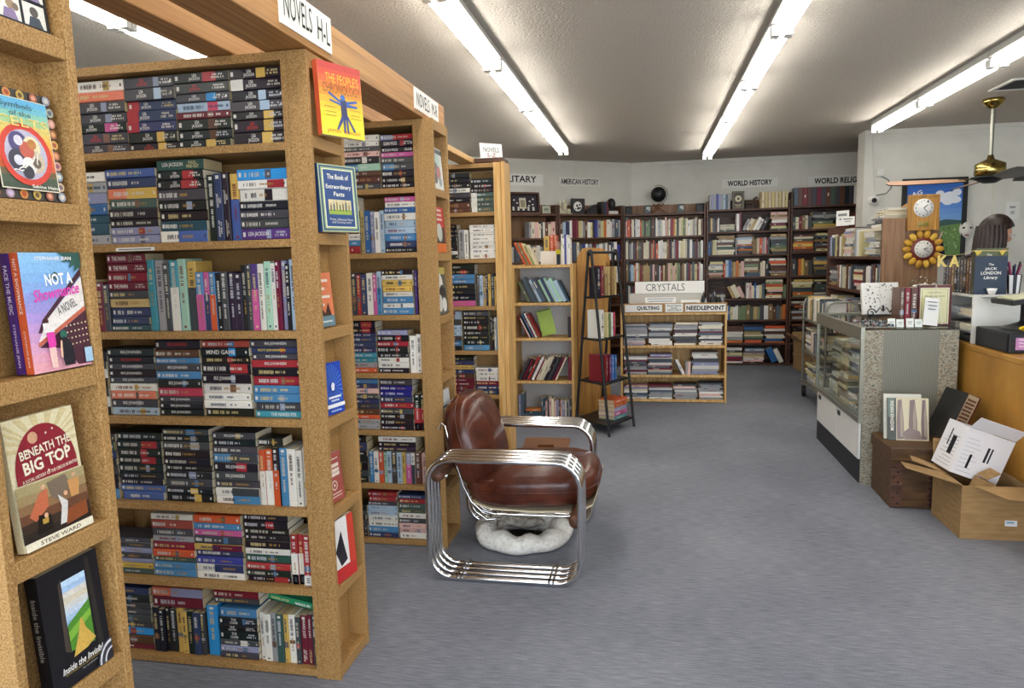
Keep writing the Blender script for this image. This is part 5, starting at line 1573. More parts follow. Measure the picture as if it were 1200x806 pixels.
# things on top of the unit
fill_shelf('picture_book', Mp, -0.265, -0.046, 1.395, 1.64, 0.06, [('L', 9, 1, -.92)], 'k w h D l O W R y'.split(), random.Random(61), 'top of picture-book case', 0, 'picture books on top of the white-backed case', 0.17)
f = bpy.data.objects.new('white_bin', None); f.matrix_world = Mp @ Matrix.Translation((-0.02, 0.20, 1.3955)); COL.objects.link(f)
tag(f, 'white cardboard bin of orange books on top of the picture-book case', 'bin')
b_ = MB()
for q in ((-0.02, 0.14, 0, 0.003, 0, 0.12), (-0.02, 0.14, 0.2, 0.203, 0, 0.13), (-0.02, -0.017, 0.0032, 0.1998, 0, 0.125), (0.137, 0.14, 0.0032, 0.1998, 0, 0.125), (-0.0168, 0.1368, 0.0034, 0.1996, 0, 0.004)):
    b_.box(*q, C('e3dfd8'))
b_.build('carton', 'matte', f)
for k, (tk, x_, h_, t_) in enumerate((('y', -0.01, 0.25, 0.05), ('O', 0.045, 0.26, 0.035), ('O', 0.084, 0.255, 0.02), ('p', 0.104, 0.2, 0.01))):
    book('picture_book', Mp @ Matrix.Translation((x_, 0.215, 1.4006)), t_, h_, 0.15, tk, 0.3 + k, '%s book standing in the white bin, %s along' % (tok_name(tk), nth(k + 1)), 'books in the white bin')
fill_shelf('picture_book', Mp, 0.16, 0.245, 1.395, 1.72, 0.05, [('U', 5, 1, .85)], 'V2 L l j W'.split(), random.Random(66), 'panel side atop picture-book case', 0, 'tall books by the chamfered panel', 0.2)
f = bpy.data.objects.new('craft_box', None); f.matrix_world = Mp @ Matrix.Translation((0.128, 0.02, 1.3955)); COL.objects.link(f)
tag(f, 'small yellow and black craft box by the purple books', 'box')
b_ = MB(); b_.box(0, 0.028, 0, 0.05, 0, 0.09, C('2c3338')); b_.build('sleeve', 'matte', f)
b_ = MB(); b_.box(-0.004, 0.03, -0.004, 0.054, 0.0905, 0.13, C('c2b02c')); b_.build('carton_lid', 'matte', f)

# ---------------------------------------------------------------- black ladder stand
ls = empty('ladder_stand', (-0.37, 6.0, 0), 0, 'black metal ladder-style book stand in front of the low pine bookcase', 'display stand')
A_, B_, C_, D__ = Vector((-0.315, 5.65, 0)), Vector((-0.124, 6.03, 0)), Vector((-0.618, 5.98, 0)), Vector((-0.43, 6.36, 0))
O_ = Vector((-0.37, 6.0, 0))
P1, P2 = Vector((-0.47, 5.83, 1.49)), Vector((-0.28, 6.2, 1.49))
P1a, P1c = P1 + (A_ - C_).normalized() * 0.02, P1 - (A_ - C_).normalized() * 0.02
P2b, P2d = P2 + (B_ - D__).normalized() * 0.02, P2 - (B_ - D__).normalized() * 0.02


def leg_pt(base, top, z):
    return base + (top - base) * (z / 1.49)


for base, top in ((A_, P1a), (B_, P2b), (C_, P1c), (D__, P2d)):
    b_ = MB(); b_.tube([base - O_ + Vector((0, 0, 0.001)), top - O_], 0.0115, 8); b_.build('leg', 'black', ls)
b_ = MB(); b_.tube([P1 - O_ + Vector((0, 0, 0.0)), P2 - O_], 0.011, 8); b_.build('top_bar', 'black', ls)
for P in (P1, P2):
    b_ = MB(); b_.ball(Matrix.Translation(P - O_) @ Matrix.Scale(0.027, 4), 12, 8); b_.build('finial', 'black', ls)
TIER = [0.085, 0.425, 0.785, 1.13]
for z in TIER:
    q = [leg_pt(A_, P1a, z), leg_pt(B_, P2b, z), leg_pt(D__, P2d, z), leg_pt(C_, P1c, z)]
    c_ = sum(q, Vector()) / 4
    q = [c_ + (p - c_) * 0.97 - O_ for p in q]
    b_ = MB()
    b_.mesh([(p.x, p.y, z - 0.016) for p in q] + [(p.x, p.y, z) for p in q], [(3, 2, 1, 0), (4, 5, 6, 7), (0, 1, 5, 4), (1, 2, 6, 5), (2, 3, 7, 6), (3, 0, 4, 7)])
    b_.build('tier', 'black', ls)
# tier frame: local x along A->B, y from the A-B edge towards C-D
ex = (B_ - A_).normalized(); ey = (C_ - A_).normalized()


def on_tier(z, fx, fy):
    p = leg_pt(A_, P1a, z) * (1 - fx) + leg_pt(B_, P2b, z) * fx
    q = leg_pt(C_, P1c, z) * (1 - fx) + leg_pt(D__, P2d, z) * fx
    r_ = p * (1 - fy) + q * fy
    return Vector((r_.x, r_.y, z))


RT = Matrix.Rotation(math.atan2(ex.y, ex.x), 4, 'Z')
z = 0.086
for k, (tk, t_, H_) in enumerate((('T', 0.03, 0.2), ('P', 0.038, 0.21), ('L', 0.034, 0.2), ('O', 0.034, 0.21), ('O', 0.03, 0.22))):
    p = on_tier(0.085, 0.68, 0.2)
    M = Matrix.Translation((p.x, p.y, z)) @ RT @ Matrix.Translation((H_ / 2, -0.02, 0)) @ Matrix(((0, 0, -1, 0), (0, 1, 0, 0), (1, 0, 0, 0), (0, 0, 0, 1)))
    book('hardback_book', M, t_, H_, 0.16, tk, 0.11 * k, '%s hardback %s from bottom of the pile on the black stand' % (tok_name(tk), nth(k + 1)), 'pile on the black stand')
    z += t_ + 0.001
z = TIER[1] + 0.001
for k, (tk, t_, fx) in enumerate((('R2', 0.032, 0.2), ('M', 0.026, 0.33), ('B3', 0.03, 0.44), ('B2', 0.028, 0.56))):
    p = on_tier(TIER[1], fx, 0.12)
    book('hardback_book', Matrix.Translation((p.x, p.y, z)) @ RT @ Matrix.Translation((0, 0.0, 0)), t_, 0.225 - 0.006 * k, 0.165, tk, 0.2 + k, '%s hardback %s on the second tier of the black stand' % (tok_name(tk), nth(k + 1)), 'books on the second tier')
z = TIER[2] + 0.001
for k, (tk, t_, fx) in enumerate((('W', 0.045, 0.14), ('l', 0.022, 0.38), ('h', 0.012, 0.5), ('j', 0.012, 0.58), ('m', 0.016, 0.66))):
    p = on_tier(TIER[2], fx, 0.12)
    book('hardback_book', Matrix.Translation((p.x, p.y, z)) @ RT, t_, (0.235, 0.205, 0.2, 0.2, 0.2)[k], 0.13, tk, 0.4 + k, '%s book %s on the third tier of the black stand' % (tok_name(tk), nth(k + 1)), 'books on the third tier')
z = TIER[3] + 0.001
for k, (tk, t_, fx, h_) in enumerate((('K', 0.045, 0.12, 0.24), ('M', 0.04, 0.27, 0.25), ('e', 0.03, 0.42, 0.18), ('t', 0.022, 0.56, 0.24), ('e', 0.022, 0.7, 0.24), ('t', 0.02, 0.82, 0.235))):
    p = on_tier(TIER[3], fx, 0.12)
    book('hardback_book', Matrix.Translation((p.x, p.y, z)) @ RT, t_, h_, 0.08, tk, 0.7 + k, '%s book %s on the top tier of the black stand' % (tok_name(tk), nth(k + 1)), 'books on the top tier')
# ---------------------------------------------------------------- glass showcase
sc = empty('display_showcase', (1.285, 4.62, 0), 0, 'glass-fronted display showcase with a taped grey end panel', 'showcase')
# local: x 0..0.535 (front glass at 0 looks along -x), y 0..1.15, z 0..0.99
SX, SY = 0.535, 1.15
a = MB(); a.box(0.03, SX, 0.0215, SY, 0.0, 0.14, C('1b1b1c')); a.box(0.006, 0.0295, 0.0215, SY, 0.002, 0.15, C('17171a')); a.build('kick_base', 'paint', sc, bevel=0.002)
for y0_, y1_ in ((0.022, 0.575), (0.585, 1.13)):
    a = MB(); a.box(0.0, 0.018, y0_, y1_, 0.155, 0.385, C('dcdbd6')); d_ = a.build('sliding_door', 'paint', sc, bevel=0.002)
    a = MB(); a.box(-0.006, -0.0002, y1_ - 0.12, y1_ - 0.06, 0.335, 0.365, C('3a3a3a')); a.build('finger_pull', 'paint', d_)
a = MB(); a.box(0.02, SX, 0.0215, SY, 0.385, 0.405, C('b9b8b2')); a.build('deck', 'paint', sc)
a = MB(); a.box(-0.012, 0.0195, 0.0, SY + 0.01, 0.388, 0.42); a.build('lower_rail', 'steel', sc, bevel=0.002)
a = MB(); a.box(-0.012, 0.014, 0.0, SY + 0.01, 0.905, 0.985); a.box(0.0145, SX + 0.01, SY - 0.012, SY + 0.01, 0.945, 0.985); a.build('top_rail', 'steel', sc, bevel=0.002)
for y_ in (0.0, SY - 0.012):
    a = MB(); a.box(-0.01, 0.012, y_, y_ + 0.022, 0.42, 0.905); a.build('corner_post', 'steel', sc, bevel=0.001)
a = MB(); a.box(-0.002, 0.003, 0.0225, SY - 0.0125, 0.4205, 0.9045); a.build('front_glass', 'glass', sc)
a = MB(); a.box(0.015, SX, 0.0215, SY - 0.0125, 0.968, 0.976); a.build('top_glass', 'glass', sc)
a = MB(); a.box(0.03, SX - 0.02, 0.03, SY - 0.02, 0.655, 0.662); a.build('shelf_glass', 'glass', sc)
a = MB(); a.box(SX - 0.012, SX, 0.0215, SY - 0.0125, 0.405, 0.9675, C('6f6d64')); a.build('back_panel', 'paint', sc)
# end panel: ribbed grey centre, taped patterned edges
m, nt, b = new_mat('ribbed_grey_laminate', 0.5, 0.2)
mp = mapped(nt, (1, 1, 1)); wv = N(nt, 'ShaderNodeTexWave', Scale=42.0, Distortion=0.6)
nt.links.new(mp.outputs[0], wv.inputs['Vector']); r = ramp(nt, [(0.1, C('6b6a5f')), (0.5, C('7f7e72')), (0.9, C('8d8c80'))])
nt.links.new(wv.outputs[0], r.inputs[0]); nt.links.new(r.outputs[0], b.inputs['Base Color'])
MAT['ribbed'] = m
m, nt, b = new_mat('peeling_patterned_tape', 0.6)
mp = mapped(nt, (34, 34, 60)); vo = N(nt, 'ShaderNodeTexVoronoi', Scale=1.0); no = N(nt, 'ShaderNodeTexNoise', Scale=1.4, Detail=6.0)
nt.links.new(mp.outputs[0], vo.inputs['Vector']); nt.links.new(mp.outputs[0], no.inputs['Vector'])
mxx = N(nt, 'ShaderNodeMath', operation='MULTIPLY'); nt.links.new(vo.outputs[0], mxx.inputs[0]); nt.links.new(no.outputs[0], mxx.inputs[1])
r = ramp(nt, [(0.04, C('4c4a42')), (0.13, C('7f7c6e')), (0.24, C('a8a290')), (0.36, C('7d705a')), (0.55, C('8f8b7e'))])
nt.links.new(mxx.outputs[0], r.inputs[0]); nt.links.new(r.outputs[0], b.inputs['Base Color'])
MAT['tape'] = m
a = MB(); a.box(0.012, SX, 0.004, 0.021, 0.0, 0.967); a.build('end_panel', 'ribbed', sc)
for x0_, x1_ in ((0.0125, 0.118), (SX - 0.105, SX)):
    a = MB(); a.box(x0_, x1_, 0.001, 0.0038, 0.0, 0.967); a.build('tape_strip', 'tape', sc)
rg = random.Random(77)
for lv, (z0_, zt_) in enumerate(((0.4058, 0.64), (0.6628, 0.9))):
    y_ = 0.06
    k = 0
    while y_ < 0.85:
        L = rg.uniform(0.2, 0.25)
        z = z0_
        k += 1
        j = 0
        top = z0_ + (zt_ - z0_) * rg.uniform(0.6, 0.9)
        while z < top - 0.036:
            t_ = rg.uniform(0.012, 0.035)
            j += 1
            tk = rg.choice('W S A w n S W k j'.split())
            # spine towards the glass (-x): viewer looks along +x, right hand is -y
            M = frame((1.285 + 0.05 + rg.uniform(0, 0.02), 4.62 + y_ + L, z), (0, -1, 0)) @ Matrix.Translation((L, 0, 0)) @ Matrix(((0, 0, -1, 0), (0, 1, 0, 0), (1, 0, 0, 0), (0, 0, 0, 1)))
            book('hardback_book', M, t_, L * rg.uniform(0.9, 0.99), 0.17, tk, rg.random(), '%s book %s from bottom, pile %s from near end, %s glass deck of showcase' % (tok_name(tk), nth(j), nth(k), ('lower', 'upper')[lv]), 'books inside the showcase', None, False, False)
            z += t_ + 0.0006
        y_ += L + 0.015

# ---------------------------------------------------------------- things on the showcase
TOPZ = 0.9862


def at_show(x, y, z=TOPZ - 0.0085, rz=0):
    return Matrix.Translation((x, y, z)) @ Matrix.Rotation(rad(rz), 4, 'Z')


def art_toile(a):
    a.rect(0, 0, 1, 1, 'e2dfd8')
    rr = random.Random(3)
    for i in range(90):
        u, v = rr.uniform(0.03, 0.92), rr.uniform(0.2, 0.95)
        s = rr.uniform(0.02, 0.06)
        a.poly([(u, v), (u + s, v + s * rr.uniform(-1, 1)), (u + s * 0.6, v + s * rr.uniform(0.4, 1.2))], rr.choice(['8a8884', '5c5a58', 'a8a6a0', '3a3838']))
    a.rect(0.47, 0, 0.475, 1, '9a9892')


ez = bpy.data.objects.new('book_easel', None); ez.matrix_world = at_show(1.505, 5.06, rz=6); COL.objects.link(ez)
tag(ez, 'black scrolled iron easel holding the white open book on the showcase', 'easel')
a = MB()
a.tube([(-0.1, -0.05, 0.045), (0.1, -0.05, 0.045)], 0.004, 6)
for s_ in (-1, 1):
    a.tube([(s_ * (0.075 - (0.03 - 0.0014 * k) * math.cos(rad(30 * k))), -0.052, 0.066 + (0.03 - 0.0014 * k) * math.sin(rad(30 * k))) for k in range(17)], 0.0038, 6)
    a.tube([(s_ * 0.045, -0.052, 0.066), (s_ * 0.02, -0.052, 0.1), (0, -0.052, 0.075)], 0.0038, 6)
    a.tube([(s_ * 0.085, -0.05, 0.045), (s_ * 0.1, -0.06, 0.03), (s_ * 0.1, -0.05, 0.004)], 0.004, 6)
    a.tube([(s_ * 0.06, -0.05, 0.045), (s_ * 0.05, 0.06, 0.045)], 0.003, 6)
a.tube([(0, 0.06, 0.045), (0, 0.095, 0.2)], 0.004, 6); a.tube([(0, 0.09, 0.19), (0, 0.15, 0.004)], 0.004, 6); a.tube([(-0.05, 0.06, 0.045), (0.05, 0.06, 0.045)], 0.003, 6)
a.tube([(0, -0.052, 0.075), (0, -0.052, 0.115)], 0.006, 6)
a.build('ironwork', 'black', ez)
cover_book('open_book', at_show(1.392, 5.02, TOPZ + 0.047, 6) @ Matrix.Rotation(rad(-13), 4, 'X'), 0.235, 0.21, 0.022, art_toile, 'white patterned open book displayed on the scrolled easel', base='e2dfd8', spine='d0ccc2')
for k, (x_, w_, tk) in enumerate(((1.555, 0.028, 'U'), (1.585, 0.032, 'R2'), (1.62, 0.04, 'U'))):
    book('hardback_book', at_show(x_, 4.84), w_, 0.235, 0.15, tk, 0.31 + k, '%s old hardback %s from the easel on the showcase' % (tok_name(tk), nth(k + 1)), 'old red volumes on the showcase')


def art_play(a):
    a.rect(0, 0, 1, 1, '5a1c1e'); a.rect(0.05, 0.03, 0.93, 0.93, 'e0d9b8'); a.rect(0.09, 0.055, 0.89, 0.905, '8f8a58'); a.rect(0.105, 0.064, 0.875, 0.896, 'd5d2a4')
    a.text('Complete', 0.47, 0.81, 0.4, 0.05, '6a6238', 0.0, 0.1); a.text('Shakespeare', 0.49, 0.72, 0.6, 0.06, '5a5230', 0.0, 0.1)
    a.rect(0.3, 0.64, 0.7, 0.647, '8a8456')


cover_book('hardback_volume', at_show(1.663, 4.84, rz=-3), 0.185, 0.25, 0.04, art_play, 'dark red volume with a cream title panel standing on the showcase', base='5a1c1e', spine='4a1416')
tg = bpy.data.objects.new('price_tag', None); tg.matrix_world = at_show(1.665, 4.74, rz=4); COL.objects.link(tg)
tag(tg, 'white hand-lettered price card on a string in front of the cream title panel', 'price tag')
a = MB()
a.obox(Matrix.Translation((0.045, 0.012, 0.09)) @ Matrix.Rotation(rad(-8), 4, 'X') @ Matrix.Rotation(rad(7), 4, 'Y'), 0.085, 0.002, 0.17, C('e9e7e2'))
a.build('card', 'matte', tg)
a = MB()
for k in range(6):
    a.obox(Matrix.Translation((0.045 + 0.004 * (k % 2), 0.0098 + 0.0035 * (k - 2.5) * 0.9, 0.15 - 0.022 * k)) @ Matrix.Rotation(rad(-8), 4, 'X') @ Matrix.Rotation(rad(7), 4, 'Y'), 0.055 - 0.006 * (k % 3), 0.0006, 0.006, C('77808a'))
a.build('handwriting', 'matte', tg)
a = MB(); a.tube([(0.05, 0.018, 0.17), (0.065, 0.02, 0.23), (0.07, 0.03, 0.27), (0.085, 0.02, 0.2), (0.09, 0.0, 0.1), (0.1, -0.01, 0.012)], 0.0018, 6, C('dcd8cc')); a.build('string', 'matte', tg)
rg = random.Random(9)
for k in range(4):
    o = sign('card_holder', at_show(1.47 + 0.052 * k, 4.70 + 0.01 * (k % 2)) @ Matrix.Rotation(rad(-12), 4, 'X'), 0.042, 0.055 - 0.006 * (k % 2), 'small white price card %s along the showcase edge' % nth(k + 1), 'price card', 'e3e6df',
             lines=[(None, 0.5, 0.6, 0.6, 0.1, '9aa09a'), (None, 0.5, 0.4, 0.5, 0.08, 'a8aca6')], group='small white price cards on the showcase')
tr_ = bpy.data.objects.new('bead_tray', None); tr_.matrix_world = at_show(1.37, 4.86); COL.objects.link(tr_)
tag(tr_, 'low tray heaped with dark bead jewellery on the showcase corner', 'tray')
a = MB(); a.box(-0.065, 0.115, -0.19, 0.115, 0, 0.006, C('8c8a80')); a.build('tray', 'matte', tr_)
a = MB()
for i in range(150):
    x_, y_ = rg.uniform(-0.06, 0.11), rg.uniform(-0.19, 0.11)
    r_ = rg.uniform(0.005, 0.009)
    a.ball(Matrix.Translation((x_, y_, 0.006 + r_ + rg.uniform(0, 0.012) * (1 - abs(y_) * 4 if abs(y_) < 0.25 else 0))) @ Matrix.Scale(r_, 4), 6, 4, C(rg.choice(['5c6468', '2f3438', '8f9aa0', '6a3a38', 'a8a49a', '3a4a5a'])))
a.build('beads', 'paint', tr_)
wb = bpy.data.objects.new('wire_basket', None); wb.matrix_world = at_show(1.77, 5.08); COL.objects.link(wb)
tag(wb, 'clear rounded gift basket with a white cord loop behind the cream title panel', 'basket')
a = MB(); a.lathe([(0.0, 0.0), (0.075, 0.0), (0.085, 0.1), (0.09, 0.2), (0.08, 0.26), (0.05, 0.29), (0.0, 0.3)], 20); a.build('wrap', 'glass', wb)
a = MB(); a.lathe([(0.0, 0.004), (0.068, 0.004), (0.075, 0.2), (0.06, 0.24), (0.0, 0.25)], 18, C('b5b0a2')); a.build('contents', 'matte', wb)
a = MB(); a.tube([(-0.05, -0.088, 0.2), (-0.02, -0.09, 0.26), (0.0, -0.09, 0.225), (0.03, -0.09, 0.255), (0.06, -0.07, 0.2)], 0.004, 6, C('e6e3dc')); a.build('cord', 'matte', wb)

# ---------------------------------------------------------------- counter, organiser, till
ct = empty('sales_counter', (1.86, 2.2, 0), 0, 'oak sales counter running back behind the showcase', 'counter')
a = MB(); a.box(0.0, 0.02, 0, 2.97, 0, 0.855); a.build('front_panel', 'counter', ct)
a = MB(); a.box(-0.006, 0.46, -0.01, 2.98, 0.8555, 0.885); a.build('worktop', 'counter', ct, bevel=0.003)
a = MB(); a.box(0.0205, 0.44, 0, 0.02, 0, 0.855); a.build('end_panel', 'counter', ct)
CZ = 0.886
og = empty('desk_organiser', (1.885, 4.62, CZ), 0, 'white shelved desk organiser with papers on the counter', 'organiser')
a = MB(); a.box(0, 0.34, 0, 0.016, 0, 0.274, C('dad8d0')); a.build('side_board', 'paint', og, bevel=0.001)
a = MB(); a.box(0, 0.34, 0.50, 0.516, 0, 0.274, C('dad8d0')); a.build('side_board', 'paint', og, bevel=0.001)
a = MB(); a.box(0, 0.34, 0.0, 0.516, 0.2745, 0.29, C('d6d4cc')); a.build('top_board', 'paint', og, bevel=0.001)
a = MB(); a.box(0.324, 0.34, 0.0165, 0.4995, 0, 0.274, C('8a8c8e')); a.build('back_board', 'paint', og)
for z_ in (0.06, 0.15):
    a = MB(); a.box(0.01, 0.3235, 0.0165, 0.4995, z_, z_ + 0.01, C('8f9298')); a.build('shelf', 'paint', og)
rg = random.Random(31)
for k, (z_, y_, w_, c_) in enumerate(((0.1605, 0.03, 0.2, 'd9cdb8'), (0.1605, 0.26, 0.22, 'c8ccd0'), (0.0705, 0.03, 0.2, 'e2dcc8'), (0.0705, 0.26, 0.22, 'b8b4a8'), (0.001, 0.03, 0.2, '3c3c40'), (0.001, 0.26, 0.22, 'd8d4c8'))):
    f = bpy.data.objects.new('paper_stack', None); f.matrix_world = Matrix.Translation((1.895, 4.62 + y_, CZ + z_)); COL.objects.link(f)
    tag(f, 'pile of %s papers in slot %s of the white organiser' % (['tan', 'grey', 'cream', 'brownish', 'black', 'pale'][k], nth(k + 1)), 'papers', 'papers in the organiser')
    a = MB()
    z = 0
    for q in range(4):
        a.box(rg.uniform(0, 0.015), 0.24, rg.uniform(0, 0.02), w_ - rg.uniform(0, 0.02), z, z + 0.009, vary(C(c_), rg))
        z += 0.0095
    a.build('sheets', 'matte', f)


def art_jack(a):
    a.rect(0, 0, 1, 1, '2e3a4c'); a.rect(0, 0.83, 1, 1, '5c6044'); a.rect(0, 0.825, 1, 0.835, '3a3c30')
    a.poly([(0.05, 0.95), (0.2, 0.95), (0.12, 0.87)], 'c8a83e'); a.poly([(0.8, 0.96), (0.95, 0.96), (0.87, 0.88)], 'c8803e')
    a.text('The', 0.42, 0.86, 0.16, 0.045, 'd8d4c8'); a.text('The', 0.5, 0.65, 0.16, 0.05, 'e4e2da', 0.01)
    a.text('JACK', 0.5, 0.55, 0.38, 0.07, 'e4e2da', 0.02); a.text('LONDON', 0.5, 0.465, 0.62, 0.07, 'e4e2da', 0.02); a.text('Library', 0.5, 0.355, 0.44, 0.085, 'e4e2da', 0.02, 0.2)


OZ = CZ + 0.2906
cover_book('hardback_volume', Matrix.Translation((1.889, 4.632, OZ)) @ Matrix.Rotation(rad(2), 4, 'Z'), 0.175, 0.27, 0.045, art_jack, 'navy The JACK LONDON Library volume standing on the white organiser', base='2e3a4c', spine='3a3c30')
bk_ = MB(); bk_.box(-0.05, 0.05, -0.045, -0.0005, 0.278, 0.29, C('d6d4cc')); bk_.build('ledge', 'paint', og).matrix_local = Matrix.Translation((0.09, 0, 0))
mg = empty('small_bowl', (1.972, 4.6, OZ), 0, 'tiny white bowl in front of the navy JACK LONDON volume', 'bowl')
a = MB(); a.lathe([(0.0, 0.001), (0.016, 0.001), (0.022, 0.02), (0.028, 0.036), (0.026, 0.036), (0.02, 0.02), (0.0, 0.006)], 20, C('e8e6e0')); a.build('body', 'paint', mg)
for k, (tk, w_, h_) in enumerate((('k', 0.035, 0.22), ('U', 0.04, 0.215), ('K', 0.04, 0.225), ('k', 0.045, 0.23), ('k', 0.04, 0.22), ('K', 0.04, 0.22), ('e', 0.045, 0.21), ('U', 0.04, 0.21), ('n', 0.04, 0.205), ('k', 0.04, 0.2))):
    M = frame((1.895, 4.685 + sum((0.035, 0.04, 0.04, 0.045, 0.04, 0.04, 0.045, 0.04, 0.04, 0.04)[:k + 1]) + 0.001 * k + 0.0, OZ + 0.0004), (0, -1, 0))
    book('hardback_book', M, w_, h_, 0.14, tk, 0.5 + k * 0.07, '%s old volume %s behind the navy JACK LONDON volume' % (tok_name(tk), nth(k + 1)), 'old volumes on the organiser')
# letter garland
ga = empty('letter_garland', (1.875, 4.645, OZ + 0.262), 0, 'string of pale gold letters and pennants along the old volumes on the organiser', 'garland')
a = MB()
path = [(0.19, -0.024, -0.01), (0.0, -0.024, -0.004), (-0.012, 0.06, -0.02), (-0.012, 0.2, -0.03), (-0.012, 0.36, -0.03), (-0.012, 0.46, -0.02)]
a.tube(path, 0.0016, 6, C('d8c88a')); a.build('string', 'matte', ga)
for t_, y_ in (('A', 0.2), ('K', 0.38)):
    a = MB(); a.text(t_, (-0.016, y_, -0.066), (0.75, -0.66, 0), (0, 0, 1), 0.06, 0.072, C('dcc878'), bold=0.04); a.build('letter', 'matte', ga)
for x_ in (0.02, 0.15):
    a = MB(); a.mesh([(x_ - 0.018, -0.0245, -0.006), (x_ + 0.018, -0.0245, -0.006), (x_, -0.0245, -0.036)], [(0, 1, 2)], C('c8b050')); a.build('pennant', 'matte', ga)

# till on the counter
tl = empty('cash_till', (1.885, 4.17, CZ), 0, 'black till with a tilted screen and pink notice on the counter', 'till')
a = MB(); a.box(0, 0.42, 0, 0.4, 0, 0.11, C('17181c')); a.build('cash_drawer', 'paint', tl, bevel=0.006)
a = MB(); a.box(-0.004, -0.0003, 0.02, 0.38, 0.012, 0.1, C('24262a')); a.build('drawer_front', 'paint', tl)
a = MB(); a.box(0.03, 0.13, -0.004, -0.0003, 0.02, 0.085, C('b884b0'))
for k in range(3):
    a.text(('~~~~', '~~~', '~~~~')[k], (0.08, -0.0045, 0.075 - 0.018 * k), (1, 0, 0), (0, 0, 1), 0.07, 0.008, C('f0e4ee'))
a.build('pink_notice', 'matte', tl)
a = MB(); a.tube([(0.16, 0.2, 0.11), (0.16, 0.2, 0.26)], 0.022, 12, C('101012')); a.lathe([(0.11, 0.1105), (0.11, 0.12), (0.03, 0.15), (0.022, 0.16)], 20, C('141416'), M=Matrix.Translation((0.16, 0.2, 0))); a.build('stand', 'paint', tl)
a = MB(); a.obox(Matrix.Translation((0.2, 0.2, 0.285)) @ Matrix.Rotation(rad(-8), 4, 'Y'), 0.33, 0.25, 0.028, C('1a1a1c')); sc_ = a.build('screen_housing', 'paint', tl, bevel=0.006)
a = MB(); a.obox(Matrix.Translation((0.2, 0.2, 0.302)) @ Matrix.Rotation(rad(-8), 4, 'Y'), 0.29, 0.2, 0.006, C('c8c8a8')); a.build('paper', 'matte', sc_)
a = MB(); a.obox(Matrix.Translation((0.1, 0.03, 0.125)) @ Matrix.Rotation(rad(-30), 4, 'X') @ Matrix.Rotation(rad(35), 4, 'Z'), 0.1, 0.03, 0.012, C('d8b828')); a.build('yellow_tag', 'matte', tl)
# pen pots
for k, (x_, y_, c_) in enumerate(((2.12, 4.68, 'a8a8ac'), (2.17, 4.8, '1c1c20'))):
    pp = empty('pen_pot', (x_, y_, OZ + 0.0004), 0, ('white-and-black striped pot of pens beside the navy JACK LONDON volume', 'black pot full of pens behind the striped pot')[k], 'pen pot')
    a = MB()
    for q in range(12):
        an0, an1 = rad(30 * q), rad(30 * q + 30)
        a.mesh([(0.032 * math.cos(an0), 0.032 * math.sin(an0), 0), (0.032 * math.cos(an1), 0.032 * math.sin(an1), 0), (0.04 * math.cos(an1), 0.04 * math.sin(an1), 0.11), (0.04 * math.cos(an0), 0.04 * math.sin(an0), 0.11)], [(0, 1, 2, 3)], C('e0e0e4' if q % 2 and k == 0 else '1c1c20'))
    a.lathe([(0.0, 0.001), (0.031, 0.001), (0.037, 0.1), (0.0, 0.1)], 12, C('1c1c20')); a.build('cup', 'paint', pp)
    rg = random.Random(k)
    for q in range(6):
        an = rad(60 * q + 10)
        a = MB(); a.tube([(0.015 * math.cos(an), 0.015 * math.sin(an), 0.1), (0.034 * math.cos(an), 0.034 * math.sin(an), 0.15 + rg.uniform(0, 0.04))], 0.0045, 6, C(rg.choice(['1a1a1e', '22305a', '8a2a5a', '141414'])))
        a.build('pen', 'paint', pp)

# ---------------------------------------------------------------- trunk, books on it and cartons in front of the counter
tk = empty('storage_chest', (1.338, 4.2, 0), rad(-1), 'old dark wooden trunk with metal straps in front of the showcase', 'trunk')
a = MB(); a.box(0, 0.49, 0, 0.36, 0.002, 0.275); a.build('body', 'trunk', tk, bevel=0.004)
a = MB(); a.box(-0.008, 0.498, -0.008, 0.368, 0.2755, 0.35); a.build('lid', 'trunk', tk, bevel=0.006)
for x_ in (0.0, 0.19, 0.43):
    a = MB(); a.box(x_, x_ + 0.06 if x_ != 0.19 else x_ + 0.03, -0.004, -0.0003, 0.01, 0.26); a.build('strap', 'dark', tk)
    a = MB()
    for q in range(8):
        a.ball(Matrix.Translation((x_ + (0.015 if q % 2 else 0.038 if x_ != 0.19 else 0.015), -0.006, 0.03 + 0.03 * q)) @ Matrix.Scale(0.006, 4), 6, 4)
    a.build('stud', 'black', tk)
a = MB(); a.box(0.2, 0.26, -0.013, -0.0085, 0.25, 0.31); a.build('hasp', 'black', tk, bevel=0.001)


def art_ruins(a):
    a.rect(0, 0, 1, 1, 'd6cdae'); a.rect(0, 0, 0.2, 1, '4a4f4a'); a.rect(0, 0.55, 0.16, 1, '6a7c74')
    for u, w_, c_ in ((0.22, 0.17, '8a7a78'), (0.52, 0.2, '857572'), (0.82, 0.14, '7c6c6c')):
        a.poly([(u, 0.02), (u - 0.01, 0.4), (u + 0.02, 0.95), (u + w_ * 0.7, 0.97), (u + w_, 0.45), (u + w_, 0.03)], c_)
        a.poly([(u + w_ * 0.5, 0.1), (u + w_ * 0.45, 0.6), (u + w_ * 0.7, 0.9), (u + w_ * 0.9, 0.5), (u + w_ * 0.85, 0.08)], 'a89a8c')
    a.poly([(0.4, 0.02), (0.38, 0.2), (0.52, 0.3), (0.78, 0.22), (0.84, 0.02)], '8f7e7a')
    pass
    a.mb.text('INDIAN KINGDOM', a.P(0.1, 0.58), (0, 0, -1), (1, 0, 0), 0.7 * a.H, 0.09 * a.W, C('e4e0d0'), bold=0.02)


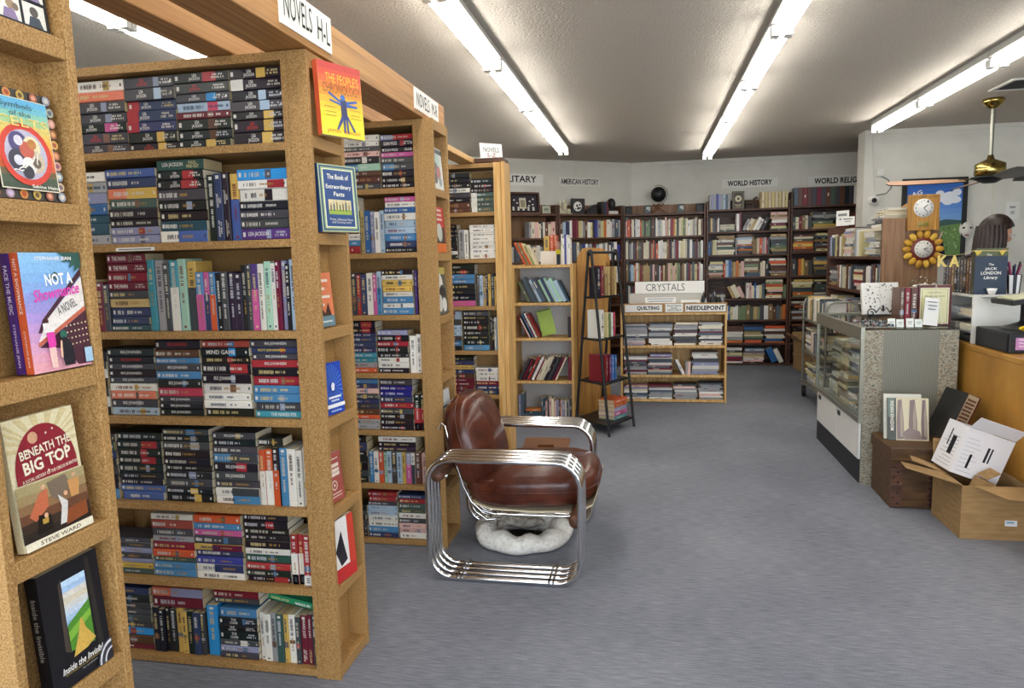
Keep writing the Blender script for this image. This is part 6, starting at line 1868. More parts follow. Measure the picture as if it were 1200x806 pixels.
cover_book('art_book', Matrix.Translation((1.372, 4.37, 0.3512)) @ Matrix.Rotation(rad(-2), 4, 'Z') @ Matrix.Rotation(rad(-9), 4, 'X'), 0.215, 0.245, 0.02, art_ruins, 'tan and violet art book of stone columns leaning on the showcase atop the trunk', base='c9c0a0', spine='4a4f4a')
cover_book('art_book', Matrix.Translation((1.36, 4.405, 0.3512)) @ Matrix.Rotation(rad(-2), 4, 'Z') @ Matrix.Rotation(rad(-9), 4, 'X'), 0.2, 0.262, 0.014, lambda a: a.rect(0, 0, 1, 1, 'd2d0c4'), 'pale book peeping out behind the stone-columns art book', base='d2d0c4', spine='c4c2b4')


def art_dark(a):
    a.rect(0, 0, 1, 1, '1e1c1c'); a.rect(0.08, 0.05, 0.92, 0.95, '262322')


bb = MB()
M_ = Matrix.Translation((1.63, 4.25, 0.386)) @ Matrix.Rotation(rad(12), 4, 'Z') @ Matrix.Rotation(rad(24), 4, 'Y')
bb.box(0, 0.004, 0, 0.2, 0, 0.29, C('1c1a1a')); bb.box(0.076, 0.08, 0, 0.2, 0, 0.29, C('5a1c1e')); bb.box(0.0042, 0.0758, 0.196, 0.2, 0, 0.29, C('4a1a1c'))
o = bb.build('big_dictionary', 'cover'); o.matrix_world = M_ @ Matrix.Translation((0, 0, 0.0))
tag(o, 'thick black and maroon reference book with thumb-indexed pages leaning on the trunk', 'book')
a = MB(); a.box(0.0045, 0.0755, 0.006, 0.1955, 0.004, 0.286, C('b3a084'))
for q in range(12):
    a.box(0.012 + 0.004 * (q % 2), 0.066, 0.0035, 0.0058, 0.02 + 0.021 * q, 0.032 + 0.021 * q, C('6a4a3c'))
a.build('page_block', 'page', o)

cx_ = empty('carton', (1.535, 3.775, 0), rad(0.5), 'large open cardboard carton in front of the trunk and counter', 'carton')
CT = 0.004
a = MB()
for q in ((0, 0.31, 0, CT, 0.001, 0.275), (0, 0.31, 0.36 - CT, 0.36, 0.001, 0.275), (0, CT, CT + .0002, 0.36 - CT - .0002, 0.001, 0.275), (0.31 - CT, 0.31, CT + .0002, 0.36 - CT - .0002, 0.001, 0.275), (CT + .0002, 0.31 - CT - .0002, CT + .0002, 0.36 - CT - .0002, 0.001, 0.005)):
    a.box(*q)
a.box(-0.0006, 0.03, -0.0006, -0.0001, 0.001, 0.275); a.box(-0.0006, 0.31, -0.0008, -0.0001, 0.142, 0.145)
a.build('body', 'carton', cx_)


def flap(nm, pts, t=0.004):
    p = [Vector(q) for q in pts]
    n_ = (p[1] - p[0]).cross(p[2] - p[0]).normalized() * t
    b_ = MB()
    k = len(p)
    b_.mesh([*p, *[q + n_ for q in p]], [tuple(range(k - 1, -1, -1)), tuple(range(k, 2 * k))] + [(i, (i + 1) % k, (i + 1) % k + k, i + k) for i in range(k)])
    return b_.build(nm, 'carton', cx_)


flap('flap', [(-0.001, 0.0, 0.277), (-0.001, 0.2, 0.277), (-0.2, 0.26, 0.315), (-0.235, 0.08, 0.335)])
flap('flap', [(0.003, 0.205, 0.277), (0.003, 0.355, 0.277), (-0.13, 0.34, 0.33), (-0.15, 0.24, 0.33)])
flap('flap', [(0.0, 0.361, 0.277), (0.3, 0.361, 0.277), (0.29, 0.385, 0.42), (0.0, 0.385, 0.42)])
flap('flap', [(0.05, -0.001, 0.277), (0.305, -0.001, 0.277), (0.3, -0.13, 0.245), (0.16, -0.12, 0.25)])
a = MB(); a.box(0.2, 0.255, -0.0014, -0.0004, 0.075, 0.105, C('d8dce0')); a.box(0.206, 0.24, -0.0018, -0.0015, 0.09, 0.098, C('6a9ab8')); a.build('address_label', 'matte', cx_)
# folded brown carton standing in it
fc = bpy.data.objects.new('folded_carton', None); fc.matrix_world = Matrix.Translation((1.60, 3.845, 0.13)) @ Matrix.Rotation(rad(4), 4, 'Z') @ Matrix.Rotation(rad(24), 4, 'Y'); COL.objects.link(fc)
tag(fc, 'small folded brown carton with printed lines standing inside the large carton', 'carton')
a = MB(); a.box(-0.03, 0.03, -0.05, 0.05, -0.06, 0.17); a.build('body', 'carton', fc, bevel=0.002)
a = MB()
for k in range(3):
    for j in range(3):
        a.box(-0.0308, -0.0302, -0.042 + 0.03 * j, -0.022 + 0.03 * j, 0.05 + 0.022 * k, 0.058 + 0.022 * k, C('4a3a28'))
a.build('print', 'matte', fc)
a = MB(); a.obox(Matrix.Translation((0.0, 0, 0.205)) @ Matrix.Rotation(rad(40), 4, 'Y'), 0.004, 0.1, 0.07); a.build('lid_flap', 'carton', fc)
# white carton with hand holes lying on top
wc = bpy.data.objects.new('white_carton', None)
wc.matrix_world = Matrix.Translation((1.566, 3.915, 0.42)) @ Matrix.Rotation(rad(4), 4, 'Z') @ Matrix.Rotation(rad(20), 4, 'Y'); COL.objects.link(wc)
tag(wc, 'white printed carton with black hand slots tipped on top of the large carton', 'carton')
W_ = C('e4e3e6')
a = MB()
for q in ((0.0, 0.24, -0.0, 0.004, -0.12, 0.13), (0.0, 0.24, 0.196, 0.2, -0.12, 0.13), (0.0, 0.004, 0.0042, 0.1958, -0.12, 0.13), (0.0042, 0.24, 0.0042, 0.1958, -0.12, -0.116)):
    a.box(*q, W_)
for k in range(9):
    a.box(-0.0006, -0.0001, 0.03, 0.17 - 0.02 * (k % 3), -0.1 + 0.02 * k, -0.096 + 0.02 * k, C('b0b4bc'))
    a.box(0.02, 0.1 - 0.012 * (k % 3), -0.0006, -0.0001, -0.1 + 0.022 * k, -0.097 + 0.022 * k, C('b8bcc4'))
a.box(-0.001, -0.0002, 0.06, 0.1, -0.04, 0.06, C('1c1c20')); a.box(-0.001, -0.0002, 0.12, 0.13, 0.0, 0.09, C('2a2a2e'))
a.box(0.06, 0.072, -0.001, -0.0002, -0.075, 0.0, C('141416')); a.box(0.13, 0.142, -0.001, -0.0002, -0.02, 0.06, C('2a2a2e')); a.box(0.15, 0.158, -0.001, -0.0002, -0.02, 0.06, C('2a2a2e'))
a.build('body', 'matte', wc)
a = MB(); a.obox(Matrix.Translation((0.12, -0.03, 0.165)) @ Matrix.Rotation(rad(40), 4, 'X'), 0.23, 0.004, 0.08, W_); a.build('flap', 'matte', wc)

# ---------------------------------------------------------------- island bookcase, clocks, cart
Mi = frame((1.87, 8.1, 0), (0, -1, 0))         # faces -x; local x runs from the partition towards the viewer
TOPS_I = [1.40, 1.09, 0.78, 0.47, 0.15]
wood_case('bookcase', Mi, 0.0, 1.8, 0, 0.42, TOPS_I, 1.70, 'bookcase at right angles behind the showcase with a plain brown end', 'dark', None, th=0.02)
ir = [o for o in COL.objects if o.type == 'EMPTY' and 'plain brown end' in o.get('label', '')][0]
a = MB(); a.box(0.9005, 0.92, -0.002, 0.17, 0, 1.705); a.box(0.9005, 0.912, 0.1705, 0.422, 0, 1.705); a.build('end_board', 'board', ir, bevel=0.0015)
MIX = 'w W S A j l t k n p U w W n L R2 j S'.split()
for si, (z, zm) in enumerate(((1.40, 1.70), (1.09, 1.37), (0.78, 1.06), (0.47, 0.75), (0.15, 0.44))):
    segs = [[('U', 10, .3, .8), ('S', 9, .2, .9), ('U', 4, .15, .9), ('S', 14, .35, 1.0)], [('S', 9, .2, .8), ('U', 10, .3, .85), ('S', 8, .2, .8), ('U', 10, .3, .9)],
            [('S', 8, .25, .8), ('U', 12, .4, .8), ('S', 8, .3, .85)], [('U', 14, .5, .85), ('S', 8, .25, .8), ('S', 8, .25, .8)], [('S', 7, .3, .8), ('U', 14, .6, .85)]][si]
    fill_shelf('hardback_book', Mi, 0.022, 1.775, z, zm, 0.01, segs, MIX, random.Random(200 + si), 'brown-ended case', si, 'books in the brown-ended case')
rg = random.Random(8)
z = 1.702
for k in range(5):
    t_ = rg.uniform(0.012, 0.03)
    book('hardback_book', Mi @ Matrix.Translation((1.74 - 0.02 * (k % 2), 0.02 + 0.01 * k, z)) @ Matrix(((0, 0, -1, 0), (0, 1, 0, 0), (1, 0, 0, 0), (0, 0, 0, 1))), t_, 0.32 - 0.015 * k, 0.22, rg.choice('WwjS'), 0.1 * k, 'pale book %s from bottom of the pile on top of the brown-ended case' % nth(k + 1), 'pile on top of the brown-ended case')
    z += t_ + 0.0006
f = bpy.data.objects.new('plywood_wedge', None); f.matrix_world = Mi @ Matrix.Translation((0.9, 0.3, 1.7055)); COL.objects.link(f)
tag(f, 'sloping plywood offcut on top of the brown-ended case beside the wooden clock', 'board')
a = MB(); a.prism([(0.0, 0), (0.86, 0), (0.86, 0.18), (0.8, 0.18), (0.0, 0.06)], 0, 0.02); a.build('board', 'pale', f)
for k, (x_, z_, t_) in enumerate(((0.5, 1.85, 'section card, upper'), (0.62, 1.765, 'section card, lower'))):
    sign('section_card', Mi @ Matrix.Translation((0.45 + 0.2 * k, 0.03, 1.702 if k else 1.702)) @ Matrix.Rotation(rad(35), 4, 'Z'), 0.15, (0.15, 0.08)[k], ('taller white section card standing on the brown-ended case', 'shorter white section card standing on the brown-ended case')[k], lines=[(None, 0.5, 0.72, 0.7, 0.16, '8a8a8e'), (None, 0.5, 0.45, 0.5, 0.12, '9a9a9e')])

# clocks on the end board (which looks along -y at y = 6.28)
EB = Matrix.Translation((0, 6.274, 0))
wk = bpy.data.objects.new('wall_clock', None); wk.matrix_world = Matrix.Translation((2.152, 6.24, 1.745)); COL.objects.link(wk)
tag(wk, 'square oak wall clock with a white dial above the sunflower clock', 'clock')
a = MB(); a.box(-0.112, 0.112, 0, 0.028, -0.142, 0.135); a.build('case', 'counter', wk, bevel=0.003)
for q in ((-0.114, -0.1, -0.144, 0.137), (0.1, 0.114, -0.144, 0.137), (-0.1, 0.1, 0.122, 0.137), (-0.1, 0.1, -0.144, -0.13)):
    a = MB(); a.box(q[0], q[1], -0.01, -0.0005, q[2], q[3]); a.build('frame', 'counter', wk, bevel=0.001)
a = MB()
a.lathe([(0.0, 0), (0.073, 0), (0.073, 0.004), (0.0, 0.004)], 36, C('e6e4de'), M=Matrix.Translation((0, -0.0045, 0.032)) @ Matrix.Rotation(rad(-90), 4, 'X'))
dl = a.build('dial', 'matte', wk)
a = MB()
for h in range(1, 13):
    an = rad(90 - 30 * h)
    a.text(str(h), (0.058 * math.cos(an), -0.005, 0.032 + 0.058 * math.sin(an)), (1, 0, 0), (0, 0, 1), 0.012 if h < 10 else 0.017, 0.015, C('2a2a2e'))
a.build('numeral', 'matte', dl)
for L_, an, w_ in ((0.036, 38, 0.003), (0.05, -50, 0.0022)):
    a = MB(); a.obox(Matrix.Translation((L_ / 2 * math.cos(rad(an)), -0.0065, 0.032 + L_ / 2 * math.sin(rad(an)))) @ Matrix.Rotation(rad(-an), 4, 'Y'), L_, 0.0012, w_ * 2, C('202024')); a.build('hand', 'matte', wk)
a = MB(); a.box(-0.04, 0.04, -0.004, -0.0005, -0.115, -0.08, C('a8884a')); a.build('brass_plate', 'brass', wk)
sf = bpy.data.objects.new('sunflower_clock', None); sf.matrix_world = Matrix.Translation((2.163, 6.235, 1.452)); COL.objects.link(sf)
tag(sf, 'sunflower-shaped clock with golden petals below the oak clock', 'clock')
a = MB()
a.lathe([(0.0, 0.0), (0.095, 0.0), (0.1, 0.012), (0.09, 0.025), (0.0, 0.028)], 32, C('6b2a1e'), M=Matrix.Translation((0, 0.028, 0)) @ Matrix.Rotation(rad(90), 4, 'X')); a.build('rim', 'paint', sf)
a = MB(); a.lathe([(0.0, 0.028), (0.068, 0.0285), (0.068, 0.031), (0.0, 0.031)], 32, C('ded9d0'), M=Matrix.Translation((0, 0.028, 0)) @ Matrix.Rotation(rad(90), 4, 'X')); dl = a.build('dial', 'matte', sf)
a = MB()
for h in range(1, 13):
    an = rad(90 - 30 * h)
    a.text(str(h), (0.053 * math.cos(an), -0.0036, 0.053 * math.sin(an)), (1, 0, 0), (0, 0, 1), 0.01 if h < 10 else 0.015, 0.013, C('3a3a3e'))
a.build('numeral', 'matte', dl)
for L_, an, w_ in ((0.034, 15, 0.003), (0.044, -30, 0.002)):
    a = MB(); a.obox(Matrix.Translation((L_ / 2 * math.cos(rad(an)), -0.005, L_ / 2 * math.sin(rad(an)))) @ Matrix.Rotation(rad(-an), 4, 'Y'), L_, 0.001, w_ * 2, C('303034')); a.build('hand', 'matte', sf)
for k in range(14):
    an = 2 * math.pi * k / 14
    a = MB(); a.ball(Matrix.Translation((0.12 * math.cos(an), 0.012, 0.12 * math.sin(an))) @ Matrix.Rotation(-an, 4, 'Y') @ Matrix.Diagonal((0.036, 0.014, 0.024, 1)), 12, 8, C(('c9962c', 'b8862a', 'd2a63c')[k % 3])); a.build('petal', 'paint', sf)

# steel book cart between showcase and island case
kt = empty('book_cart', (1.68, 7.05, 0), 0, 'steel book cart on castors between the showcase and the back cases', 'cart')
for z_ in (0.15, 0.47, 0.78):
    a = MB(); a.box(-0.17, 0.13, -0.45, 0.45, z_, z_ + 0.02); a.build('tray', 'steel', kt, bevel=0.002)
for y_ in (-0.46, 0.46):
    a = MB(); a.tube([(-0.15, y_, 0.1), (-0.15, y_, 0.93), (-0.13, y_, 0.99), (-0.08, y_, 1.01), (0.05, y_, 1.01), (0.1, y_, 0.99), (0.12, y_, 0.93), (0.12, y_, 0.1)], 0.011, 8); a.build('handle', 'steel', kt)
for x_ in (-0.14, 0.11):
    for y_ in (-0.43, 0.43):
        a = MB(); a.lathe([(0.0, -0.015), (0.045, -0.014), (0.048, 0), (0.045, 0.014), (0.0, 0.015)], 18, C('141414'), M=Matrix.Translation((x_, y_, 0.0485)) @ Matrix.Rotation(rad(90), 4, 'Y')); a.box(x_ - 0.022, x_ + 0.022, y_ - 0.02, y_ + 0.02, 0.098, 0.11, C('202020')); a.build('castor', 'paint', kt)
Mk = frame((1.53, 7.48, 0), (0, -1, 0))
for si, (z, zm) in enumerate(((0.80, 1.06), (0.49, 0.77), (0.17, 0.45))):
    fill_shelf('hardback_book', Mk, 0.02, 0.86, z, zm, 0.0, [[('U', 20, 1, .88)], [('S', 9, .3, .8), ('U', 10, .4, .75), ('S', 8, .3, .8)], [('S', 8, .5, .7), ('S', 8, .5, .75)]][si], 'W w j y p S k l n'.split(), random.Random(300 + si), 'steel cart', si, 'books on the steel cart')
# two cartons by the WORLD RELIGION case
for k, (x_, y_, w_, d_, h_, rz_, lab) in enumerate(((1.98, 9.2, 0.34, 0.36, 0.36, 6, 'open brown carton on the carpet by the WORLD RELIGION case'), (2.02, 8.6, 0.34, 0.32, 0.3, -8, 'second open carton nearer the steel cart, in front of the first'))):
    f = empty('carton', (x_, y_, 0), rad(rz_), lab, 'carton')
    a = MB()
    for q in ((-w_ / 2, w_ / 2, -d_ / 2, -d_ / 2 + .004, 0.001, h_), (-w_ / 2, w_ / 2, d_ / 2 - .004, d_ / 2, 0.001, h_), (-w_ / 2, -w_ / 2 + .004, -d_ / 2 + .0042, d_ / 2 - .0042, 0.001, h_), (w_ / 2 - .004, w_ / 2, -d_ / 2 + .0042, d_ / 2 - .0042, 0.001, h_), (-w_ / 2 + .0042, w_ / 2 - .0042, -d_ / 2 + .0042, d_ / 2 - .0042, 0.001, 0.005)):
        a.box(*q)
    a.build('body', 'carton', f)
    for s_ in (-1, 1):
        a = MB(); a.obox(Matrix.Translation((0, s_ * (d_ / 2 + 0.045), h_ + 0.045)) @ Matrix.Rotation(s_ * rad(-45), 4, 'X'), w_ - 0.01, 0.004, 0.12); a.build('flap', 'carton', f)
        a = MB(); a.obox(Matrix.Translation((s_ * (w_ / 2 + 0.045), 0, h_ + 0.045)) @ Matrix.Rotation(s_ * rad(45), 4, 'Y'), 0.004, d_ - 0.01, 0.12); a.build('flap', 'carton', f)

# ---------------------------------------------------------------- partition wall: poster, camera, small pictures
def art_poster(a):
    a.bands(0.0, 1.0, ['24301f', '2a3a24', '3f5a34', '587a48', '5f7a54', '3f5a58', '7fa8d8', '74a0d6', '6c98d6', '5f8cd2', '5482cc', '4a78c6', '3f6cbc', '3866b4'])
    for u, v, r_ in ((0.66, 0.78, 0.13), (0.78, 0.82, 0.12), (0.86, 0.76, 0.12), (0.6, 0.84, 0.08), (0.74, 0.74, 0.1), (0.9, 0.86, 0.08)):
        a.disc(u, v, r_, 'e2e6ee', 0.05)
    a.poly([(0.35, 0.42), (0.55, 0.47), (0.72, 0.5), (1, 0.48), (1, 0.38), (0.35, 0.38)], '44605c')
    a.poly([(0.55, 0.4), (1, 0.44), (1, 0.02), (0.72, 0.02)], '6a8a52')
    rr = random.Random(5)
    for i in range(40):
        u, v = rr.uniform(0.62, 0.97), rr.uniform(0.05, 0.38)
        a.disc(u, v, rr.uniform(0.008, 0.02), rr.choice(['8faa68', '4a6a3c', 'a8b88a', '3a5a34']))
    a.disc(0.54, 0.38, 0.07, '5a4a44')                                  # a seated figure in dark clothes with a pale guitar
    a.poly([(0.38, 0.0), (0.42, 0.3), (0.5, 0.36), (0.6, 0.33), (0.68, 0.22), (0.74, 0.0)], '1f2230')
    a.disc(0.54, 0.14, 0.09, '7fa4d0', 0.05); a.poly([(0.56, 0.16), (0.66, 0.34), (0.68, 0.33), (0.6, 0.15)], 'c8a8a0')
    a.text('AG', 0.18, 0.86, 0.2, 0.06, 'e4e8f0', 0.03, 0, 14)


flat_frame('framed_poster', Matrix(), 2.605, 8.155, 1.33, 0.62, 0.85, art_poster, 'large black-framed poster of hills and blue sky on the partition wall', 'poster', lean=0, depth=0.03, mat='black', fw=0.045)


def art_sea(a):
    a.bands(0, 1, ['4a5a52', '6a8a86', '88a8aa', '9ab8bc', '8fb0b8', '7aa0b0']); a.rect(0.2, 0.3, 0.7, 0.36, 'c8ccc0')


flat_frame('framed_seascape', Matrix(), 3.79, 8.165, 1.72, 0.42, 0.2, art_sea, 'wide framed seascape on the partition wall above the hunched person', 'picture', lean=0, depth=0.025, fw=0.02)
sign('wall_notice', Matrix.Translation((3.66, 8.19, 1.73)), 0.13, 0.18, 'plain white paper notice pinned beside the seascape', 'notice', 'e2e0da', lines=[(None, 0.5, 0.7, 0.4, 0.12, '9a9a9a'), (None, 0.5, 0.4, 0.3, 0.2, 'b0b0b0')])
mk = empty('wall_mask', (3.23, 8.199, 1.62), 0, 'white theatrical face mask hanging on the partition wall beside the poster', 'mask')
a = MB(); a.ball(Matrix.Translation((0, -0.002, 0.02)) @ Matrix.Diagonal((0.08, 0.06, 0.115, 1)), 20, 14, C('d8d4ca'), fn=lambda p: Vector((p.x * (1 - 0.25 * max(0, -p.z)), min(p.y, 0) - (0.25 if abs(p.x) < 0.15 and -0.35 < p.z < 0.1 and p.y < -0.5 else 0), p.z)))
ff = a.build('face', 'paint', mk)
for s_ in (-1, 1):
    a = MB(); a.ball(Matrix.Translation((s_ * 0.032, -0.054, 0.04)) @ Matrix.Diagonal((0.017, 0.008, 0.01, 1)), 10, 6, C('1a1818')); a.build('eye_hole', 'paint', ff)
a = MB(); a.ball(Matrix.Translation((0, -0.05, -0.035)) @ Matrix.Diagonal((0.024, 0.01, 0.009, 1)), 10, 6, C('8a3a38')); a.build('lips', 'paint', ff)
cm = empty('security_camera', (2.33, 8.199, 1.98), 0, 'white dome security camera with its cable on the partition wall', 'security camera')
a = MB(); a.lathe([(0.05, 0), (0.05, 0.02), (0.03, 0.03)], 20, C('dcdad4'), M=Matrix.Rotation(rad(90), 4, 'X')); a.build('base', 'paint', cm)
a = MB(); a.ball(Matrix.Translation((0, -0.06, -0.01)) @ Matrix.Scale(0.048, 4), 18, 12, C('dedcd6')); hd = a.build('head', 'paint', cm)
a = MB(); a.lathe([(0.0, 0.0), (0.024, 0.0), (0.026, 0.012), (0.02, 0.014), (0.0, 0.01)], 16, C('0e0e10'), M=Matrix.Translation((-0.014, -0.098, -0.012)) @ Matrix.Rotation(rad(80), 4, 'X')); a.build('lens', 'paint', hd)
a = MB(); a.tube([(0.03, -0.012, 0.05), (0.12, -0.03, 0.06), (0.17, -0.03, 0.12), (0.14, -0.02, 0.2), (0.05, -0.01, 0.26)], 0.004, 6, C('2a2a2c')); a.tube([(0.02, -0.006, 0.06), (-0.005, -0.006, 0.3), (-0.02, -0.006, 0.68)], 0.004, 6, C('cfcdc6')); a.build('cable', 'paint', cm)
a = MB(); a.box(0.03, 0.09, -0.02, 0, 0.24, 0.32, C('dcdad4')); a.build('junction_box', 'paint', cm)

# ceiling fan (blade tops painted paler, the lamps' light put into their colour)
MAT['bladetop'] = noise_mat('fan_blade_lit_top', [(0.35, C('b98f74')), (0.65, C('cba58a'))], (8, 60, 60), 4, 0.4)
fn_ = empty('ceiling_fan', (2.87, 6.85, 0), 0, 'brass ceiling fan with dark blades on a long rod', 'ceiling fan')
a = MB(); a.lathe([(0.0, 2.615), (0.025, 2.615), (0.045, 2.63), (0.075, 2.66), (0.085, 2.68), (0.08, 2.699), (0.0, 2.699)], 28); a.build('canopy', 'brass', fn_)
a = MB(); a.tube([(0, 0, 2.62), (0, 0, 2.22)], 0.016, 12); a.build('rod', 'steel', fn_)
a = MB(); a.lathe([(0.0, 2.235), (0.02, 2.235), (0.03, 2.2), (0.075, 2.18), (0.115, 2.16), (0.118, 2.07), (0.1, 2.055), (0.0, 2.055)], 32); a.build('motor', 'brass', fn_)
a = MB(); a.lathe([(0.0, 2.0), (0.05, 2.0), (0.085, 2.02), (0.135, 2.04), (0.14, 2.054), (0.0, 2.054)], 32); a.build('flywheel', 'black', fn_)
for k in range(4):
    an = rad(176 + 90 * k)
    M = Matrix.Rotation(an, 4, 'Z') @ Matrix.Translation((0, 0, 2.03)) @ Matrix.Rotation(rad(-17), 4, 'X')
    a = MB()
    pr = [(0.19, 0.05), (0.34, 0.068), (0.6, 0.08), (0.74, 0.08), (0.79, 0.055), (0.805, 0.0)]
    out = [(x_, y_) for x_, y_ in pr] + [(x_, -y_) for x_, y_ in reversed(pr[:-1])]
    n_ = len(out)
    vs_ = [M @ Vector((x_, y_, z_)) for z_ in (-0.004, 0.004) for x_, y_ in out]
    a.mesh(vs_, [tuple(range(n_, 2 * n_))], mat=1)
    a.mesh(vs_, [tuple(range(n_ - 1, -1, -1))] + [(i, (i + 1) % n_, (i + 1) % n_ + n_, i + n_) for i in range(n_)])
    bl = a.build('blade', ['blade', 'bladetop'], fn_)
    a = MB(); a.obox(M @ Matrix.Translation((0.165, 0, 0.009)), 0.14, 0.03, 0.006); a.build('blade_bracket', 'brass', bl)
a = MB(); a.tube([(0.02, -0.03, 2.0), (0.02, -0.03, 1.72)], 0.0012, 5); a.ball(Matrix.Translation((0.02, -0.03, 1.71)) @ Matrix.Scale(0.01, 4), 8, 6); a.build('pull_chain', 'brass', fn_)
# ceiling vent
vn = empty('ceiling_vent', (2.87, 6.28, CEIL), 0, 'white ceiling vent with dark slots near the fan', 'ceiling vent')
a = MB()
for q in ((-0.2, 0.2, -0.2, -0.17), (-0.2, 0.2, 0.17, 0.2), (-0.2, -0.17, -0.17, 0.17), (0.17, 0.2, -0.17, 0.17)):
    a.box(q[0], q[1], q[2], q[3], -0.014, -0.0005, C('d0cec6'))
a.build('frame', 'paint', vn, bevel=0.002)
for k in range(9):
    a = MB(); a.obox(Matrix.Translation((0, -0.145 + 0.036 * k, -0.008)) @ Matrix.Rotation(rad(35), 4, 'X'), 0.338, 0.02, 0.002, C('5a5854')); a.build('slat', 'paint', vn)
a = MB(); a.box(-0.169, 0.169, -0.169, 0.169, -0.0015, -0.0005, C('1c1c1c')); a.build('duct', 'paint', vn)
# little hook in the ceiling
hk = empty('ceiling_hook', (0.43, 3.55, CEIL), 0, 'small white hook screwed into the ceiling between two lamp rows', 'hook')
a = MB(); a.tube([(0, 0, -0.0005), (0, 0, -0.03), (0.012, 0, -0.042), (0.02, 0, -0.03), (0.014, 0, -0.02)], 0.003, 6, C('e0ded6')); a.build('hook', 'paint', hk)

# ---------------------------------------------------------------- person behind the counter
pn = []


def skin(name, verts, edges, root, mat, parent=None, sub=2):
    me = bpy.data.meshes.new(name)
    me.from_pydata([v[0] for v in verts], edges, [])
    o = bpy.data.objects.new(name, me)
    COL.objects.link(o)
    sm = o.modifiers.new('skin', 'SKIN')
    for i, v in enumerate(verts):
        r_ = v[1]
        me.skin_vertices[0].data[i].radius = r_ if isinstance(r_, tuple) else (r_, r_)
    me.skin_vertices[0].data[root].use_root = True
    sm.use_smooth_shade = True
    ss = o.modifiers.new('subdivision', 'SUBSURF'); ss.levels = ss.render_levels = sub
    me.materials.append(MAT[mat])
    if parent:
        o.parent = parent
    return o


MAT['flesh'] = noise_mat('skin_tone', [(0.3, C('b98468')), (0.7, C('cf9c80'))], (20, 20, 20), 3, 0.5)
MAT['hair'] = noise_mat('dark_brown_hair', [(0.35, C('140c09')), (0.65, C('2c1912'))], (90, 90, 9), 4, 0.45)
MAT['knit'] = noise_mat('maroon_knit', [(0.35, C('3c141c')), (0.65, C('59202a'))], (80, 80, 80), 3, 0.85)
MAT['denim'] = noise_mat('dark_denim', [(0.35, C('1c2230')), (0.65, C('2a3346'))], (80, 80, 80), 3, 0.85)
# faces +x, head bent to what lies on the counter; local origin between the feet
PX, PY = 2.235, 5.47
bv = [((0.0, 0, 0.86), 0.062), ((0.0, 0, 1.02), 0.065), ((0.02, 0, 1.2), 0.085), ((0.05, 0, 1.33), (0.095, 0.07)), ((0.07, 0, 1.4), 0.052), ((0.09, 0, 1.46), 0.05),
      ((0.105, 0, 1.53), 0.052),
      ((0.03, 0.165, 1.34), 0.05), ((0.12, 0.22, 1.13), 0.04), ((0.32, 0.16, 1.0), 0.032), ((0.40, 0.12, 0.985), 0.027),
      ((0.03, -0.165, 1.34), 0.05), ((0.12, -0.22, 1.13), 0.04), ((0.32, -0.16, 1.0), 0.032), ((0.40, -0.12, 0.985), 0.027),
      ((0.0, 0.09, 0.74), 0.055), ((0.01, 0.1, 0.46), 0.045), ((-0.01, 0.1, 0.09), 0.042), ((0.13, 0.11, 0.045), 0.035),
      ((0.0, -0.09, 0.74), 0.055), ((0.01, -0.1, 0.46), 0.045), ((-0.01, -0.1, 0.09), 0.042), ((0.13, -0.11, 0.045), 0.035)]
be = [(0, 1), (1, 2), (2, 3), (3, 4), (4, 5), (5, 6), (3, 7), (7, 8), (8, 9), (9, 10), (3, 11), (11, 12), (12, 13), (13, 14), (0, 15), (15, 16), (16, 17), (17, 18), (0, 19), (19, 20), (20, 21), (21, 22)]
# five fingers on each hand
for s_, wr in ((1, 10), (-1, 14)):
    w0 = Vector(bv[wr][0])
    for k, (dy, L_) in enumerate(((-0.03, 0.05), (-0.014, 0.075), (0.0, 0.082), (0.014, 0.076), (0.026, 0.06))):
        dy *= s_
        i0 = len(bv)
        bv.append(((w0.x + (0.02 if k == 0 else 0.045), w0.y + dy * 1.1, w0.z - 0.004), 0.009)); bv.append(((w0.x + 0.045 + L_ * 0.45, w0.y + dy * 1.35, w0.z - 0.008), 0.008)); bv.append(((w0.x + 0.045 + L_ * 0.85, w0.y + dy * 1.45, w0.z - 0.022), 0.007))
        be += [(wr, i0), (i0, i0 + 1), (i0 + 1, i0 + 2)]
tmp = skin('body_form', bv, be, 0, 'flesh')
dg = bpy.context.evaluated_depsgraph_get()
tm = bpy.data.meshes.new_from_object(tmp.evaluated_get(dg), depsgraph=dg)
HM = Matrix.Translation((0.118, 0, 1.545)) @ Matrix.Rotation(rad(18), 4, 'Y') @ Matrix.Diagonal((0.094, 0.074, 0.112, 1))


def headfn(p):
    x, y, z = p
    g = lambda v, w: math.exp(-(v / w) ** 2)
    if x > 0:
        x *= 0.93
        x += 0.2 * g(y, 0.17) * g(z + 0.16, 0.14) + 0.1 * g(y, 0.13) * g(z - 0.06, 0.16)          # nose
        x -= 0.09 * g(abs(y) - 0.38, 0.19) * g(z - 0.06, 0.13)                                   # eye sockets
        x += 0.04 * g(z - 0.27, 0.1) * g(y, 0.6)                                                 # brow
        x += 0.06 * g(y, 0.28) * g(z + 0.45, 0.045) + 0.06 * g(y, 0.24) * g(z + 0.56, 0.05)      # lips
        x += 0.16 * g(y, 0.3) * g(z + 0.82, 0.14)                                                # chin
    y *= 1 - 0.3 * max(0, -z) ** 1.5
    return Vector((x, y, z))


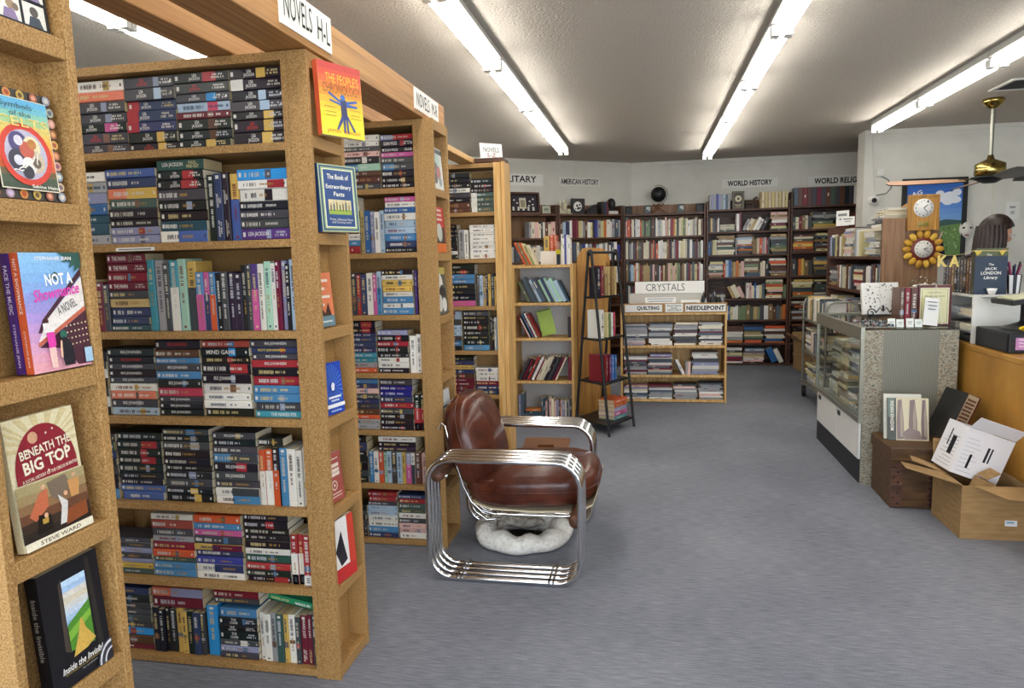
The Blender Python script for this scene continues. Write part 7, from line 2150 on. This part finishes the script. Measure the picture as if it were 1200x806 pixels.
hb = MB()
hb.ball(HM, 56, 40, fn=headfn)
for s_ in (-1, 1):
    hb.ball(HM @ Matrix.Translation((-0.08, s_ * 0.98, -0.05)) @ Matrix.Diagonal((0.16, 0.12, 0.24, 1)), 12, 8)
hb.v = [tuple(v.co) for v in tm.vertices] + hb.v
nb = len(tm.vertices)
pf = [tuple(p.vertices) for p in tm.polygons]
hb.f = pf + [tuple(nb + i for i in f) for f in hb.f]
hb.c = [(0.5, 0.5, 0.5)] * len(hb.f); hb.m = [0] * len(hb.f); hb.s = [True] * len(hb.f)
bpy.data.objects.remove(tmp); bpy.data.meshes.remove(tm)
pr = hb.build('person', 'flesh')
rm = pr.modifiers.new('one_surface', 'REMESH')
rm.mode, rm.voxel_size, rm.use_smooth_shade = 'VOXEL', 0.0052, True
smo = pr.modifiers.new('soften', 'SMOOTH'); smo.factor, smo.iterations = 0.5, 3
pr.matrix_world = Matrix.Translation((PX, PY, 0))
tag(pr, 'person with long dark hair and glasses in a maroon sweater, head bent, behind the counter', 'person')
sw = [((0.0, 0, 0.72), (0.17, 0.15)), ((0.0, 0, 1.0), (0.145, 0.115)), ((0.02, 0, 1.2), (0.155, 0.12)), ((0.05, 0, 1.34), (0.12, 0.092)), ((0.068, 0, 1.4), 0.066),
      ((0.03, 0.17, 1.34), 0.074), ((0.12, 0.22, 1.13), 0.058), ((0.31, 0.163, 1.005), 0.046), ((0.03, -0.17, 1.34), 0.074), ((0.12, -0.22, 1.13), 0.058), ((0.31, -0.163, 1.005), 0.046)]
skin('sweater', sw, [(0, 1), (1, 2), (2, 3), (3, 4), (3, 5), (5, 6), (6, 7), (3, 8), (8, 9), (9, 10)], 0, 'knit', pr)
tw = [((0.0, 0, 0.93), (0.14, 0.115)), ((0.0, 0.09, 0.78), 0.102), ((0.01, 0.1, 0.46), 0.076), ((-0.01, 0.1, 0.1), 0.062), ((0.0, -0.09, 0.78), 0.102), ((0.01, -0.1, 0.46), 0.076), ((-0.01, -0.1, 0.1), 0.062)]
skin('trousers', tw, [(0, 1), (1, 2), (2, 3), (0, 4), (4, 5), (5, 6)], 0, 'denim', pr)
def hairfn(p):
    x, y, z = p
    k = min(1, max(0, (0.62 - z) / 0.55))
    x = min(x, 1.0 - 0.86 * k)
    w = 1 + 0.025 * math.sin(9 * math.atan2(y, -x) + 3 * z)
    return Vector((x * w, y * w, z * (1.0 if z > -0.2 else 0.6)))


a = MB()
a.ball(HM @ Matrix.Translation((-0.1, 0, 0.12)) @ Matrix.Diagonal((1.16, 1.24, 1.08, 1)), 40, 24, fn=hairfn)
rg = random.Random(6)
for k in range(15):                                     # long locks round the back and both sides
    an = rad(62 + 236 * k / 14)
    x0_, y0_ = 0.095 + 0.085 * math.cos(an), 0.085 * math.sin(an)
    z1_ = 1.26 + rg.uniform(-0.04, 0.04)
    a.tube([(x0_, y0_ * 0.92, 1.6), (x0_ - 0.004, y0_ * 1.06, 1.52), (x0_ - 0.012, y0_ * 1.08, 1.43), (x0_ - 0.022 + rg.uniform(-0.01, 0.01), y0_ * 1.05, 1.35), (x0_ - 0.03, y0_ * 0.95 + rg.uniform(-0.01, 0.01), z1_)], [0.016, 0.024, 0.024, 0.02, 0.004], 8)
a.build('hair', 'hair', pr)
GM = Matrix.Translation((0.118, 0, 1.545)) @ Matrix.Rotation(rad(18), 4, 'Y')
a = MB()
for s_ in (-1, 1):
    a.tube([GM @ Vector((0.094, s_ * 0.031 + 0.023 * math.cos(rad(q)), 0.006 + 0.017 * math.sin(rad(q)))) for q in range(0, 360, 30)], 0.0018, 5, C('b8b4ac'), closed=True)
    a.tube([GM @ Vector((0.092, s_ * 0.053, 0.01)), GM @ Vector((0.0, s_ * 0.078, 0.012))], 0.0017, 5, C('b8b4ac'))
a.tube([GM @ Vector((0.096, -0.009, 0.01)), GM @ Vector((0.098, 0, 0.013)), GM @ Vector((0.096, 0.009, 0.01))], 0.0018, 5, C('b8b4ac'))
a.build('glasses', 'paint', pr)
for s_ in (-1, 1):
    a = MB(); a.ball(GM @ Matrix.Translation((0.072, s_ * 0.03, 0.006)) @ Matrix.Scale(0.0095, 4), 12, 8, C('d8d4cc')); a.ball(GM @ Matrix.Translation((0.0775, s_ * 0.03, 0.004)) @ Matrix.Scale(0.0056, 4), 10, 8, C('2a1a12')); a.build('eye', 'paint', pr)
a = MB(); a.ball(GM @ Matrix.Translation((0.0835, 0, -0.0565)) @ Matrix.Diagonal((0.008, 0.02, 0.0065, 1)), 12, 8, C('94524c')); a.build('lips', 'paint', pr)
for s_ in (-1, 1):
    a = MB(); a.ball(Matrix.Translation((-0.01 + 0.07, s_ * 0.105, 0.035)) @ Matrix.Diagonal((0.125, 0.047, 0.035, 1)), 14, 8, C('1a1a1c')); a.build('shoe', 'paint', pr)
build_books()
